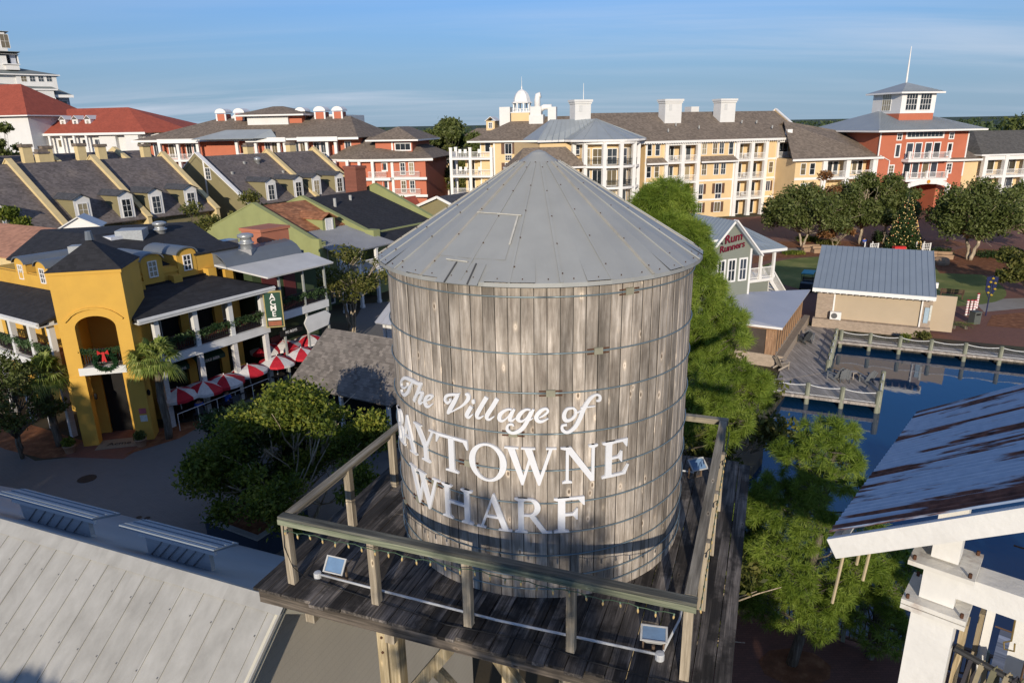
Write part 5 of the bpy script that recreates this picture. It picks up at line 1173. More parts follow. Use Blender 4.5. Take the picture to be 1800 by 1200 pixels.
for x, y in ((-.95, -.5), (.8, -.5), (-.95, .5), (.8, .5)): MB().box(x-.02, y-.02, .8, x+.02, y+.02, 1.75).build('post', flat('cart_dark', (0, 0, 0)), T); MB().lathe([(.001, -.09), (.24, -.09), (.26, 0), (.24, .09), (.001, .09)], 14).xf(Matrix.Translation((x, y, .26)) @ Matrix.Rotation(R_(90), 4, 'X')).build('wheel', flat('tyre', (.015, .015, .015), .8), T)
# ============================================================ people
SKIN = flat('skin', (.45, .25, .17), .55)
def person(label, p, rz, shirt, trousers, pose='sit', hair=(.05, .03, .02), group=None):
    """one skinned figure; clothing and hair are children"""
    T = bpy.data.meshes.new('person')
    if pose == 'sit': J = [(0, 0, .50), (0, .01, .72), (0, -.02, .98), (0, -.03, 1.10), (0, -.05, 1.22), (-.10, -.02, .50), (-.12, -.45, .50), (-.12, -.44, .08), (-.12, -.60, .05), (.10, -.02, .50), (.12, -.45, .50), (.13, -.44, .08), (.13, -.60, .05), (-.19, -.02, 1.0), (-.25, -.10, .76), (-.14, -.36, .72), (.19, -.02, 1.0), (.26, -.10, .76), (.12, -.36, .78), (-.11, -.43, .73), (.09, -.43, .80)]
    else: J = [(0, 0, .95), (0, 0, 1.15), (0, 0, 1.40), (0, 0, 1.52), (0, -.01, 1.64), (-.09, 0, .92), (-.12, -.06, .50), (-.12, .02, .08), (-.12, -.14, .04), (.09, 0, .92), (.12, .08, .50), (.13, .18, .08), (.13, .04, .04), (-.19, 0, 1.42), (-.25, .02, 1.14), (-.23, -.12, .92), (.19, 0, 1.42), (.26, .0, 1.14), (.24, -.10, .92), (-.22, -.17, .85), (.23, -.15, .85)]
    E_ = [(0, 1), (1, 2), (2, 3), (3, 4), (0, 5), (5, 6), (6, 7), (7, 8), (0, 9), (9, 10), (10, 11), (11, 12), (2, 13), (13, 14), (14, 15), (15, 19), (2, 16), (16, 17), (17, 18), (18, 20)]
    Rr = [.15, .135, .15, .06, .10, .10, .075, .05, .04, .10, .075, .05, .04, .07, .045, .032, .07, .045, .032, .028, .028]
    T.from_pydata(J, E_, []); o = bpy.data.objects.new('person', T); COL.objects.link(o); o.location = p; o.rotation_euler = (0, 0, rz); T.materials.append(SKIN)
    md = o.modifiers.new('s', 'SKIN'); 
    for v, r in zip(T.skin_vertices[0].data, Rr): v.radius = (r, r*.85)
    T.skin_vertices[0].data[0].use_root = True; md2 = o.modifiers.new('u', 'SUBSURF'); md2.levels = 1; md2.render_levels = 2
    def shell(name, idx, m, k):
        mp = {a: i for i, a in enumerate(idx)}; ed = [(mp[a], mp[b]) for a, b in E_ if a in mp and b in mp]; me = bpy.data.meshes.new(name); me.from_pydata([J[a] for a in idx], ed, []); c = bpy.data.objects.new(name, me); COL.objects.link(c); c.parent = o; me.materials.append(m)
        c.modifiers.new('s', 'SKIN')
        for v, a in zip(me.skin_vertices[0].data, idx): v.radius = (Rr[a]*k, Rr[a]*.85*k)
        me.skin_vertices[0].data[0].use_root = True; c.modifiers.new('u', 'SUBSURF').render_levels = 2
    shell('shirt', [0, 1, 2, 13, 14, 16, 17], flat('shirt_'+label[:8], shirt, .8), 1.12); shell('trousers', [0, 5, 6, 7, 9, 10, 11], flat('trousers_'+label[:8], trousers, .8), 1.13)
    hd = J[4]; MB().lathe([(.001, .125), (.07, .11), (.105, .05), (.108, -.02), (.095, -.07)], 12, (hd[0], hd[1]+.02, hd[2]+.02)).build('hair', flat('hair_'+label[:6], hair, .7), o, True)
    f = MB(); f.lathe([(.001, 0), (.014, .006), (.001, .012)], 6, (-.035, hd[1]-.098, hd[2]+.005)); f.lathe([(.001, 0), (.014, .006), (.001, .012)], 6, (.035, hd[1]-.098, hd[2]+.005)); f.box(-.02, hd[1]-.10, hd[2]-.05, .02, hd[1]-.085, hd[2]-.042); f.build('face', DARK, o)
    tag(o, label, 'person', group); return o
wl = REST[1]; p0, p1, fz = REST[2]
person('person in a blue shirt sitting at a table on the white porch', wl(p0+3.55, 4.9, fz), REST[0].rz+R_(80), (.03, .10, .45), (.03, .03, .05))
t = thing('porch_chair', 'dark chair under the person on the white porch', 'chair', wl(p0+3.55, 4.9, fz), REST[0].rz+R_(80)); part(t, 'seat', GB, (-.24, -.25, .38, .24, .25, .42)); part(t, 'backrest', GB, (-.24, .21, .421, .24, .25, .9))
for x in (-.2, .2):
    for y in (-.2, .2): MB().box(x-.02, y-.02, 0, x+.02, y+.02, .379).build('leg', GB, t)
# ============================================================ yellow corner restaurant
YEL = mat('yellow_stucco', (.62, .365, .065), .8, .07, .9, .1, dirt=.35, dirtcol=(.50, .27, .05))
GDK = flat('deep_green', (.015, .06, .035), .6)
MBARREL = mat('barrel_roof_metal', (.17, .19, .21), .45, .1, .8, .05, metal=.3)
PORCHF = mat('porch_white', (.66, .66, .64), .55, .08, 1.5, .05, dirt=.2, dirtcol=(.4, .4, .38))
BRICKP = mat('white_brick_post', (.62, .60, .57), .75, .12, 6, .3, kind='siding', period=.14, depth=.3)
GARL = leafmat('garland_leaf', (.02, .05, .015), (.05, .09, .03), (.10, .14, .06), .1)
def leaves_along(T, pts, r, n, m, name, size=.09, droop=0.):
    """garland: many small leaf faces round a line"""
    P = [Vector(p) for p in pts]; b = MB(); rr = random.Random(n)
    for i in range(n):
        t = rr.random()*(len(P)-1); k = int(t); q = P[k].lerp(P[min(k+1, len(P)-1)], t-k)+Vector((rr.gauss(0, r), rr.gauss(0, r), rr.gauss(0, r)-abs(rr.gauss(0, droop)) if droop else rr.gauss(0, r)))
        a = Vector((rr.gauss(0, 1), rr.gauss(0, 1), rr.gauss(0, 1))).normalized(); c = a.orthogonal().normalized(); s = size*rr.uniform(.6, 1.3)
        b.add([q-a*s, q+c*s*.35, q+a*s, q-c*s*.35], [(0, 1, 2, 3)])
    return b.build(name, m, T)
def arch_dormer(T, u, v, zb, w, h, d, name='dormer', rz=0.):
    """round topped dormer with barrel roof running back by d"""
    W2 = w/2; P = [(-W2, 0), (W2, 0), (W2, h)]+[(W2*math.cos(a), h+W2*.55*math.sin(a)) for a in [R_(q) for q in range(18, 180, 18)]]+[(-W2, h)]
    b = MB().slab([(p[0], 0, p[1]) for p in P], d=(0, d, 0)); o = b.build(name, YEL, T); o.location = (u, v, zb); o.rotation_euler = (0, 0, rz)
    b = MB(); n = 12; W3 = W2+.09
    for i in range(n):
        a0, a1 = R_(180*i/n), R_(180*(i+1)/n)
        b.add([(W3*math.cos(a), y, h+.03+W3*.58*math.sin(a)+(.0)) for a, y in ((a0, -.12), (a1, -.12), (a1, d), (a0, d))], [(0, 1, 2, 3)])
        b.add([(W3*math.cos(a), -.12, h+.03+W3*.58*math.sin(a)-k) for a, k in ((a0, 0), (a1, 0), (a1, .09), (a0, .09))], [(0, 3, 2, 1)])
    b.build('barrel_roof', MBARREL, o)
    f = window(o, 0, h*.62, w*.34, h*.62, -.001, 2, 3, fr=.06)
    return o
def acme():
    # --- corner tower
    TW = Fr((-22.9, 33.8), (-19.9, 34.5)); T = TW.thing('restaurant', 'bright yellow corner restaurant with arched tower, dark roofs and two storey white posted porches', 'building')
    def sub(F): # frame relative to the tower frame: parts built in F and moved over
        o = bpy.data.objects.new('x', None)
        return Matrix.Translation((*TW.loc((F.a.x, F.a.y, 0))[:2], 0)) @ Matrix.Rotation(F.rz-TW.rz, 4, 'Z')
    H = 9.4; th = .5; D = 3.3; U0, U1 = 0, 3.3
    m = MB(); m.box(U0, 0, 0, .72, th, H); m.box(2.62, 0, 0, U1, th, H); m.box(U0, th+.001, 4.0, .3, D, H); m.box(3.0, th+.001, 4.0, U1, D, H); m.box(.301, D-.3, 4.0, 2.999, D, H)
    m.box(.721, 0, 7.25, 2.619, th, H)
    cx, R = 1.67, .95; zc = 6.45
    for i in range(14):
        a0, a1 = R_(180-180*i/14), R_(180-180*(i+1)/14); x0, x1 = cx+R*math.cos(a0), cx+R*math.cos(a1); z0, z1 = zc+.62*math.sin(a0), zc+.62*math.sin(a1)
        m.slab([(x0, 0, z0), (x1, 0, z1), (x1, 0, 7.249), (x0, 0, 7.249)], d=(0, th, 0))
    m.box(-.02, -.03, 0, .74, th+.02, 3.9); m.box(2.6, -.03, 0, 3.45, th+.5, 3.9); m.box(-.02, D-.4, 0, .5, D, 3.95); m.box(2.7, D-.4, 0, 3.3, D, 3.95); m.box(2.0, 1.6, 0, 3.2, 1.9, 3.9); m.box(.0, 1.6, 0, .9, 1.9, 3.9)
    m.build('tower_wall', YEL, T)
    b = MB(); P = [(cx-1.35, 6.85)]+[(cx+1.32*math.cos(R_(a)), 6.62+.86*math.sin(R_(a))) for a in range(155, 20, -15)]+[(cx+1.35, 6.85)]
    for (a, za), (c, zz) in zip(P[:-1], P[1:]): b.beam((a, -.05, za), (c, -.05, zz), .1, .09, up=(0, 1, 0))
    b.build('arch_moulding', YEL, T)
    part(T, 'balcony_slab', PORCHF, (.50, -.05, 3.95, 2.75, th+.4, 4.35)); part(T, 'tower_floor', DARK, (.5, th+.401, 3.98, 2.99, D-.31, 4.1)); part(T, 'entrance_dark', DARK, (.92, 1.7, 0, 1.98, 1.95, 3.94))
    part(T, 'cornice', YEL, (U0-.07, -.07, H-.16, U1+.07, D+.05, H))
    hip(T, U0, U1, 0, D, H+.002, 1.35, CHAR, .12, fascia=None)
    r = bpy.data.objects.new
    railing(T, .75, 2.6, 4.35, .15, h=.95, m=flat('iron_black', (.015, .015, .018), .5), step=.11)
    leaves_along(T, [(.7, .05, 5.35), (1.67, .0, 5.2), (2.62, .05, 5.35)], .06, 700, GARL, 'garland', .07, .12)
    part(T, 'door_mat', flat('mat_tan', (.28, .24, .17), .9), (.7, -.7, .011, 2.9, .5, .03)); txt(T, 'Acme', .5, flat('letter_dark', (.03, .025, .02), .6), (1.75, -.15, .034), (0, 0, 0), 'mat_lettering', .002)
    for z, h, c in ((1.55, .3, (.5, .12, .14)), (1.1, .36, (.6, .6, .55))): part(T, 'notice', flat('notice_%d' % int(z*10), c, .5), (2.95, -.05, z, 3.3, -.031, z+h))
    for x in (.9, 3.52): MB().lathe([(.001, .0), (.07, .04), (.10, .25), (.03, .36), (.001, .38)], 8, (x, .35 if x < 2 else .2, 2.45)).build('wall_lantern', DARK, T)
    # wreath with a red bow: a thing hung on the railing
    w = thing('wreath', 'green wreath with a red bow hung on the tower balcony', 'wreath', T.matrix_basis @ Vector((1.85, -.12, 4.65)), TW.rz); leaves_along(w, [(.48*math.cos(a), 0, .45*math.sin(a)) for a in [k*.4 for k in range(17)]], .055, 1100, leafmat('wreath_leaf', (.008, .03, .01), (.02, .06, .02), None, .05), 'ring', .08)
    b = MB(); RB = flat('bow_red', (.50, .02, .02), .5); b.slab([(-.05, -.09, .48), (-.25, -.12, .66), (-.28, -.1, .40)], .03); b.slab([(.05, -.09, .48), (.25, -.12, .66), (.28, -.1, .40)], .03); b.slab([(-.05, -.1, .46), (.05, -.1, .46), (.12, -.1, .0), (.02, -.1, .02)], .02); b.slab([(-.04, -.11, .46), (.04, -.11, .46), (-.02, -.11, .05), (-.12, -.11, .03)], .02); b.box(-.07, -.14, .40, .07, -.06, .54); b.build('bow', RB, w)
    # --- wings
    def wing(A, B, n, x0, x1, side):
        F = Fr(A, B); o = bpy.data.objects.new('porch_wing', None); COL.objects.link(o); o.parent = T
        o.matrix_local = sub(F)
        for z, zt in ((0, 3.75), (4.05, 6.55)):
            for i in range(n):
                x = x0+(x1-x0)*i/(n-1)
                k = ('ap', z)
                if k not in _WC:
                    b = MB(); b.box(-.14, -.14, 0, .14, .14, zt-z); c = b.build('porch_post', BRICKP if z == 0 else PORCHF, o); _WC[k] = c
                else: c = _WC[k].copy(); COL.objects.link(c); c.parent = o
                c.location = (x, 0, z)
        part(o, 'porch_deck', PORCHF, (x0-.3, -.25, 3.70, x1+.25, .02, 4.16)); part(o, 'porch_floor', flat('floor_red', (.16, .06, .04), .7), (x0-.2, .021, 3.75, x1+.2, 2.95, 4.05)); part(o, 'beam', PORCHF, (x0-.2, -.12, 6.40, x1+.3, .12, 6.62))
        IR = flat('iron_black', (0, 0, 0)); railing(o, x0, x1, 4.16, 0, h=.95, m=IR, step=.13)
        P = [(x0+(x1-x0)*t/24, -.08, 5.12-.12*abs(math.sin(t*.52))) for t in range(25)]
        leaves_along(o, P, .07, 2600, GARL, 'garland', .08, .16)
        # walls behind, piers and dark openings
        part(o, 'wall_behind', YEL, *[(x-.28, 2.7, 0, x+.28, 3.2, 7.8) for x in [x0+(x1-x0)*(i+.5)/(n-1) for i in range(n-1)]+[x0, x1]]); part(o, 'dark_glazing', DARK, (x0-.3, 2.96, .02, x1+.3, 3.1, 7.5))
        for x in [x0+(x1-x0)*i/(n-1) for i in range(n)][1:]:
            window(o, x-.75, 5.4, .9, 2.0, 2.95, 2, 2, fr=.06)
        # porch roof
        AV = 3.3 if side > 0 else 2.0
        xa, xb = (x0-1.3, x1+.6) if side > 0 else (x0-.4, x1+.4)
        slope(o, [(xa, -.65, 6.62), (xb, -.65, 6.62), (xb-(.0 if side < 0 else 2.2), AV, 7.5), (xa, AV, 7.5)], CHAR, .12)
        if side > 0: slope(o, [(xb, -.65, 6.62), (xb, 4.2, 6.62), (xb-2.2, 3.3, 7.5)], CHAR, .1)
        part(o, 'fascia', PORCHF, (xa, -.72, 6.38, xb, -.655, 6.66)); part(o, 'soffit', PORCHF, (xa, -.65, 6.40, xb, .3, 6.45)); part(o, 'gutter', PORCHF, (xa, -.80, 6.52, xb, -.725, 6.62))
        # attic wall with dormers
        part(o, 'attic_wall', YEL, (x0-.5, AV+.01, 4.1 if side > 0 else 7.0, x1+.9, AV+.7, 8.25)); part(o, 'attic_ledge', YEL, (x0-.5, AV-.08, 7.95, x1+.9, AV+.005, 8.07))
        return F, o
    F, o = wing((-19.3, 36.2), (-15.6, 42.3), 4, .0, 7.05, 1)
    arch_dormer(o, 2.35, 3.2, 7.5, 1.3, 1.35, 3.2); arch_dormer(o, 4.6, 3.2, 7.5, 1.3, 1.35, 3.2)
    part(o, 'attic_wall', YEL, (5.2, 3.2, 7.7, 8.2, 6.4, 8.75)); slope(o, [(5.1, 3.1, 8.76), (8.3, 3.1, 8.76), (8.3, 6.5, 9.3), (5.1, 6.5, 9.3)], CHAR, .1)
    # awnings with lettering
    for x, s in ((1.6, 'NEW ORLEANS'), (4.1, 'COLD BEER')):
        b = MB().slab([(x-1.0, 1.6, 2.7), (x+1.0, 1.6, 2.7), (x+1.0, 2.9, 3.55), (x-1.0, 2.9, 3.55)], .05); aw = b.build('awning', GDK, o); part(aw, 'valance', GDK, (x-1.0, 1.55, 2.42, x+1.0, 1.59, 2.70)); txt(aw, s, .22, WHT, (x, 1.53, 2.55), (R_(90), 0, 0), 'lettering', .004)
    # interior lamp, ceiling fan blades left out; hanging sign
    s = thing('hanging_sign', 'tall green double sign reading Acme with gold frame at the porch corner', 'sign', (0, 0, 0)); s.matrix_basis = T.matrix_basis @ o.matrix_local @ Matrix.Translation((7.35, -.75, 4.1))
    s.rotation_euler = (0, 0, R_(12)); GO = flat('sign_gold', (.40, .32, .12), .5)
    part(s, 'frame', GO, (-.55, -.14, 0, .55, .14, 2.3)); part(s, 'panel', GDK, (-.48, -.17, .07, .48, -.141, 2.23)); part(s, 'lower_panel', flat('sign_rust', (.30, .10, .05), .5), (-.4, -.19, .12, .4, -.171, .42)); part(s, 'white_panel', WHT, (-.4, -.19, .48, .4, -.171, .62))
    for i, ch in enumerate('ACME'): txt(s, ch, .50, WHT, (0, -.18, 1.98-.37*i), (R_(90), 0, 0), 'letter', .01)
    F2, o2 = wing((-30.2, 38.9), (-23.6, 34.75), 5, -1.8, 7.0, -1)
    arch_dormer(o2, .6, 1.9, 7.5, 1.3, 1.2, 3.4); arch_dormer(o2, 3.1, 1.9, 7.5, 1.3, 1.2, 3.4)
    # main roofs behind
    b = MB()
    def wq(x, y, z): p = TW.loc((x, y, 0)); return (p.x, p.y, z)
    def wp(F, x, y, z): return wq(F.a.x+x*F.c-y*F.s, F.a.y+x*F.s+y*F.c, z)
    K, K1, K2 = wq(-26.6, 44.6, 9.7), wq(-23.0, 50.5, 9.7), wq(-32.5, 48.4, 9.6)
    b.slab([wq(-22.6, 38.2, 8.28), wq(-20, 42.7, 8.28), wq(-18.2, 45.8, 8.28), K1, K], .1); b.slab([wq(-32.5, 44.4, 8.28), wq(-22.6, 38.2, 8.28), K, K2], .1); b.slab([K, K1, wq(-26, 56, 8), wq(-35, 53, 8), K2], .1)
    b.build('roof', CHAR, T); part(o, 'rear_wall', YEL, (-1.5, 4.1, 0, 7.2, 14, 8.2))
    for q, w_, h_ in ((wp(F, .2, 6.6, 8.8), .8, 1.0), (wp(F, 5.2, 9.5, 9.0), 1.6, .9)): part(T, 'roof_unit', flat('unit_grey', (.35, .37, .38), .5), (q[0]-w_/2, q[1]-w_/2, q[2], q[0]+w_/2, q[1]+w_/2, q[2]+h_))
    MB().tube([(1.66, 1.65, H+1.3), (1.66, 1.65, H+1.75)], .22, 8, .16).build('apex_cap', MBARREL, T)
    return T, TW, F, o
ACM = acme()
# roof fan units on the flat roofs behind
def fan(label, p, s=1.):
    T = thing('roof_fan', label, 'roof fan', p, 0, 'galvanised roof fans'); MB().lathe([(.55*s, 0), (.55*s, .45*s), (.7*s, .5*s), (.7*s, .6*s), (.55*s, .62*s), (.5*s, 1.0*s), (.72*s, 1.05*s), (.72*s, 1.3*s), (.4*s, 1.42*s), (.001, 1.45*s)], 20).build('cowl', flat('galv_bright', (.42, .43, .42), .35, .5), T, True); MB().box(-.6*s, -.6*s, -.5*s, .6*s, .6*s, -.002).build('curb', flat('curb_grey', (.3, .3, .3), .6), T)
v = G(283, 412, 9.3); fan('round galvanised fan on the charcoal roof behind the right yellow dormer', v, .62); v = G(434, 437, 8.6); fan('round galvanised fan on the flat roof in front of the sage green gable', v, .7)
# ============================================================ pink balcony restaurant next door
def pink():
    R = Fr((-19.3, 36.2), (-15.6, 42.3)); T = R.thing('balcony_bar', 'dark green bar with pale porch roof and terracotta roof box beside the yellow restaurant', 'building')
    DG = mat('dark_green_wall', (.05, .075, .035), .8, .1, 1, .1); PK = mat('terracotta', (.45, .17, .10), .8, .08, 1.2, .1)
    part(T, 'wall', DG, (8.5, 2.4, 0, 14.0, 9, 7.3)); part(T, 'deck', PORCHF, (8.05, -.1, 4.15, 12.6, .1, 4.65)); part(T, 'deck_floor', flat('floor_red', (0, 0, 0)), (8.05, .101, 4.2, 12.6, 2.39, 4.5)); part(T, 'doors', flat('door_dark_red', (.12, .03, .03), .5), (9.2, 2.33, 4.6, 10.4, 2.39, 6.7), (11.0, 2.33, 4.6, 12.0, 2.39, 6.7), (9.3, 2.33, 0, 10.6, 2.39, 2.4))
    railing(T, 8.1, 12.5, 4.65, 0, h=.95, m=flat('iron_black', (0, 0, 0)), step=.13); leaves_along(T, [(8.1+.4*i, -.07, 5.55-.1*(i % 3)) for i in range(12)], .07, 1300, GARL, 'garland', .08, .14)
    for x in (8.6, 10.6, 12.5): part(T, 'post', flat('post_grey', (.35, .36, .33), .6), (x-.06, -.05, 4.65, x+.06, .07, 7.3), (x-.06, -.05, 0, x+.06, .07, 4.1))
    slope(T, [(7.3, -.6, 7.25), (12.9, -.6, 7.25), (12.9, 1.7, 7.75), (6.0, 2.6, 8.0)], mat('pale_roof', (.58, .57, .54), .7, .1, 1, .1), .1)
    # ribbed curved mansard
    b = MB(); P = [(1.8, 7.75), (1.95, 8.1), (2.25, 8.4), (2.7, 8.62), (3.3, 8.72)]
    for i in range(19):
        x = 6.4+.32*i; b.slab([(x, P[0][0], P[0][1]), (x, P[-1][0], P[-1][1]), (x, 3.3, 7.6)], d=(.05, 0, 0))
    for (y0, z0), (y1, z1) in zip(P[:-1], P[1:]): b.slab([(6.3, y0, z0-.05), (12.4, y0, z0-.05), (12.4, y1, z1-.05), (6.3, y1, z1-.05)], .05)
    b.build('ribbed_mansard', MBARREL, T); part(T, 'terracotta_box', PK, (10.6, 3.6, 7.3, 13.0, 5.6, 9.3)); part(T, 'box_coping', PK, (10.5, 3.5, 9.3, 13.1, 5.7, 9.5)); part(T, 'flat_roof', mat('flat_roof_grey', (.16, .17, .18), .8, .2, 1, .1), (4, 3.4, 7.31, 14, 12, 7.6))
    part(T, 'hvac', flat('unit_white', (.62, .64, .68), .5), (3.6, 9.2, 8.2, 6.0, 11.2, 9.6), (6.4, 9.8, 7.6, 8.2, 11.4, 9.0)); part(T, 'duct', flat('galv_bright', (0, 0, 0)), (8.2, 7.2, 7.6, 11.5, 8.2, 8.5))
    sg = MB(); sg.slab([(10.2, -.16, 3.5), (10.5, -.16, 3.9), (12.2, -.16, 3.95), (12.6, -.16, 3.6), (12.3, -.16, 2.9), (10.5, -.16, 2.75)], d=(0, .1, 0)); sg.build('shop_sign', PORCHF, T); txt(T, 'PO BOYS', .24, WHT, (9.0, -.18, 3.3), (R_(90), 0, 0), 'lettering', .004)
    part(T, 'sign_strip', DARK, (8.1, -.16, 3.1, 10.0, -.12, 3.5))
    return T
pink()
# umbrellas
def umbrella(label, p, rz, s=1.):
    T = thing('parasol', label, 'parasol', p, rz, 'red and white parasols on the restaurant terrace'); T.rotation_euler = (.05*math.sin(rz*9), .05*math.cos(rz*7), rz); R = 1.2*s; z0, z1 = 1.62, 2.04
    RD = flat('parasol_red', (.50, .02, .035), .7); WP = flat('parasol_white', (.66, .64, .62), .7)
    for c, m in ((0, RD), (1, WP)):
        b = MB()
        for i in range(8):
            if i % 2 != c: continue
            a0, a1 = R_(45*i), R_(45*(i+1)); am = (a0+a1)/2
            for t0, t1 in ((0, .5), (.5, 1)):
                def pt(a, t, k=0): return (R*t*math.cos(a)*(1 if a != am else .985), R*t*math.sin(a)*(1 if a != am else .985), z1-(z1-z0)*t**1.6-(0 if a != am else .03*t))
                for x, y in ((a0, am), (am, a1)): b.add([pt(x, t0), pt(x, t1), pt(y, t1), pt(y, t0)], [(0, 1, 2, 3)])
            for x, y in ((a0, am), (am, a1)): e0, e1 = pt(x, 1), pt(y, 1); b.add([e0, (e0[0], e0[1], e0[2]-.16), (e1[0], e1[1], e1[2]-.16), e1], [(0, 1, 2, 3)])
        b.build('canopy', m, T)
    MB().tube([(0, 0, 0), (0, 0, z1+.08)], .03, 8).build('pole', WHT, T); m = MB()
    for i in range(8): a = R_(45*i); m.tube([(0, 0, z1-.06), (R*.97*math.cos(a), R*.97*math.sin(a), z0-.01)], .012, 4)
    m.build('ribs', flat('rib_grey', (.3, .3, .3), .5), T); return T
for i, (x, y, lab) in enumerate(((-19.0, 37.0, 'red and white parasol nearest the palm in front of the yellow restaurant, lowest left'), (-18.2, 38.0, 'red and white parasol second from the left, behind the first porch post'), (-17.3, 39.2, 'red and white parasol between the second and third lit porch posts'), (-16.4, 40.9, 'red and white parasol with a bright red panel by the third porch post'), (-16.7, 45.3, 'mostly white parasol behind the last porch post'), (-15.3, 42.5, 'red and white parasol in front of the dark green bar, nearest the shingle kiosk roof'), (-15.7, 45.9, 'dark red and white parasol under the white oval shop sign'), (-14.5, 47.2, 'farthest red and white parasol beside the kiosk roof'), (-14.2, 44.2, 'bright red and white parasol half hidden by the kiosk roof corner'))):
    umbrella(lab, (x, y, 0), R_(20+i*31), .97)
    who = ('nearest the palm', 'second from the palm', 'between the lit porch posts', 'by the third porch post', 'behind the last porch post', 'in front of the green bar', 'under the oval shop sign', 'farthest from the palm', 'hidden by the kiosk roof')[i]
    t = thing('terrace_table', 'dark round table under the parasol ' + who, 'table', (x, y, .01), 0, 'round tables under the parasols'); MB().lathe([(.001, .74), (.5, .74), (.5, .70), (.04, .69), (.04, .03), (.3, .02), (.3, 0)], 16).build('table_top', flat('table_dark', (.04, .035, .03), .5), t)
    for k in range(3):
        a = R_(120*k+i*40); c = thing('terrace_chair', 'dark metal chair at the table under the parasol ' + who, 'chair', (x+.85*math.cos(a), y+.85*math.sin(a), .01), a-R_(90), 'chairs under the parasol ' + who)
        if (i, k) == (0, 0):
            cs = part(c, 'seat', GB, (-.21, -.2, .42, .21, .2, .45)); cb = part(c, 'backrest', GB, (-.21, .19, .451, .21, .22, .9)); cl = part(c, 'leg', GB, (-.21, -.2, 0, -.18, -.17, .419)); c0 = c
            for dx, dy in ((.39, 0), (0, .37), (.39, .37)): q = cl.copy(); COL.objects.link(q); q.parent = c; q.location = (dx, dy, 0)
        else:
            for ch in c0.children: q = ch.copy(); COL.objects.link(q); q.parent = c
person('person in a grey top sitting at a shaded table near the palm', (-18.1, 37.2, 0), R_(200), (.25, .25, .27), (.03, .03, .04)); person('person in a white shirt sitting under the parasols beside the porch post', (-17.0, 38.5, 0), R_(150), (.5, .5, .5), (.05, .05, .06), hair=(.3, .2, .1))
T = thing('terrace_railing', 'thin white metal railing round the restaurant terrace', 'railing', (-18.6, 35.6, 0), math.atan2(.86, .5)); b = MB(); b.tube([(0, 0, 1.0), (6.4, 0, 1.0)], .022, 6); b.build('rail', WHT, T)
for i in range(6): MB().tube([(i*1.28, 0, 0), (i*1.28, 0, 1.0)], .02, 6).build('post', WHT, T)
# ============================================================ kiosk with shingled roof
def kiosk():
    A = Vector((-11.6, 35.0)); X = Vector((.87, -.49)); F = Fr(A, A+X*6.4); T = F.thing('kiosk', 'small kiosk with weathered grey brown shingle roof below the water tower', 'kiosk')
    SHK = mat('kiosk_shingle', (.20, .175, .15), .9, .12, .8, .3, kind='shingle', period=.11, depth=.35)
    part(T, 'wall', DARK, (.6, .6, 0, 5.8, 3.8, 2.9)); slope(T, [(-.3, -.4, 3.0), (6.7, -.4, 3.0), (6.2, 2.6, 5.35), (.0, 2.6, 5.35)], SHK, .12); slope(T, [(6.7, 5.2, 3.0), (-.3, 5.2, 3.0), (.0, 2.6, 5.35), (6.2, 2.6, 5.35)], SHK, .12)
    slope(T, [(-.3, 5.2, 3.0), (-.3, -.4, 3.0), (.0, 2.6, 5.35)], SHK, .1); slope(T, [(6.7, -.4, 3.0), (6.7, 5.2, 3.0), (6.2, 2.6, 5.35)], SHK, .1)
    for x in (.1, 3.2, 6.3): part(T, 'post', WHT, (x-.08, -.2, 0, x+.08, -.04, 2.85))
kiosk()
def blue_roof():   # pale metal roof seen between kiosk and tank
    A = Vector((-9.3, 46.5)); F = Fr(A, A+Vector((.87, -.49))*7); T = F.thing('market_shed', 'shed with plain pale blue grey metal roof half hidden behind the water tank', 'shed')
    part(T, 'wall', WSH, (.4, .4, 0, 6.6, 8, 3.0)); slope(T, [(0, -.3, 3.1), (7, -.3, 3.1), (7, 4.5, 5.9), (0, 4.5, 5.9)], mat('pale_seam_metal', (0, 0, 0)), .1, 'roof', .5); slope(T, [(7, 9, 3.1), (0, 9, 3.1), (0, 4.5, 5.9), (7, 4.5, 5.9)], mat('pale_seam_metal', (0, 0, 0)), .1, 'roof'); gable_wall(T, .3, 8.6, .15, 0, 3.2, 2.6, WSH, .2, along='v')
blue_roof()
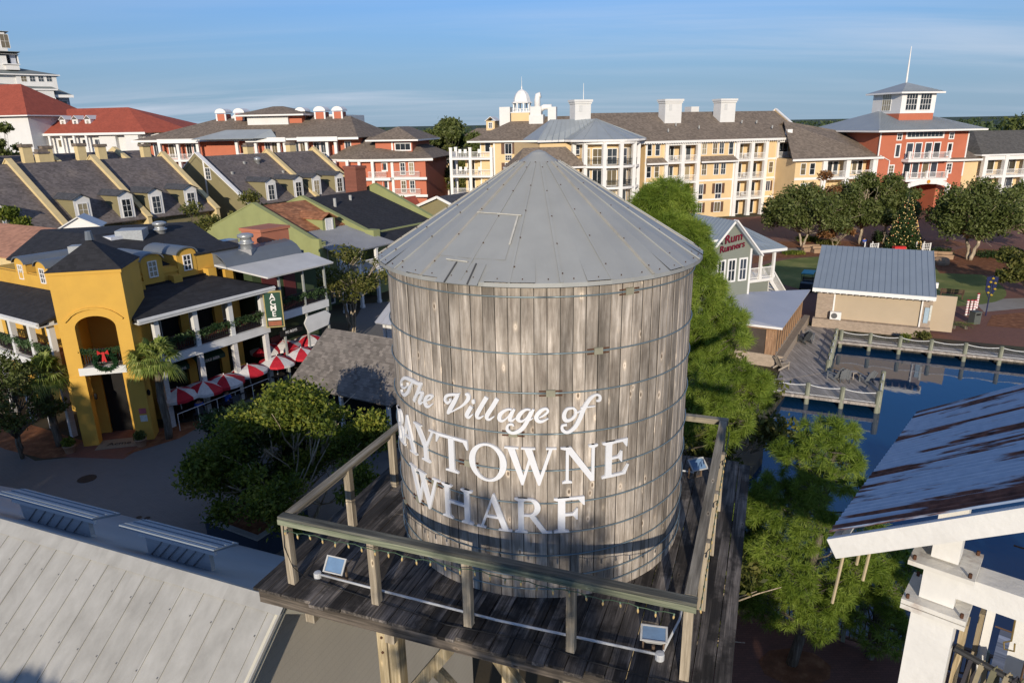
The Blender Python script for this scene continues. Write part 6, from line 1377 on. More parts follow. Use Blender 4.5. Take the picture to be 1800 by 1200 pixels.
# ============================================================ sage green shops
def shops():
    E = Vector((.53, .85)); A = Vector((-17.7, 62.2)); F = Fr(A, A+E*10); T = F.thing('green_shop', 'sage green gabled shop with terracotta tile roof, white porch and small louvred dormer', 'building')
    TILE = mat('terracotta_tile', (.36, .15, .07), .85, .15, .8, .3, kind='shingle', period=.16, depth=.35, col2=(.45, .22, .11)); RIB = mat('ribbed_grey_metal', (.30, .31, .33), .5, .1, .6, .1, metal=.3)
    # gable parapet walls: slab polygon across the depth
    def parapet(TT, x, ye, ze, yr, zr, yb=None, zb=None, th=.45, m=GREENW, name='gable_wall', cap=None):
        yb = yb if yb is not None else 2*yr-ye; zb = zb if zb is not None else ze
        MB().slab([(x, ye-.5, 0), (x, ye-.5, ze), (x, ye, ze+.1), (x, yr, zr), (x, yb, zb), (x, yb, 0)], d=(th, 0, 0)).build(name, m, TT)
        b = MB(); b.beam((x+th/2, ye-.5, ze+.14), (x+th/2, ye+.1, ze+.18), th+.12, .1); b.beam((x+th/2, ye+.1, ze+.16), (x+th/2, yr, zr+.05), th+.12, .1); b.beam((x+th/2, yr, zr+.05), (x+th/2, yb, zb+.05), th+.12, .1); b.build('coping', cap or m, TT)
    parapet(T, 0, -.6, 6.1, 7.7, 9.3)
    parapet(T, 6.7, -.6, 6.1, 8.6, 9.3)
    part(T, 'wall', GREENW, (.45, .2, 0, 6.7, 15, 6.0))
    k = (9.0-5.9)/7.4
    slope(T, [(.46, 2.6, 5.9+k*2.3), (6.69, 2.6, 5.9+k*2.3), (6.69, 7.9, 9.0), (.46, 7.9, 9.0)], TILE, .12); slope(T, [(6.69, 15, 6.0), (.46, 15, 6.0), (.46, 7.9, 9.0), (6.69, 7.9, 9.0)], TILE, .12)
    slope(T, [(-.2, -3.4, 5.4), (7.2, -3.4, 5.4), (6.69, 2.58, 6.75), (.46, 2.58, 6.75)], RIB, .1, 'porch_roof', .26)
    d = part(T, 'dormer', GREENW, (3.4, 2.2, 6.4, 5.0, 5.2, 7.75)); gable_roof(d, 3.35, 5.05, 2.2, 5.6, 7.76, .55, TILE, 'v', .18, .08, name='dormer_roof'); window(d, 4.2, 7.15, .7, .95, 2.18, 1, 7, fr=.14, pane=WHT, name='louvre')
    for x in (.2, 2.4, 4.7, 6.9): column(T, x, -3.1, 3.3, 5.35, .26); column(T, x, -3.1, 0, 3.0, .26)
    part(T, 'balcony_deck', WHT, (-.1, -3.3, 3.0, 7.1, .19, 3.3)); railing(T, 0, 7, 3.3, -3.1, h=1.0)
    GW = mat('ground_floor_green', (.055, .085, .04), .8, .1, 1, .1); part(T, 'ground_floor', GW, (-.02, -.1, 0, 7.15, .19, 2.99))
    for x in (1.2, 3.4, 5.6): window(T, x, 1.5, 1.1, 2.3, -.11, 2, 3, fr=.12); window(T, x, 4.6, 1.0, 1.9, .19, 2, 2, fr=.1)
    w = MB().lathe([(.001, 0), (.5, 0), (.62, .06), (.5, .08), (.001, .03)], 20).xf(Matrix.Translation((-.03, 4.6, 6.1)) @ Matrix.Rotation(R_(-90), 4, 'Y')); w.build('round_window', WHT, T); part(T, 'scupper_box', GREENW, (-.3, -1.1, 4.6, -.01, -.1, 6.6))
    # charcoal roofed shop
    T2 = F.thing('charcoal_shop', 'sage green shop with charcoal roof between stepped parapets and a tall brick chimney', 'building')
    part(T2, 'wall', GREENW, (7.2, .2, 0, 18, 16, 6.0)); k = 3.0/8.3
    slope(T2, [(7.16, -1.6, 5.2), (18.2, -1.6, 5.2), (17.0, 8.8, 9.1), (7.16, 8.8, 9.1)], CHAR, .12); slope(T2, [(18, 17, 6), (7.16, 17, 6), (7.16, 8.8, 9.1), (17, 8.8, 9.1)], CHAR, .12)
    parapet(T2, 18.1, .6, 6.2, 8.9, 9.7)
    ch = part(T2, 'chimney', BRICK, (15.6, 9.2, 6, 17.2, 11.0, 11.5)); part(ch, 'chimney_cap', BRICK, (15.5, 9.1, 11.5, 17.3, 11.1, 11.8))
    for x, y in ((9.2, 6.3), (12.4, 7.2)): MB().tube([(x, y, 7), (x, y, 9.0)], .16, 8).build('vent_pipe', flat('vent_grey', (0, 0, 0)), T2)
    part(T2, 'parapet_box', GREENW, (6.5, -1.3, 4.8, 7.4, -.2, 6.5)); part(T2, 'front_wall', GREENW, (7.2, -.6, 0, 18, .19, 5.2))
    # grey shingled gable roof with white barge
    T3 = F.thing('grey_shop', 'olive shop with grey shingle gable roof and white bargeboards near the tank roof edge', 'building'); GS = mat('grey_asphalt_shingle', (.085, .085, .09), .9, .15, 1, .3, kind='shingle', period=.14, depth=.25)
    MB().slab([(22.9, -5, 0), (22.9, -5, 4.8), (22.9, 3.2, 7.9), (22.9, 11, 4.8), (22.9, 11, 0)], d=(9, 0, 0)).build('wall', OLIVE, T3)
    slope(T3, [(22.5, -5.6, 4.7), (32, -5.6, 4.7), (32, 3.2, 8.05), (22.5, 3.2, 8.05)], GS, .12); slope(T3, [(32, 12, 4.7), (22.5, 12, 4.7), (22.5, 3.2, 8.05), (32, 3.2, 8.05)], GS, .12)
    b = MB(); b.beam((22.44, -5.6, 4.66), (22.44, 3.2, 8.0), .08, .3); b.beam((22.44, 3.2, 8.0), (22.44, 12, 4.66), .08, .3); b.build('bargeboard', WHT, T3)
    for x, y in ((24.5, 9.0), (38.0, 4.0)):
        o = MB().slab([(x, y, 4.5), (x, y+2, 7.4), (x, y+4, 4.5)], d=(3.5, 0, 0)).build('red_gable_roof', REDR, T3)
    part(T3, 'chimney', CREAM, (32.5, -2.0, 4, 33.8, -.8, 6.9)); part(T3, 'chimney_cap', CREAM, (32.4, -2.1, 6.9, 33.9, -.7, 7.15))
shops()
# white gabled roof light & terracotta sliver behind the yellow restaurant
T = thing('skylight_box', 'small white gabled roof lantern behind the yellow restaurant roof', 'roof lantern', G(140, 400, 9.0), R_(20)); gable_wall(T, -1.3, 1.3, 0, -1.0, 0, .8, WHT, 2.2); gable_roof(T, -1.3, 1.3, 0, 2.2, .0, .85, WSH, 'v', .2, .08)
A = G(-40, 395, 8.6); B2 = G(112, 410, 8.6); F = Fr(A, (A.x+(B2.x-A.x), B2.y)); T = F.thing('tile_roof_building', 'building with plain salmon tile roof behind the yellow restaurant at the left edge', 'building'); slope(T, [(-8, -3.5, 7.2), (F.L+1, -3.5, 7.2), (F.L, 1.0, 8.7), (-8, 1.0, 8.7)], mat('salmon_tile', (.48, .24, .15), .85, .1, 1, .2, kind='shingle', period=.16, depth=.2), .12); part(T, 'wall', CREAM, (-8, -2.8, 0, F.L, 1.2, 7.2))
# ============================================================ row houses with parapets and dormers
def rowhouses():
    E = Vector((.53, .85)); A = Vector((-47.6, 91.5))
    def block(xs, label, dorm, RZ, first_gable=False, backx=()):
        F = Fr(A, A+E*10); T = F.thing('row_house', label, 'row house'); W = 10.3; EZ = 5.4; k = (RZ-EZ)/W
        x0, x1 = xs[0], xs[-1]
        part(T, 'wall', OLIVE, (x0+.3, .6, 0, x1-.3, 2*W-.6, EZ-.1))
        slope(T, [(x0, -.4, EZ-.4*k), (x1, -.4, EZ-.4*k), (x1, W, RZ), (x0, W, RZ)], SHD, .15); slope(T, [(x1, 2*W+.4, EZ), (x0, 2*W+.4, EZ), (x0, W, RZ), (x1, W, RZ)], SHD, .15)
        for i, x in enumerate(xs):
            g = i == 0 and first_gable; h = .45; m = OLIVE if g else CREAM
            MB().slab([(x, -.7, EZ-1.6), (x, -.7, EZ-.7*k+h), (x, W, RZ+h+.1), (x, 2*W+.4, EZ+h), (x, 2*W, 0), (x, 0, 0)], d=(.5, 0, 0)).build('parapet', m, T)
            b = MB(); c = WHT if g else CREAM; b.beam((x+.25, -.8, EZ-.8*k+h+.04), (x+.25, W, RZ+h+.16), .72, .14); b.beam((x+.25, W, RZ+h+.16), (x+.25, 2*W, EZ+h), .72, .14); b.build('coping', c, T)
            if g: window(T, x-.02, 9.6, 1.1, 1.6, 7.8, 2, 3, rz=R_(-90)); b = MB(); b.box(x-.08, 8.4, 0, x-.01, 8.7, 11.5); b.build('corner_board', WHT, T)
        DR = MATS['grey_asphalt_shingle']
        for x in dorm:
            w, zb, zt, v = 1.9, 5.3, 8.3, .15; d = part(T, 'dormer', OLIVE, (x-w/2, v, zb-.6, x+w/2, v+4.9, zt))
            gable_roof(d, x-w/2, x+w/2, v, v+5.6, zt+.01, .62, DR, 'v', .3, .09, name='dormer_roof')
            gable_wall(d, x-w/2-.02, x+w/2+.02, v-.06, zb-.4, zt, .5, WHT, .05, name='dormer_face'); window(d, x, (zb+zt)/2-.15, 1.05, 2.15, v-.07, 2, 3, fr=.10)
        for (x, v, z0, z1) in backx:
            c = part(T, 'chimney', CREAM, (x-.65, v-.55, z0, x+.65, v+.55, z1)); part(c, 'chimney_cap', SHD, (x-.75, v-.65, z1, x+.75, v+.65, z1+.25)); MB().slab([(x-.6, v-.5, z1+.25), (x+.6, v-.5, z1+.25), (x+.6, v+.5, z1+.25), (x-.6, v+.5, z1+.25)], d=(0, 0, .3)).build('chimney_cap', SHB, c)
        for x, v in ((x0+3.0, 6), (x0+7.0, 8), (x0+12.4, 5.4)):
            if x < x1-1: part(T, 'vent', flat('vent_grey', (0, 0, 0)), (x-.1, v, EZ+v*k, x+.15, v+.3, EZ+v*k+.45))
        return T, F
    block([-30.6, -20.4, -10.2, 0, 10.2], 'row of dark shingled houses at left with cream parapets and four white framed dormers', tuple(Fr(A, A+E*10).on(*q, .15)[0] for q in ((-10, 372), (146, 370), (223, 367), (275, 360), (336, 352))), 12.4, backx=((-5.2, W_, 10, 13.4) for W_ in (12.0,)))
    T, F = block([15.7, 29.1, 39.4], 'second row of dark shingled houses farther back with a white edged olive gable', tuple(Fr(A, A+E*10).on(*q, .15)[0] for q in ((477, 340), (525, 336), (557, 334), (597, 329))), 12.1, True, backx=((26.5, 11.5, 10, 13.2), (35.5, 11.5, 10, 13.2)))
    o = MB().lathe([(.4, 0), (.4, .8), (.55, .85), (.55, 1.3), (.001, 1.5)], 14, (25.4, 8.2, 10.2)).build('roof_fan', flat('galv_bright', (0, 0, 0)), T, True)
    # rear range of the same terrace
    F2 = Fr(A+Vector((-17.5, 10.9)), A+Vector((-17.5, 10.9))+E*10); T = F2.thing('rear_row_house', 'rear terrace roofs with cream parapets and hooded chimneys behind the dark shingled row', 'row house'); zr = 13.0
    slope(T, [(-35, 0, 11.0), (17, 0, 11.0), (17, 4.5, zr), (-35, 4.5, zr)], SHD, .15); part(T, 'wall', CREAM, (-35, 1, 0, 17, 9, 10.9))
    for x in (-19, -8.5, 1.2, 11.5):
        MB().slab([(x, -1.2, 8), (x, -1.2, 11.0), (x, 4.5, zr+.7), (x, 9, 11.5), (x, 9, 0), (x, -1.2, 0)], d=(.6, 0, 0)).build('parapet', CREAM, T)
    for x, v, z in ((-10.2, 1.8, 14.0), (-6.8, 1.6, 13.8), (-2.2, 2.0, 14.1), (.2, 1.4, 13.8), (5.2, 2.0, 14.0), (8.0, 1.6, 13.8), (15.2, 1.8, 13.6), (-14, 2, 14)):
        c = part(T, 'chimney', CREAM, (x-.6, v-.5, 11, x+.6, v+.5, z)); part(c, 'chimney_cap', SHB, (x-.75, v-.65, z, x+.75, v+.65, z+.4))
    for x in (-5, 2.4, 10): part(T, 'eyebrow_dormer', WHT, (x-1.4, -.4, 11.2, x+1.4, .6, 11.7))
rowhouses()
# ============================================================ coral red hotel
def red_hotel():
    F = Fr((-52, 139), (-21, 134)); T = F.thing('coral_hotel', 'coral red hotel with white columns, brown shingle hip roofs and round topped chimneys', 'building')
    part(T, 'wall', CORAL, (-20, 1.6, 0, 24, 17, 14.0)); 
    b = MB(); b.slab([(-22, -.8, 14.2), (24.5, -.8, 14.2), (19.6, 9, 18.1), (-9, 9, 18.1)], .15); b.slab([(24.5, -.8, 14.2), (26, 18, 14.2), (19.6, 9, 18.1)], .15); b.slab([(26, 18, 14.2), (-22, 18, 14.2), (-9, 9, 18.1), (19.6, 9, 18.1)], .15); b.slab([(-22, 18, 14.2), (-22, -.8, 14.2), (-9, 9, 18.1)], .15); b.build('roof', SHB, T)
    part(T, 'fascia', WHT, (-22, -.9, 13.85, 24.6, -.81, 14.25))
    # lantern on top
    part(T, 'lantern_wall', WSH, (-.6, 5.6, 16.2, 8.0, 12, 18.6)); part(T, 'lantern_wall', CORAL, (8.01, 6.2, 16.2, 10.6, 12, 18.6)); hip(T, -2.2, 11.2, 5.0, 13, 18.65, 1.6, SHB, .6, 6.2)
    for u0, u1 in ((-8.6, -6.4), (-4.6, -2.4), (8.6, 10.6), (12.5, 14.8), (16.3, 18.4)):
        zt = 19.0; m = MB(); m.box(u0+.18, 8, 15.5, u1-.18, 10.2, zt); o = m.build('chimney', CORAL, T); m = MB()
        for a in (u0, u1-.3): m.box(a, 7.9, 16.2, a+.3, 8.2, zt)
        m.box(u0, 10.0, 16.2, u0+.3, 10.3, zt); m.build('chimney_corner', WHT, o)
        cx = (u0+u1)/2; R = (u1-u0)/2+.1; m = MB(); P = [(cx+R*math.cos(R_(a)), zt+.15+R*.72*math.sin(R_(a))) for a in range(0, 181, 15)]; m.slab([(x, 7.8, z) for x, z in P], d=(0, 2.6, 0)); m.build('chimney_cap', WHT, o)
    # upper storey bays
    for u in (-20, -16.5, -12.6, -8.4, -.2, 3.7, 8.4, 9.6, 14.0, 18.1, 19.8): column(T, u, -.1, 0, 13.85, .55)
    for u0, u1 in ((2.6, 9.9), (13.0, 20.2), (-15.8, -8)): part(T, 'balcony_canopy', WHT, (u0-.4, -1.2, 13.6, u1+.4, -.91, 14.4)); part(T, 'balcony_floor', WHT, (u0, -.5, 10.1, u1, 1.59, 10.5))
    for a, b in ((3.9, 8.2), (14.2, 18), (9.8, 13.8), (-16.2, -12.8), (-.1, 3.5), (-12.4, -8.6)): railing(T, a, b, 10.5, -.2)
    for u in (-18.5, -15.2, -13.9, -11.4, -9.9, 1.6, 5.2, 6.6, 11.0, 12.4, 15.2, 16.6, 21.5): window(T, u, 12.1, 1.0, 2.5, 1.6, 2, 1, name='balcony_door', fr=.16)
    for u in range(-19, 24, 3): window(T, u, 8.4, 1.0, 2.2, 1.6, 2, 1, name='balcony_door', fr=.14)
    # grey metal porch roof
    b = MB(); b.slab([(-8, -2.6, 14.3), (4.6, -2.6, 14.3), (6.8, .6, 15.9), (-2.4, .6, 15.9)], .12); b.slab([(4.6, -2.6, 14.3), (8.2, -.2, 14.3), (6.8, .6, 15.9)], .1); b.build('metal_porch_roof', MGREY, T)
    # angled front wing with hipped roof
    v = -4.; EZ = 10.4
    MB().prism([(19.5, v+1.5), (26, v+.4), (32, v+1), (37.5, v+2.0), (37.5, 14), (19.5, 14)], 0, EZ-.2).build('wall', CORAL, T)
    b = MB(); ap = (24.6, 4.0, 14.2); ap2 = (32, 7, 14.0)
    P = [(18.0, -1.6, EZ), (26.0, v-.6, EZ), (32.4, v, EZ), (39, v+1.9, EZ), (39, 15, EZ), (18, 15, EZ)]
    b.slab([P[0], P[1], ap], .12); b.slab([P[1], P[2], ap2, ap], .12); b.slab([P[2], P[3], ap2], .12); b.slab([P[3], P[4], ap2], .12); b.slab([P[4], P[5], ap, ap2], .12); b.slab([P[5], P[0], ap], .12); b.build('roof', SHB, T)
    f = MB()
    for a, c in zip(P[:3], P[1:4]): f.beam((a[0], a[1]-.05, EZ-.22), (c[0], c[1]-.05, EZ-.22), .12, .42)
    f.build('fascia', WHT, T)
    part(T, 'upper_wall', CORAL, (27.5, 0, 10, 34.6, 12, 13.6)); hip(T, 26.8, 35.4, -.6, 14, 13.7, 2.3, SHB, .7, 4.4); window(T, 32.8, 12.4, 2.8, 1.1, -.01, 3, 1, fr=.2); part(T, 'corner_board', WHT, (30.6, -.06, 10, 30.9, -.003, 13.4))
    for z in (7.1, 4.0):
        part(T, 'balcony_floor', WHT, (20, v-.3, z-.5, 31.4, v+1.8, z)); railing(T, 21.5, 26.6, z, v-.1); railing(T, 27.2, 30.6, z, v-.1); railing(T, 31.4, 36.6, z, v+.8)
        part(T, 'floor_band', WHT, (31.4, v+.7, z-.45, 38, v+.99, z))
    for u in (21, 23.4, 25.7, 28.2): column(T, u, v-.2, 0, EZ-.2, .5)
    part(T, 'corner_board', WHT, (31.3, v+.7, 0, 31.8, v+1.1, EZ-.3))
    for z in (8.6, 5.4): window(T, 30.0, z+.4, .9, 1.2, v+.8, 1, 1, fr=.25); window(T, 33.4, z, .8, 2.0, v+1.2, 2, 3, fr=.14); window(T, 35.0, z, .8, 2.0, v+1.4, 2, 3, fr=.14); window(T, 36.6, z, .8, 2.0, v+2.0, 2, 3, fr=.14); window(T, 24.6, z, 2.4, 2.2, v+1.1, 3, 1, name='balcony_door'); window(T, 21.8, z, 1.2, 2.2, v+1.3, 2, 1, name='balcony_door')
red_hotel()
def pavilion():
    v = G(772, 330, 0); F = Fr((-17.6, 150), (-12.6, 149)); T = F.thing('pavilion', 'small white pavilion with grey metal gable roof left of the cream hotel', 'pavilion')
    slope(T, [(.2, -2.0, 5.0), (6.2, -2.0, 5.0), (5.6, .6, 7.0), (1.6, .6, 7.0)], MGREY, .1, 'roof', .4); gable_wall(T, -.4, 4.4, -2.6, 5.0, 5.3, 1.9, WHT, .1); gable_roof(T, -.4, 4.4, -2.6, 3, 5.4, 1.95, MGREY, 'v', .2, .08)
    for x in (-.2, 1.0, 2.8, 4.2, 5.6): column(T, x, -2.2, 0, 5.0, .3)
    window(T, 2.0, 6.1, 1.1, .9, -2.62, 4, 2, fr=.06); part(T, 'back_wall', DARK, (0, 1.5, 0, 6, 1.7, 4.9)); railing(T, 0, 5.6, .3, -2.1)
pavilion()
# ============================================================ white hotel with red roofs at the far left
def white_hotel():
    F = Fr((-110, 175), (-60, 165)); T = F.thing('red_roofed_hotel', 'white hotel wing with broad red hip roof and five small white dormers', 'building')
    part(T, 'wall', WSH, (-8, 1.4, 0, 28, 18, 15.4)); part(T, 'wall', WSH, (12.5, .4, 0, 17, 1.39, 15.4)); part(T, 'wall', WSH, (20, -.2, 0, 23.6, 1.39, 15.4))
    b = MB(); z = 15.7; P = [(-9.4, -.6, z), (26, -.6, z), (34, 6, z), (34, 20, z), (-9.4, 20, z)]; r0, r1 = (-2, 9, 21.6), (15, 9, 21.6)
    b.slab([P[0], P[1], r1, r0], .15); b.slab([P[1], P[2], r1], .15); b.slab([P[2], P[3], r1], .15); b.slab([P[3], P[4], r0, r1], .15); b.slab([P[4], P[0], r0], .15); b.build('roof', REDR, T); part(T, 'fascia', WHT, (-9.5, -.75, 15.25, 26, -.61, 15.75))
    for i in range(5):
        u = -6.0+3.5*i; d = part(T, 'dormer', WSH, (u-.8, 3.0, 17.0, u+.8, 7.0, 18.9)); gable_roof(d, u-.8, u+.8, 3.0, 7.5, 18.9, .95, WSH, 'v', .2, .1, name='dormer_roof'); window(d, u, 18.0, .55, 1.2, 2.98, 2, 3, fr=.1)
    for u in (-4, -.6, 2.8, 6.2, 9.6): column(T, u, -.1, 10, 15.2, .5); window(T, u+1.7, 13.4, 1.8, 1.6, 1.4, 2, 1)
    part(T, 'balcony', WHT, (-8, -.4, 9.8, 12, 1.39, 10.2)); 
    window(T, 15, 11, 1.0, 1.6, .4, 1, 1)
    T2 = F.thing('side_wing', 'white wing with steep red roof at the left edge of the photo', 'building'); part(T2, 'wall', WSH, (-26, -4, 0, -1.8, 12, 19.6)); hip(T2, -26, -1.8, -4, 14, 20.0, 7.5, REDR, 1.2, 10)
    T4 = F.thing('parapet_building', 'plain white building with flat parapet between the red roof and the coral hotel', 'building'); part(T4, 'wall', WSH, (29, 24, 0, 62, 44, 18.9)); part(T4, 'coping', WHT, (28.8, 23.8, 18.9, 62, 44, 19.2)); part(T4, 'side', WSH, (29.5, 23.4, 10, 32, 23.9, 18.2))
    # stepped tower: the broad face looks towards the right, a narrow one to the left
    GR = mat('grey_green_roof', (.19, .21, .20), .8, .08, .5, .1); F3 = Fr((-165, 195), (-165+37.5, 195+33)); T3 = F3.thing('tower_hotel', 'tall stepped white tower hotel with grey roofs rising at the far left', 'building')
    def q(a, b, v=0.): return F3.on(a/6, 40+b/6, v)
    def blk(a0, b0, a1, b1, v, d, name='wall', m=WSH, out=1.0):
        (u0, z1), (u1, z0) = q(a0, b0, v), q(a1, b1, v); return part(T3, name, m, (u0, v, z0, u1, v+d, z1)), (u0, u1, z0, z1)
    blk(-200, 90, 84, 300, 3, 9, 'tower_wall'); blk(-200, 76, 92, 92, 2.5, 10, 'cornice', WHT); u, z = q(50, 195, 3); window(T3, u, z, 2.0, 3.6, 3, 2, 2)
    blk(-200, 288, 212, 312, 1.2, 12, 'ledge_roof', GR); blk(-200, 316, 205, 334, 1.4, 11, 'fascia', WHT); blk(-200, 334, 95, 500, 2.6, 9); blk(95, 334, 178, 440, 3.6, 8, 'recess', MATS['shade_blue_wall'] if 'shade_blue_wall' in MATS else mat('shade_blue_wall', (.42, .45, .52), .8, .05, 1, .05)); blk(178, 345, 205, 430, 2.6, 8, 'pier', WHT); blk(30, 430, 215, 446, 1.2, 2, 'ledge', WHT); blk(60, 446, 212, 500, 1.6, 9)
    # four window block with shallow hip roof
    _, (u0, u1, z0, z1) = blk(160, 545, 620, 720, 0, 14); part(T3, 'side_wall', WSH, (u0-12, .6, z0-4, u0-.002, 12, z1)); hip(T3, u0-14, u1, 0, 12, z1+.1, 2.0, GR, .9, 9)
    for a in (252, 342, 432, 518): u, z = q(a, 593, 0); window(T3, u, z, 1.3, 1.5, 0, 2, 2, fr=.06)
    (ua, za), (ub, zb_) = q(0, 540, -6), q(770, 765, -6); b = MB(); b.slab([(ua-16, -6, zb_), (ub, -6, zb_), (ub-5, 1.5, zb_+3.2), (ua-16, 1.5, zb_+4.6)], .2); b.slab([(ub, -6, zb_), (ub, 8, zb_), (ub-5, 1.5, zb_+3.2)], .2); b.build('lower_roof', GR, T3); part(T3, 'fascia', WHT, (ua-16, -6.2, zb_-.7, ub+.1, -6.02, zb_+.05))
    blk(-200, 750, 290, 1000, -4.5, 10); blk(395, 712, 600, 890, -7.2, 9, 'bay'); (u0, z1), (u1, z0) = q(250, 706, -7.4), q(610, 716, -7.4); part(T3, 'bay_roof', WHT, (u0, -7.6, z0, u1, 0, z1+.3)); (u0, z1), (u1, z0) = q(285, 716, -7.0), q(394, 880, -7.0); part(T3, 'bay_side', WHT, (u0, -7.0, z0, u1, 1, z1))
    for a in (468, 516, 560): u, z = q(a, 855, -7.2); window(T3, u, z, 1.5, 3.0, -7.2, 2, 3, fr=.2)
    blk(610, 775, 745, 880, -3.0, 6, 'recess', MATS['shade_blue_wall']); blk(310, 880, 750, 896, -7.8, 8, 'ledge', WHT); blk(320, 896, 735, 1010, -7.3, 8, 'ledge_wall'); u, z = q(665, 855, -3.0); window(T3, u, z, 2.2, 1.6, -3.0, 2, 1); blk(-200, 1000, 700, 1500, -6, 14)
white_hotel()
for (x, y, h, w, d, lab) in ((725, 262, 11.5, 16, 12, 'distant house with grey brown hip roof seen left of the big oak'),):
    p = G(x, y, h); F = Fr((p.x-w/2, p.y), (p.x+w/2, p.y-2)) ; T = F.thing('distant_house', lab, 'house')
T_ = bpy.data.objects['distant_house']; T_.location = (-24.5, 205, 0); part(T_, 'wall', HOTY, (-10, 0, 0, 14, 12, 8.2)); hip(T_, -10, 14, 0, 12, 8.4, 3.6, mat('pale_brown_shingle', (.22, .19, .15), .9, .1, .6, .2), 1.0); [window(T_, u, 6.6, 1.2, 1.6, 0, 2, 2) for u in (-8, -3, 2, 7, 12)]
T_ = thing('distant_gable_house', 'distant tan roofed house behind the right side of the big oak', 'house', (-7, 190, 0), R_(-5)); part(T_, 'wall', HOTY, (-8, 0, 0, 8, 12, 11.5)); hip(T_, -8, 8, 0, 12, 11.6, 3.6, SHB, .8)
# ============================================================ pale metal roof in the foreground
def fore():
    _b, _a = G(497, 1056, 8.5), G(0, 914, 8.5); X = Vector((_b.x-_a.x, _b.y-_a.y)).normalized(); B = Vector((_b.x, _b.y)); A = B-X*14; F = Fr(A, B); T = F.thing('boathouse', 'foreground building with pale ribbed metal roof and cream siding below the tower platform', 'building')
    L = F.L; RZ = 8.5; k = .76
    PM = woodmat('pale_roof_metal', (.33, .32, .29), (.395, .385, .35), (.44, .43, .395), axis=1, plank=.92, paxis=0, knots=False, contrast=.16, rough=.6, tone=.045, grain=2.2, along=.25); SM = mat('cream_siding', (.50, .45, .36), .75, .05, .8, .1, kind='siding', period=.18, depth=.12)
    slope(T, [(-6, -7.5, RZ-7.5*k), (L+.06, -7.5, RZ-7.5*k), (L+.06, 0, RZ), (-6, 0, RZ)], PM, .06)
    slope(T, [(L+.06, 8, RZ-8*k), (-6, 8, RZ-8*k), (-6, 0, RZ), (L+.06, 0, RZ)], BLUM, .06)
    s = MB(); n = 42
    for i in range(n):
        x = L-.18-.46*i; m_ = .0
        s.beam((x, -.12, RZ-.12*k+.012), (x, -7.5, RZ-7.5*k+.012), .022, .022)
    s.build('ribs', PM, T)
    s = MB()
    for i in range(n):
        for j in range(9): x = L-.18-.46*i-.03; y = -.5-.8*j; s.box(x-.012, y-.012, RZ+y*k*-1*-1+.0, x+.012, y+.012, RZ+y*k+.022)
    s.build('screws', flat('screw_grey', (.25, .24, .22), .6), T)
    b = MB(); b.slab([(-6, -.20, RZ-.2*k+.04), (L+.08, -.20, RZ-.2*k+.04), (L+.08, 0, RZ+.045), (-6, 0, RZ+.045)], .01); b.slab([(L+.08, .20, RZ-.2*k+.04), (-6, .20, RZ-.2*k+.04), (-6, 0, RZ+.045), (L+.08, 0, RZ+.045)], .01); b.build('ridge_cap', PM, T)
    MB().slab([(L-.25, 0, RZ-.1), (L-.25, 7.4, RZ-7.4*k-.1), (L-.25, 7.4, 0), (L-.25, -6.9, 0), (L-.25, -6.9, RZ-6.9*k-.1)], d=(-.2, 0, 0)).build('gable_wall', SM, T)
    b = MB(); b.beam((L+.0, -7.5, RZ-7.5*k-.12), (L+.0, .0, RZ-.12), .05, .2); b.beam((L, 0, RZ-.12), (L, 8, RZ-8*k-.12), .05, .2); b.build('bargeboard', mat('cream_trim', (.62, .58, .46), .6, .05, 1, .05), T)
    # raised cricket at the lower left
    b = MB(); b.slab([(4.6, -2.6, RZ-2.6*k+.25), (7.2, -2.6, RZ-2.6*k+.02), (7.2, -1.2, RZ-1.2*k+.02), (3.6, -1.0, RZ-1.0*k+.28)], .2); b.build('roof_saddle', PM, T)
    # small shed dormers on the far side
    for P in (((33, 906), (167, 909), (160, 942), (50, 916)), ((254, 969), (379, 964), (372, 1003), (268, 975))):
        y = 1.05; (x0, z0), (x1, z1), (x2, z2), (x3, z3) = [F.on(*q, y) for q in P]; zr = RZ-y*k; zt = max(z1, zr+.25)
        d = MB().slab([(x3-.1, y, zr-.02), (x2, y, zr-.02), (x2, y, zt-.02), (x0+.1, y, zt-.02)], d=(0, .1, 0)).build('dormer', WSH, T)
        part(d, 'fascia', WHT, (x0, y-.06, zt-.12, x1+.02, y-.004, zt+.01)); b = MB()
        for i in range(6): t = (i+1)/7; b.beam((x3+(x2-x3)*t-.25, y-.012, zr), (x3+(x2-x3)*t+.18, y-.012, min(zt-.12, zr+.5)), .02, .016)
        b.build('board_gaps', flat('gap_shade', (.30, .30, .30), .7), d)
        slope(d, [(x0-.5, y+.55, zt-.2), (x1+.03, y+.55, zt-.2), (x1+.03, y-.07, zt+.03), (x0-.5, y-.07, zt+.03)], BLUM, .05, 'dormer_roof', .0)
        m = MB()
        for i in range(3): yy = y+.05+.2*i; m.beam((x0-.48, yy, zt+.04-.37*(yy-y+.07)), (x1+.01, yy, zt+.04-.37*(yy-y+.07)), .025, .02)
        m.build('seams', BLUM, d)
    # lower gable porch in front of the siding
    gb = MB(); gb.beam((L+.25, -4.5, 3.9), (L+.25, -2.9, 5.0), .05, .16); gb.beam((L+.25, -2.9, 5.0), (L+.25, -1.3, 3.9), .05, .16); gb.build('porch_bargeboard', MATS['cream_trim'], T); MB().slab([(L-.2, -4.5, 3.9), (L+.22, -4.5, 3.9), (L+.22, -2.9, 5.0), (L-.2, -2.9, 5.0)], .06).build('porch_roof', PM, T)
fore()
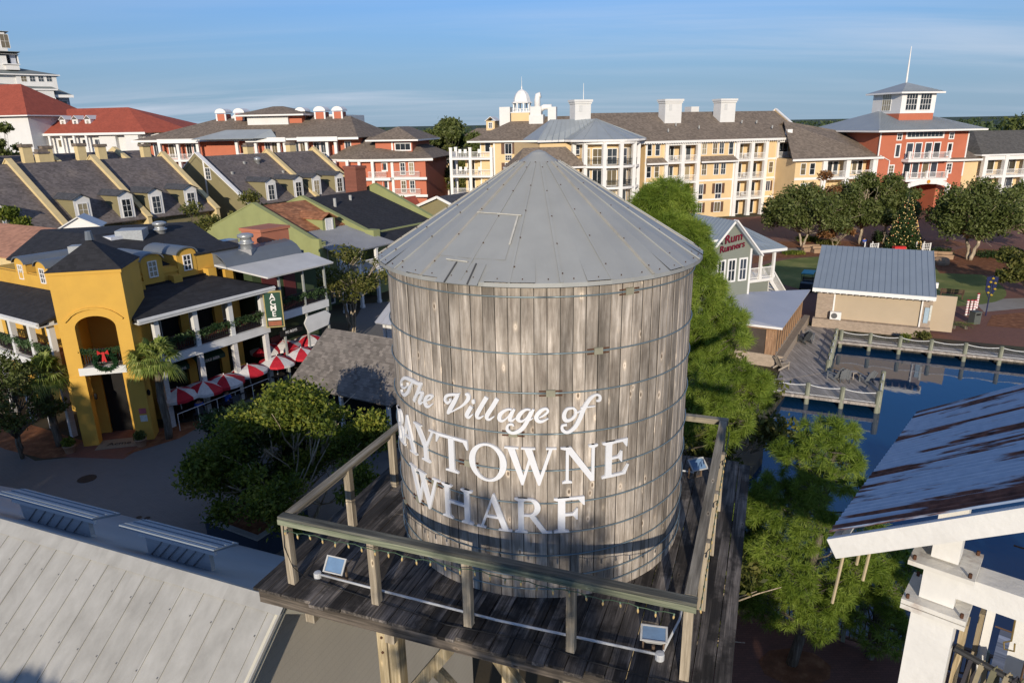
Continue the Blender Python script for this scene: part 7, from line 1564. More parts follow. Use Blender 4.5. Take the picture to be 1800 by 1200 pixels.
# ============================================================ steel tower with rusty corrugated roof at the right edge
def steel_tower():
    P0 = G(1457, 935, 13.4); P1 = G(1612, 723, 13.4); e = (P1-P0); e.z = 0; D = e.length; e.normalize(); X = Vector((e.y, -e.x, 0))
    F = Fr(P0, P0+X*3); T = F.thing('zipline_tower', 'white steel zipline tower with rust streaked blue corrugated roof at the right edge', 'tower'); u, z = F.on(1800, 880, 0.); k = (z-13.4)/u; Lx = u*2.2
    # rust streaked corrugated sheet, waves run down the slope (along x)
    m, N, L_, bs = _nodes('rusty_corrugated'); tc = N.new('ShaderNodeTexCoord'); mp = N.new('ShaderNodeMapping'); mp.inputs['Scale'].default_value = (.30, 5.2, 1); L_.new(tc.outputs['Object'], mp.inputs[0])
    n = N.new('ShaderNodeTexNoise'); n.inputs['Scale'].default_value = 1; n.inputs['Detail'].default_value = 6; n.inputs['Roughness'].default_value = .62; L_.new(mp.outputs[0], n.inputs['Vector'])
    rr = ramp(N, L_, n.outputs[0], [(.52, (0, 0, 0)), (.56, (1, 1, 1))]); n2 = N.new('ShaderNodeTexNoise'); n2.inputs['Scale'].default_value = 14; n2.inputs['Detail'].default_value = 5; L_.new(tc.outputs['Object'], n2.inputs['Vector'])
    rc = ramp(N, L_, n2.outputs[0], [(.3, (.06, .028, .022)), (.6, (.21, .085, .055)), (.8, (.26, .13, .08))]); bc = ramp(N, L_, n2.outputs[0], [(.3, (.40, .48, .57)), (.7, (.50, .57, .65))])
    mx = N.new('ShaderNodeMixRGB'); L_.new(rr.outputs[0], mx.inputs[0]); L_.new(bc.outputs[0], mx.inputs[1]); L_.new(rc.outputs[0], mx.inputs[2]); L_.new(mx.outputs[0], bs.inputs['Base Color']); bs.inputs['Roughness'].default_value = .75; bs.inputs['Specular IOR Level'].default_value = .25
    b = MB(); n_ = 200; pts = []
    for i in range(n_+1): y = D*i/n_; pts.append((y, .011*math.sin(2*math.pi*y/.068)))
    for (y0, a0), (y1, a1) in zip(pts[:-1], pts[1:]): b.add([(0, y0, 13.4+a0), (Lx, y0, 13.4+k*Lx+a0), (Lx, y1, 13.4+k*Lx+a1), (0, y1, 13.4+a1)], [(0, 1, 2, 3)])
    b.build('roof', m, T, True)
    WP = mat('chipped_white_paint', (.76, .74, .69), .55, .06, 3, .15, 18, dirt=.22, dirtcol=(.42, .36, .28)); WR = mat('rust_chipped_white', (.72, .69, .62), .6, .08, 3, .2, 18, dirt=.95, dirtcol=(.26, .10, .03))
    b = MB(); b.beam((.04, -.03, 13.4-.085), (Lx, -.03, 13.4+k*Lx-.085), .04, .135); b.build('rake_board', WP, T); b = MB(); b.beam((.045, .0, 13.32), (.045, D, 13.32), .04, .12); b.build('eave_board', WP, T)
    b = MB()
    for v in (.5, 1.1, 1.7, 2.3): b.beam((.07, v, 13.30), (Lx, v, 13.30+k*Lx), .05, .09)
    b.build('rafters', WP, T)
    # main column
    u, z = F.on(1672, 985, .45); c = (u-.03, .45); w = .125
    part(T, 'column', WP, (c[0]-w, c[1]-w, 0, c[0]+w, c[1]+w, z-.36)); part(T, 'column_head', WP, (c[0]-w*.8, c[1]-w*.8, z-.28, c[0]+w*.8, c[1]+w*.8, z-.02)); part(T, 'column_head', WP, (c[0]-w*.62, c[1]-w*.62, z+.03, c[0]+w*.62, c[1]+w*.62, 13.4+k*c[0]-.06))
    for zz in (z-.36, z-.32, z-.02): part(T, 'flange', WR, (c[0]-w-.06, c[1]-w-.06, zz+.002, c[0]+w+.06, c[1]+w+.06, zz+.034))
    for sx in (-1, 1):
        for sy in (-1, 1): MB().lathe([(.011, -.02), (.011, .014), (.001, .015)], 6, (c[0]+sx*(w+.03), c[1]+sy*(w+.03), z-.27)).build('bolt', RUST, T); MB().lathe([(.011, -.02), (.011, .014), (.001, .015)], 6, (c[0]+sx*(w+.03), c[1]+sy*(w+.03), z+.03)).build('bolt', RUST, T)
    part(T, 'crossbeam', WP, (c[0]+w*.8, c[1]-.1, z-.20, c[0]+1.05, c[1]+.1, z-.03)); part(T, 'crossbeam', WP, (c[0]+1.06, c[1]-.12, z-.22, c[0]+2.6, c[1]+.12, z-.02))
    part(T, 'rail_post', WR, (c[0]+.62, c[1]-.05, 8, c[0]+.72, c[1]+.05, z-.62)); part(T, 'rear_post', WP, (c[0]+.42, c[1]+.5, 4, c[0]+.52, c[1]+.6, 13.4)); part(T, 'rear_post', WP, (c[0]+.26, c[1]+.35, 4, c[0]+.31, c[1]+.4, z-.3))
    part(T, 'right_post', WP, (c[0]+.80, c[1]-.2, 6, c[0]+1.3, c[1]-.05, z-.68))
    m = MB()
    for i in range(6): m.tube([(c[0]+.55+.16*i, c[1]+1.6, z-3.0), (c[0]+.55+.16*i, c[1]+1.6, z-.4)], .008, 4)
    for i in range(7): m.tube([(c[0]+.3, c[1]+1.6, z-.6-.4*i), (c[0]+1.8, c[1]+1.6, z-.6-.4*i)], .008, 4)
    m.build('wire_mesh', flat('wire_brown', (.12, .07, .04), .6), T)
    MB().tube([(c[0]+w+.02, c[1]-.02, z-.62), (c[0]+.75, c[1]-.02, z-.74)], .022, 8).build('hanger_bar', flat('bar_black', (.03, .03, .03), .5), T)
    part(T, 'ladder_board', woodmat('ladder_wood', (.2, .15, .08), (.42, .33, .2), (.6, .5, .35), axis=2), (c[0]+w+.02, c[1]+.1, 8, c[0]+w+.06, c[1]+.22, z-.5), (c[0]+w+.10, c[1]+.3, 8, c[0]+w+.13, c[1]+.4, z-.5))
    # slings and harnesses hung on the bar
    ST = flat('sling_tan', (.30, .25, .16), .8); SK = flat('sling_dark', (.05, .045, .05), .7); SG = flat('sling_olive', (.16, .15, .09), .8)
    for i, (dx, L2, w2, m_) in enumerate(((.30, 1.1, .05, ST), (.37, 1.25, .06, SG), (.44, 1.0, .05, ST), (.52, 1.3, .07, SG), (.60, .9, .045, ST), (.24, 1.2, .04, SK), (.48, .7, .03, SK))):
        g = MB(); x = c[0]+w+dx-.12; zb = z-.64-.12*(dx/.6)*.5
        P = [(x-.03, c[1]-.05, zb-L2), (x-.02, c[1]-.055, zb-.2), (x, c[1]-.04, zb+.02), (x+.015, c[1]+.0, zb+.025), (x+.03, c[1]+.03, zb-.2), (x+.05, c[1]+.02, zb-L2*.9)]
        for a, q in zip(P[:-1], P[1:]): g.beam(a, q, w2*.55, .006, up=(0, 1, 0))
        tag(g.build('sling', m_), '%s webbing sling hanging on the black bar of the white steel tower' % ('widest tan', 'olive', 'narrow tan', 'widest olive', 'shortest tan', 'black', 'short black')[i], 'sling', 'slings hung on the bar'); o = bpy.context.scene.objects[-1] if 0 else [q for q in COL.objects if q.name.startswith('sling')][-1]; o.location = (F.a.x, F.a.y, 0); o.rotation_euler = (0, 0, F.rz)
    g = MB(); g.tube([(c[0]+.42, c[1]-.02, z-.25), (c[0]+.425, c[1]-.03, z-.40), (c[0]+.39, c[1]-.03, z-.43), (c[0]+.40, c[1]-.04, z-.47), (c[0]+.45, c[1]-.04, z-.46), (c[0]+.445, c[1]-.03, z-.41)], .006, 6); o = g.build('carabiner', flat('carabiner_brass', (.35, .25, .1), .35, .6)); o.location = (F.a.x, F.a.y, 0); o.rotation_euler = (0, 0, F.rz); tag(o, 'brass coloured carabiner ring hanging under the white crossbeam', 'carabiner')
    # poles hanging from the eave
    for (dx, dy, l, r, lab) in ((.10, .05, .42, .010, 'longest thin wooden pole hanging from the rusty roof corner'), (.18, .10, .12, .01, 'shortest thin pole stub hanging from the rusty roof corner'), (.24, .08, .2, .01, 'middle thin pole stub hanging from the rusty roof edge')):
        g = MB(); g.tube([(dx, dy, 13.3), (dx-.05*l, dy-.1*l, 13.3-l)], r, 6); o = g.build('hanging_pole', flat('pole_tan', (.45, .36, .22), .6)); o.location = (F.a.x, F.a.y, 0); o.rotation_euler = (0, 0, F.rz); tag(o, lab, 'pole', 'poles hanging under the roof corner')
    part(T, 'lower_deck', woodmat('grey_deck', (.12, .13, .16), (.25, .27, .31), (.36, .38, .42), axis=0, plank=.14, paxis=1, knots=False), (c[0]+.3, c[1]+1.7, 9.5, c[0]+5, c[1]+5, 9.6))
steel_tower()
# ============================================================ vegetation
LIVE = leafmat('live_oak_leaf', (.045, .06, .014), (.105, .13, .032), (.20, .22, .08), .25)
OLIVEL = leafmat('olive_leaf', (.05, .06, .015), (.12, .13, .03), (.22, .20, .06), .3)
YGRN = leafmat('yellow_green_leaf', (.045, .07, .012), (.13, .17, .025), (.30, .30, .05), .35)
DKL = leafmat('dark_leaf', (.015, .03, .010), (.04, .07, .02), (.07, .10, .03), .2)
RUSTL = leafmat('rust_leaf', (.14, .06, .025), (.26, .12, .05), (.34, .20, .09), .3)
PINEL = leafmat('pine_needle', (.06, .105, .012), (.17, .245, .03), (.31, .38, .07), .26)
PALML = leafmat('palm_frond', (.08, .12, .02), (.20, .25, .05), (.36, .38, .12), .25)
BARK = woodmat('bark', (.05, .04, .03), (.13, .11, .085), (.24, .21, .17), axis=2, knots=False)
PBARK = woodmat('pale_bark', (.22, .17, .11), (.42, .34, .24), (.56, .48, .36), axis=2, knots=False)
def cloud_mesh(name, clumps, n, size, seed, m, parent=None, shell=.55, aspect=.5, loc=None):
    """n small leaf quads spread through the volume of the clumps (x, y, z, rx, rz)"""
    r = np.random.default_rng(seed); C = np.array(clumps, float); w = C[:, 3]**2*np.maximum(C[:, 4], .1); w = w/w.sum()
    k = r.choice(len(C), n, p=w); d = r.normal(size=(n, 3)); d /= np.linalg.norm(d, axis=1)[:, None]
    rad = shell+(1-shell)*r.random(n)**.7; rad *= 1+.22*r.normal(size=n)*.5
    P = C[k, :3]+d*rad[:, None]*np.stack([C[k, 3], C[k, 3], C[k, 4]], 1)
    a = r.normal(size=(n, 3)); a /= np.linalg.norm(a, axis=1)[:, None]; a = a*.8+d*.25; a /= np.linalg.norm(a, axis=1)[:, None]
    b = np.cross(a, r.normal(size=(n, 3))); b /= np.maximum(np.linalg.norm(b, axis=1), 1e-6)[:, None]
    s = size*(.6+.8*r.random(n))[:, None]
    v = np.stack([P-a*s, P+b*s*aspect-a*s*.1, P+a*s, P-b*s*aspect-a*s*.1], 1).reshape(-1, 3)
    me = bpy.data.meshes.new(name); me.vertices.add(4*n); me.vertices.foreach_set('co', v.astype(np.float32).ravel()); me.loops.add(4*n); me.loops.foreach_set('vertex_index', np.arange(4*n, dtype=np.int32)); me.polygons.add(n); me.polygons.foreach_set('loop_start', np.arange(0, 4*n, 4, dtype=np.int32)); me.polygons.foreach_set('loop_total', np.full(n, 4, dtype=np.int32)); me.update(calc_edges=True); me.materials.append(m)
    o = bpy.data.objects.new(name, me); COL.objects.link(o); o.parent = parent
    if loc is not None: o.location = loc
    return o
def limb(m, p, q, r0, r1, rr, n=5, wob=.12):
    p, q = Vector(p), Vector(q); L = (q-p).length; pts = [p.lerp(q, i/n)+(Vector((rr.gauss(0, 1), rr.gauss(0, 1), rr.gauss(0, .5)))*wob*L*.18 if 0 < i < n else Vector((0, 0, 0))) for i in range(n+1)]; m.tube(pts, r0, 7, r1); return pts
def tree(label, p, H, R, leaf, bark, seed, n=7000, size=.24, trunks=1, base=.35, group='trees', name='tree', nclump=16, cat='tree', tr=.16, flatness=.55, lean=(0, 0), crown_only=False):
    rr = random.Random(seed); T = thing(name, label, cat, p, rr.uniform(0, 6), group); hb = H*base; tm = MB(); cl = []
    for k in range(nclump):
        a = 2*math.pi*k/nclump*2.4+rr.uniform(-.3, .3); d = R*(.15+.78*math.sqrt(rr.random())); zz = hb+(H-hb)*(.22+.62*rr.random()*(1-.45*(d/R)**2)); cr = R*(rr.uniform(.24, .40) if nclump < 26 else rr.uniform(.15, .30))
        cl.append((d*math.cos(a)+lean[0], d*math.sin(a)+lean[1], min(zz, H-cr*flatness), cr, cr*flatness*rr.uniform(.9, 1.3)))
    cl.append((lean[0], lean[1], H-R*.28, R*.38, R*.26))
    tops = []
    for t in range(trunks):
        a = 6.28*t/max(1, trunks)+.4; b0 = (.12*math.cos(a)*(trunks > 1), .12*math.sin(a)*(trunks > 1), -.05); q = (R*.16*math.cos(a)*(trunks > 1)+lean[0]*.4, R*.16*math.sin(a)*(trunks > 1)+lean[1]*.4, hb*1.05); limb(tm, b0, q, tr, tr*.7, rr, 5, .1); tops.append(q)
    for i, c in enumerate(cl):
        q = tops[i % len(tops)]; limb(tm, q, (c[0], c[1], c[2]), tr*.42, .02, rr, 4, .22)
        for _ in range(3): limb(tm, (q[0]*.4+c[0]*.6, q[1]*.4+c[1]*.6, q[2]*.4+c[2]*.6), (c[0]+rr.gauss(0, c[3]*.6), c[1]+rr.gauss(0, c[3]*.6), c[2]+rr.gauss(0, c[4]*.5)), .035, .01, rr, 3, .2)
    tm.build('trunk', bark, T, True); cloud_mesh('crown', cl, n, size, seed, leaf, T, .2); return T
def gz(x, y): v = G(x, y); return (v.x, v.y, 0)
# right side: live oaks behind the lawn
tree('broad live oak at the left of the lawn, in front of the long hotel', (38.5, 91, 0), 8.4, 5.3, LIVE, PBARK, 3, 19000, .19, 2, .20, 'live oaks round the lawn', tr=.16, nclump=52, flatness=.85)
tree('dense live oak with a forked pale trunk, left of the decorated tree', (46.6, 92, 0), 9.6, 4.4, LIVE, PBARK, 5, 17000, .18, 2, .22, 'live oaks round the lawn', tr=.2, nclump=46, flatness=.85)
tree('live oak close behind the left shoulder of the decorated tree', (50.3, 93, 0), 9.2, 3.6, LIVE, PBARK, 6, 12000, .18, 1, .22, 'live oaks round the lawn', tr=.2, nclump=38, flatness=.85)
tree('broadest live oak with pale twin trunks, right of the decorated tree', (53.6, 80, 0), 9.6, 5.2, LIVE, PBARK, 8, 22000, .18, 2, .24, 'live oaks round the lawn', tr=.24, nclump=56, flatness=.85)
tree('live oak in part shade at the right edge of the photo', (63.5, 84, 0), 9.4, 5.2, LIVE, PBARK, 11, 18000, .18, 2, .22, 'live oaks round the lawn', tr=.2, nclump=46, flatness=.85)
tree('bushy low tree at the right edge beside the tan path', (47.8, 62.2, 0), 5.6, 2.7, OLIVEL, PBARK, 13, 7500, .17, 2, .12, 'trees', tr=.1)
tree('rust brown cypress tree between the first two live oaks', (42.3, 95, 0), 9.6, 2.7, RUSTL, PBARK, 15, 5200, .20, 1, .2, 'trees', flatness=.9, tr=.16)
tree('low rust brown bushy tree below the cypress', (42.6, 90.5, 0), 4.2, 2.4, RUSTL, PBARK, 16, 3600, .16, 2, .15, 'trees', tr=.07)
# decorated conifer
def xmas():
    T = thing('decorated_conifer', 'tall dark green conifer covered with gold ornaments before the red tower', 'christmas tree', (46.9, 82.6, 0)); H = 8.0; cl = []
    for i in range(46):
        t = i/45; r = 2.15*(1-t)**.9+.1; z = .5+(H-.7)*t; k = max(1, int(7*(1-t)+1))
        for j in range(k): a = 2.4*i+6.28*j/k; cl.append((r*.62*math.cos(a), r*.62*math.sin(a), z, max(.18, r*.42), .35))
    cloud_mesh('foliage', cl, 15000, .13, 21, DKL, T, .3); MB().tube([(0, 0, 0), (0, 0, H-.3)], .12, 8, .03).build('trunk', BARK, T)
    OG = flat('ornament_gold_glow', (.80, .55, .20), .3, .0, .8, emit=(1., .72, .3, .12)); OR = flat('ornament_red', (.55, .06, .05), .3, 0, .8); base = {}  # gold ornaments are given a faint glow of their own
    rr = random.Random(4); rest = MB(); bm = MB().lathe([(.001, -.05), (.04, -.035), (.055, 0), (.04, .035), (.001, .05)], 8)
    for i in range(260):
        t = 1-math.sqrt(rr.random()); a = rr.uniform(0, 6.28) if i > 100 else rr.uniform(3.3, 6.1); r = 2.28*(1-t)**.9+.08; q = (r*math.cos(a), r*math.sin(a), .55+(H-.8)*t)
        if i < 100:
            m = OR if i % 6 == 0 else OG
            if m.name not in base: o = base[m.name] = bm.build('ornament', m, T, True)
            else: o = base[m.name].copy(); COL.objects.link(o); o.parent = T
            o.location = q
        else: rest.add([(v[0]+q[0], v[1]+q[1], v[2]+q[2]) for v in bm.v], bm.f)
    o = rest.build('ornaments', OG, T); o['kind'] = 'stuff'
xmas()
def pot(label, p, s=1., plant=DKL, seed=1, h=.8):
    T = thing('potted_plant', label, 'potted plant', p, 0, 'potted plants'); MB().lathe([(.28*s, 0), (.4*s, .5*s), (.43*s, .52*s), (.38*s, .55*s), (.001, .5*s)], 14).build('pot', flat('pot_terracotta', (.36, .22, .14), .8), T, True); cloud_mesh('foliage', [(0, 0, .5*s+h*.45, .42*s, h*.5)], 500, .10*s, seed, plant, T, .3)
pot('large terracotta pot with conifer bush left of the red box', gz(1559, 458), 1.3, DKL, 31, 1.6); pot('large terracotta pot with conifer bush right of the red box', gz(1601, 458), 1.3, DKL, 32, 1.6)
pot('pot plant at the right foot of the yellow tower entrance', gz(249, 783), .75, LIVE, 33, .5); pot('pot plant left of the yellow tower', gz(124, 795), .75, YGRN, 34, .5)
# beds
for i, (x, y, r, h, lf, lab) in enumerate(((1420, 424, 1.6, .8, YGRN, 'low yellow green shrub behind the first stone seat'), (1455, 430, 1.4, .8, OLIVEL, 'low olive shrub behind the second stone seat'), (1395, 447, 1.3, .5, YGRN, 'bright ground shrub at the left end of the stone seats'), (1650, 448, 1.6, .9, DKL, 'dark shrub right of the decorated tree'), (1745, 452, 2.0, .9, DKL, 'dark low shrub under the right oaks'), (1600, 430, 1.6, 1.2, DKL, 'dark shrub behind the red box'), (1545, 425, 1.0, 1.6, DKL, 'dark upright shrub left of the decorated tree'))):
    T = thing('shrub', lab, 'shrub', gz(x, y), 0, 'shrubs in the beds'); cloud_mesh('foliage', [(dx*r, dy*r*.5, h*.4, r*.5, h*.6) for dx, dy in ((-.6, 0), (0, .3), (.6, -.1), (.1, -.3))], 1300, .11, 50+i, lf, T, .2)
for i, (x, y, s, lab) in enumerate(((1597, 628, .8, 'small sago palm at the foot of the banner post'), (1655, 572, 1.0, 'dark sago palm in the pine straw bed near the tan path'), (1676, 577, .9, 'bright green sago palm right of the dark one'), (1697, 578, .8, 'small sago palm at the right end of the pine straw bed'))):
    T = thing('sago_palm', lab, 'palm', gz(x, y if y < 600 else 575), .5*i, 'sago palms in the pine straw bed'); b = MB(); rr = random.Random(i)
    for k in range(18):
        a = 2.4*k; el = rr.uniform(.2, 1.2); L = s*rr.uniform(.8, 1.1); pr_ = None
        for j in range(9):
            t = (j+1)/9; q = Vector((math.cos(a)*L*t*math.cos(el*(1-.5*t)), math.sin(a)*L*t*math.cos(el*(1-.5*t)), .25+L*t*math.sin(el)-.55*L*t*t)); n_ = Vector((-math.sin(a), math.cos(a), 0)); 
            for sg in (-1, 1): b.add([q, q+n_*sg*.17*s*(1.2-t)+Vector((0, 0, .05)), q+Vector((math.cos(a), math.sin(a), 0))*.05], [(0, 1, 2)])
    b.build('fronds', PALML if i != 1 else DKL, T); MB().lathe([(.14, 0), (.12, .3), (.001, .34)], 8).build('trunk', BARK, T)
for i, (x, y, lf) in enumerate(((1590, 600, YGRN), (1612, 592, OLIVEL), (1625, 596, OLIVEL))):
    T = thing('bed_plant', ('bright leafy plant beside the litter bin', 'olive leafy plant second from the litter bin', 'olive leafy plant farthest from the litter bin')[i], 'plant', gz(x, y), 0, 'plants in the pine straw bed'); cloud_mesh('foliage', [(0, 0, .3, .45, .35)], 380, .10, 70+i, lf, T, .2)
# ---- pines: bursts of needles on branches
def needles(tufts, seed, L=.24, k=26, w=.006):
    r = np.random.default_rng(seed); C = np.array(tufts, float); n = len(C)*k; idx = np.repeat(np.arange(len(C)), k); d = r.normal(size=(n, 3)); ax = C[idx, 3:6]; d += ax*.35; d /= np.linalg.norm(d, axis=1)[:, None]
    s = (r.normal(size=(n, 3))); b = np.cross(d, s); b /= np.linalg.norm(b, axis=1)[:, None]; P = C[idx, :3]+ax*r.uniform(-.05, .10, n)[:, None]; LL = (L*(.7+.5*r.random(n)))[:, None]; dr = np.zeros((n, 3)); dr[:, 2] = -.03
    v = np.stack([P-b*w, P+b*w, P+d*LL+b*w*.5+dr, P+d*LL-b*w*.5+dr], 1).reshape(-1, 3); return v, n
def pine(label, p, H, prof, seed, nb=70, tl=2.1, name='pine_tree', lean=(0, 0), sc=1., kk=84):
    rr = random.Random(seed); T = thing(name, label, 'pine tree', p, 0, 'slash pines by the water' if p[1] > 0 else 'unseen shade pines behind the viewpoint'); tm = MB(); top = Vector((lean[0], lean[1], H-.5)); tm.tube([Vector((0, 0, 0)).lerp(top, i/8)+Vector((rr.gauss(0, .05), rr.gauss(0, .05), 0)) for i in range(9)], .19*sc, 9, .04); bm = MB(); tufts = []
    zs = sorted(rr.uniform(prof[0][0], H-.15) for _ in range(nb))
    for i, z in enumerate(zs):
        for (z0, r0, ox0, oy0), (z1, r1, ox1, oy1) in zip(prof[:-1], prof[1:]):
            if z0 <= z <= z1: t = (z-z0)/(z1-z0); R = r0+(r1-r0)*t; ox, oy = ox0+(ox1-ox0)*t, oy0+(oy1-oy0)*t; break
        else: R, ox, oy = .3, lean[0], lean[1]
        lr = min(R, rr.uniform(.34, .62)); a = 2.39996*i+rr.uniform(-.4, .4); base = top*(max(0, z-R*.5)/(H-.5)); L = (R-lr*.6)*rr.uniform(.72, 1.05) if i % 5 else (R-lr)*.4; end = Vector((ox+math.cos(a)*L, oy+math.sin(a)*L, z)); bm.tube([base.lerp(end, s_/4)+Vector((0, 0, -.10*L*math.sin(3.14*s_/4)))+Vector((rr.gauss(0, .05), rr.gauss(0, .05), 0)) for s_ in range(5)], .035*sc, 5, .012)
        for j in range(int(6+15*lr*lr/.3)):   # tufts over the rounded end of the branch, most of them facing up and out
            d = Vector((rr.gauss(0, 1)+math.cos(a)*.5, rr.gauss(0, 1)+math.sin(a)*.5, rr.gauss(.35, .8))).normalized(); e = end+Vector((d.x*lr, d.y*lr, d.z*lr*.62)); bm.tube([end.lerp(e, .35), e], .011, 4, .006); dd = (d+Vector((0, 0, .35))).normalized(); tufts.append((*e, *dd))
    tm.build('trunk', BARK, T, True); bm.build('branches', BARK, T)
    v, n = needles(tufts, seed, .25*sc, kk); me = bpy.data.meshes.new('needles'); me.vertices.add(4*n); me.vertices.foreach_set('co', v.astype(np.float32).ravel()); me.loops.add(4*n); me.loops.foreach_set('vertex_index', np.arange(4*n, dtype=np.int32)); me.polygons.add(n); me.polygons.foreach_set('loop_start', np.arange(0, 4*n, 4, dtype=np.int32)); me.polygons.foreach_set('loop_total', np.full(n, 4, dtype=np.int32)); me.update(calc_edges=True); me.materials.append(PINEL); o = bpy.data.objects.new('crown', me); COL.objects.link(o); o.parent = T; return T
pine('tall slash pine with dense bright crown right behind the water tank', (5.1, 22.5, 0), 14.1, [(6.2, 2.9, .4, 0), (7.2, 3.3, .3, 0), (8.8, 3.0, .2, 0), (9.8, 2.25, .1, 0), (11, 1.6, 0, 0), (12.6, 1.15, -.1, 0), (13.5, .75, -.15, 0), (14.2, .25, -.15, 0)], 41, 190, lean=(-.15, 0), sc=1.05)
pine('slash pine with open crown standing in the brick promenade by the water', (8.5, 17.4, 0), 7.8, [(1.6, 1.4, .1, .3), (3.2, 1.9, .0, .4), (5, 1.95, .1, .5), (6.2, 1.6, .5, .6), (7.2, .9, .6, .6), (7.9, .3, .7, .6)], 44, 66, lean=(.7, .6), sc=.92)
pine('low shaded pine on the bank behind the right end of the platform', (6.9, 19.2, 0), 5.2, [(1.2, 1.2, 0, 0), (3.2, 1.2, 0, 0), (4.6, .6, 0, 0), (5.3, .2, 0, 0)], 47, 28, sc=.85)
pine('small pine leaning over the water right of the open crowned pine', (10.9, 17.6, -.3), 4.6, [(.8, 1.2, 0, 0), (2.6, 1.4, .1, 0), (4.0, .7, 0, 0), (4.7, .2, 0, 0)], 49, 30, sc=.8)
# olive trees under the tall pine
tree('pale olive leaved tree below the tall pine, right of the tank', (8.6, 27.5, 0), 7.2, 3.0, OLIVEL, PBARK, 61, 12000, .12, 3, .1, 'trees', tr=.06, nclump=22)
tree('thin twiggy shrub tree between the tank and the back railing', (5.2, 17.6, 0), 5.8, 1.9, OLIVEL, PBARK, 63, 3600, .09, 3, .1, 'trees', tr=.05)
# left foreground tree mass
tree('large crown of yellow green leaves in front of the kiosk, in the blue planter', (-8.6, 25.2, .4), 6.3, 3.9, YGRN, PBARK, 71, 42000, .085, 3, .12, 'trees on the square', tr=.08, nclump=34)
tree('shaded dark green tree at the left of the planter tree', (-11.2, 26.8, 0), 5.2, 2.4, DKL, PBARK, 73, 19000, .085, 2, .3, 'trees on the square', tr=.08, nclump=20)
tree('sparse grey twigged shrub tree in front of the restaurant terrace', (-12.6, 32.3, 0), 3.4, 1.7, OLIVEL, PBARK, 75, 2600, .08, 4, .1, 'trees on the square', tr=.04)
tree('leafy tree at the left edge beside the palm, partly sunlit', (-25.4, 32.6, 0), 5.9, 2.3, LIVE, BARK, 77, 7500, .09, 2, .2, 'trees on the square', tr=.09, nclump=24)
tree('crape myrtle with pale slender trunks in front of the sage green shop', (-12.6, 52.6, 0), 7.7, 3.1, OLIVEL, PBARK, 79, 5200, .12, 5, .36, 'trees on the square', tr=.085, nclump=22)
tree('feathery olive tree in front of the last dormer of the dark row houses', (-32.3, 71.5, 0), 9.2, 3.0, OLIVEL, BARK, 81, 4600, .16, 3, .3, 'trees behind the yellow restaurant', tr=.08)
tree('feathery tree between the two dark shingled rows', (-27.2, 74.0, 0), 10.0, 3.0, OLIVEL, BARK, 83, 5600, .16, 3, .3, 'trees behind the yellow restaurant', tr=.09)
tree('round yellow green tree at the left edge before the dark row houses', (-51.4, 72, 0), 9.0, 2.9, YGRN, BARK, 85, 9000, .17, 1, .2, 'trees behind the yellow restaurant', tr=.12)
tree('small dark tree next to the round yellow green one at the left', (-48.4, 71, 0), 6.8, 2.0, DKL, BARK, 86, 4000, .16, 1, .2, 'trees behind the yellow restaurant', tr=.1)
tree('big dark oak rising left of the cream hotel', (-13.6, 170, 0), 18.0, 8.4, LIVE, BARK, 91, 15000, .42, 1, .22, 'far trees', tr=.4, nclump=26, flatness=.75)
tree('olive tree in front of the big oak, with a brownish patch', (-12.2, 150, 0), 12.5, 5.5, OLIVEL, BARK, 92, 6500, .34, 1, .1, 'far trees', tr=.3)
tree('green tree at the left foot of the big oak', (-17.0, 150, 0), 11.6, 4.4, LIVE, BARK, 93, 5000, .32, 1, .1, 'far trees', tr=.3)
tree('small round tree behind the chimneys of the dark row houses at left', (-97.0, 140, 0), 18.2, 4.2, LIVE, BARK, 94, 3600, .34, 1, .3, 'far trees', tr=.3)
tree('second small tree behind the cream chimneys at left', (-104.5, 142, 0), 17.6, 3.6, YGRN, BARK, 95, 3000, .34, 1, .3, 'far trees', tr=.3)
tree('low olive tree before the right end of the red roof', (-75.5, 150, 0), 14.6, 3.4, OLIVEL, BARK, 96, 2400, .32, 1, .3, 'far trees', tr=.3)
for i, (x, y, lf, lab) in enumerate(((-18.6, 122, YGRN, 'bright shrub below the coral wing balcony'), (-12.8, 112, LIVE, 'green shrub left of the white pavilion'), (-21.5, 120, YGRN, 'leafy shrub at the corner of the coral wing'))):
    tree(lab, (x, y, 0), 4.6, 2.2, lf, BARK, 100+i, 1600, .24, 1, .1, 'shrubs by the coral hotel', name='shrub', cat='shrub')
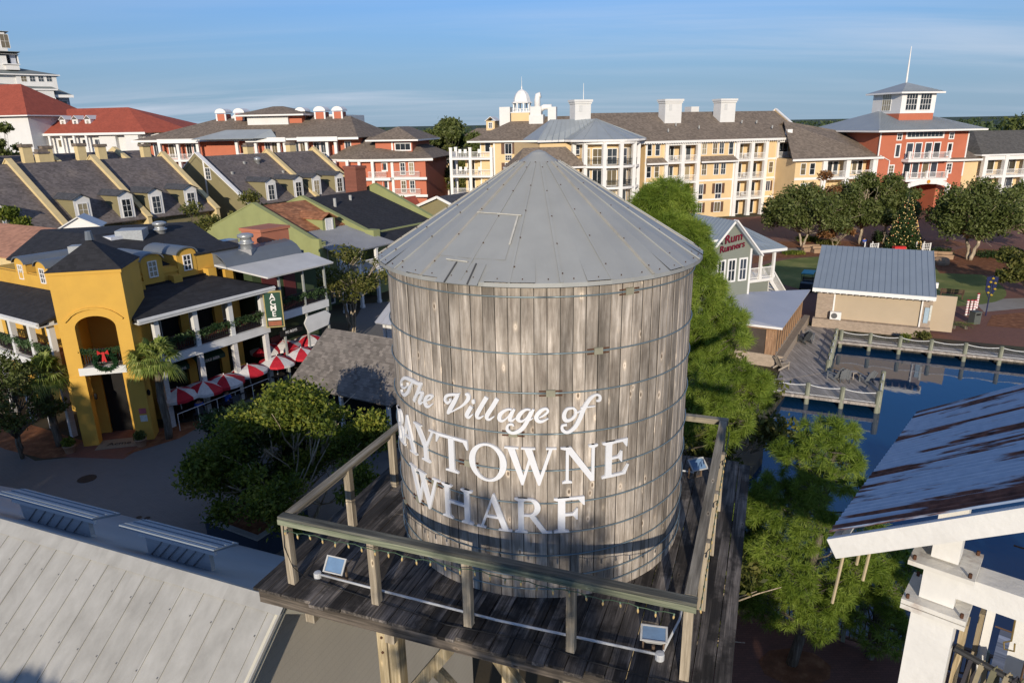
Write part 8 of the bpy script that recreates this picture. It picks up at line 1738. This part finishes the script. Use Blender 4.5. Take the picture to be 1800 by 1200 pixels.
# ---- palms
def palm(label, p, H, s=1., seed=1, m=PALML, nf=30, group='cabbage palms', cat='palm'):
    rr = random.Random(seed); T = thing('palm_tree', label, cat, p, rr.uniform(0, 6), group); k = [Vector((.04*math.sin(i*.9), .03*math.cos(i), H*i/10)) for i in range(11)]; MB().tube(k, [.17*s*(1+.08*(i % 2)) for i in range(11)], 10).build('trunk', PBARK if s > 1.2 else BARK, T, True)
    b = MB(); top = Vector((0, 0, H))
    for f in range(nf):
        a = 2.39996*f+rr.uniform(-.2, .2); el = rr.uniform(-.55, 1.15) if f > 4 else rr.uniform(1.0, 1.4); Lp = s*rr.uniform(.45, .7); d = Vector((math.cos(a)*math.cos(el), math.sin(a)*math.cos(el), math.sin(el))); c = top+d*Lp; b.beam(top, c, .02*s, .02*s); side = Vector((-math.sin(a), math.cos(a), 0)); nrm = d.cross(side)
        nl = 20
        for j in range(nl):
            th = (j/(nl-1)-.5)*3.9; L = s*rr.uniform(.75, .95)*(1-.22*abs(th)/2); e = (d*math.cos(th*.62)+side*math.sin(th*.62)).normalized(); w = side*math.cos(th*.6)*.034*s-d*math.sin(th*.6)*.034*s; mid = c+e*L*.62-Vector((0, 0, .05*s)); tip = c+e*L-Vector((0, 0, s*rr.uniform(.22, .5)))
            b.add([c-w*.4, c+w*.4, mid+w, mid-w, tip], [(0, 1, 2, 3), (3, 2, 4)])
    b.build('fronds', m, T); d = MB()
    for i in range(40): a = rr.uniform(0, 6.28); z = H-rr.uniform(.1, 1.1)*s; d.add([(.15*s*math.cos(a), .15*s*math.sin(a), z), (.17*s*math.cos(a+.2), .17*s*math.sin(a+.2), z), (.3*s*math.cos(a+.1), .3*s*math.sin(a+.1), z+.22)], [(0, 1, 2)])
    d.build('boots', flat('palm_boot', (.22, .16, .09), .8), T); return T
palm('cabbage palm in full sun in front of the right porch of the yellow restaurant', (-18.75, 34.6, 0), 4.5, 1.12, 1, nf=44)
palm('shaded cabbage palm at the left wing of the yellow restaurant', (-24.3, 33.9, 0), 4.0, 1.1, 2, nf=40)
palm('palm in front of the big oak, right of the coral hotel', (-18.2, 140, 0), 10.2, 1.9, 3, nf=34); palm('second palm near the white pavilion', (-16.3, 146, 0), 9.6, 1.8, 4, nf=34); palm('palm at the left of the pavilion roof', (-19.8, 137, 0), 8.4, 1.7, 5, nf=30)
# planter with the foreground tree
T = thing('planter_box', 'large dark blue planter box under the foreground tree', 'planter', (-10.5, 24.9, 0), R_(-29)); BL = flat('planter_blue', (.025, .04, .07), .6); b = MB(); b.box(-1.5, -1.3, 0, 1.5, -1.2, 1.1); b.box(-1.5, 1.2, 0, 1.5, 1.3, 1.1); b.box(-1.5, -1.199, 0, -1.4, 1.199, 1.1); b.box(1.4, -1.199, 0, 1.5, 1.199, 1.1); b.build('box', BL, T); MB().box(-1.39, -1.19, .6, 1.39, 1.19, .95).build('soil', MULCH, T); b = MB(); b.box(-1.6, -1.4, 1.101, 1.6, -1.15, 1.16); b.box(-1.6, 1.15, 1.101, 1.6, 1.4, 1.16); b.box(-1.6, -1.149, 1.101, -1.35, 1.149, 1.16); b.box(1.35, -1.149, 1.101, 1.6, 1.149, 1.16); b.build('rim', flat('rim_grey', (.34, .33, .31), .7), T)
for (x, y, s, lab) in ((-15.4, 35.6, .5, 'round clipped bush at the foot of the second porch post'), (-14.2, 37.2, .4, 'small bright bush at the terrace edge')):
    T = thing('bush', lab, 'bush', (x, y, 0), 0, 'clipped bushes at the terrace'); cloud_mesh('foliage', [(0, 0, s*.9, s, s*.85)], 1500, .06, int(s*100), YGRN, T, .6)
# manholes and small street things
for (x, y, r, lab) in ((153, 841, .42, 'round dark manhole cover in the grey paving of the square'), (173, 915, .14, 'small drain cover near the pale roof dormer'), (244, 909, .12, 'left one of a pair of tiny drain covers'), (259, 910, .12, 'right one of a pair of tiny drain covers')):
    v = G(x, y, .01); T = MB().lathe([(r, 0), (r, .01), (r*.9, .012), (.001, .012)], 20).build('manhole_cover', flat('cast_iron', (.035, .028, .025), .6)); T.location = v; tag(T, lab, 'manhole cover', 'covers in the paving')
T = thing('market_umbrella', 'tan square cafe umbrella with white lettering at the left edge', 'umbrella', (-25.0, 27.9, 0), R_(20)); b = MB(); q = [(-1.5, -1.5, 2.3), (1.5, -1.5, 2.3), (1.5, 1.5, 2.3), (-1.5, 1.5, 2.3)]
for i in range(4): b.add([q[i], q[(i+1) % 4], (0, 0, 2.95)], [(0, 1, 2)])
b.build('canopy', flat('canvas_brown', (.16, .12, .10), .8), T); MB().tube([(0, 0, 0), (0, 0, 2.95)], .03, 8).build('pole', WHT, T); txt(T, 'Sweet', .42, WHT, (.2, -.95, 2.60), (R_(23), 0, 0), 'lettering', .003)
person('person in dark blue jacket and white trousers at the left edge of the square', (-22.6, 26.6, 0), R_(120), (.02, .03, .15), (.6, .6, .62), 'stand')
person('person in black sitting on the stone seat wall under the first live oak', (45.4, 88.6, .15), R_(10), (.02, .02, .08), (.03, .03, .05))
# far wood to the horizon
def forest():
    r = np.random.default_rng(5); cl = []
    for _ in range(900):
        y = 300+1500*r.random()**1.5; x = r.uniform(-1.0, 1.0)*y*1.0; s = 5+5*r.random(); h = 8+5.5*r.random()
        if y < 400 and abs(x) < 40: continue
        cl.append((x, y, h-3, s, 4.5))
    o = cloud_mesh('forest', cl, 60000, 1.5, 9, leafmat('far_leaf', (.03, .05, .02), (.06, .09, .035), (.10, .13, .05), .15), None, .6); o['kind'] = 'stuff'
    b = MB(); b.add([(-7000, 1500, 11.5), (7000, 1500, 11.5), (7000, 8900, 13.5), (-7000, 8900, 13.5), (-7000, 340, 0), (7000, 340, 0), (7000, 420, 8.0), (-7000, 420, 8.0)], [(0, 1, 2, 3), (4, 5, 6, 7), (7, 6, 1, 0)])
    g = b.build('far_woodland', mat('woodland_green', (.05, .07, .035), .95, .4, .05, .5, .2)); g['kind'] = 'structure'
    c2 = [(150+4*i+r.normal()*3, 215+r.normal()*14, 10.5+2.2*r.random(), 5.5, 4.6) for i in range(24)]+[(238+4.2*i, 230+r.normal()*12, 10.5+2*r.random(), 6, 5) for i in range(12)]
    o = cloud_mesh('wood_edge', c2, 22000, .75, 12, LIVE, None, .5); o['kind'] = 'stuff'
forest()
# unseen oaks and a pine added behind the viewpoint so that shade falls on the square, the low roof and the foot of the tank
for i, (x, H, R, lab) in enumerate(((-34, 16.5, 4.6, 'tallest unseen shade oak at the far left end of the row behind the viewpoint'), (-29, 16, 4.2, 'tall unseen shade oak second in the row behind the viewpoint'), (-24, 12.4, 3.6, 'lower unseen shade oak next to the two tall ones behind the viewpoint'), (-19.5, 12.2, 3.4, 'middle unseen shade oak of the row behind the viewpoint'), (-15, 12, 3.2, 'unseen shade oak behind the viewpoint opposite the pale foreground roof'), (-10.4, 12.4, 2.5, 'narrow crowned unseen oak just left of the pine behind the viewpoint'), (3.6, 10.2, 2.6, 'low unseen shade oak just right of the pine behind the viewpoint'), (8.8, 12.0, 3.0, 'low unseen shade oak second from the right behind the viewpoint'), (14.2, 11.6, 3.0, 'rightmost low unseen shade oak behind the viewpoint'))):
    T = tree(lab, (x, -8-.4*(i % 2), 0), H, R, LIVE, BARK, 200+i, 9000, .26, 1, .2, 'unseen shade oaks behind the viewpoint', nclump=22, flatness=.9, tr=.25)
pine('unseen slash pine added behind the viewpoint to shade the tank', (-1.9, -8.0, 0), 15.9, [(12.4, 1.3, 0, 0), (13.6, 1.8, 0, 0), (15, 1.4, 0, 0), (16, .4, 0, 0)], 211, 24, kk=34)
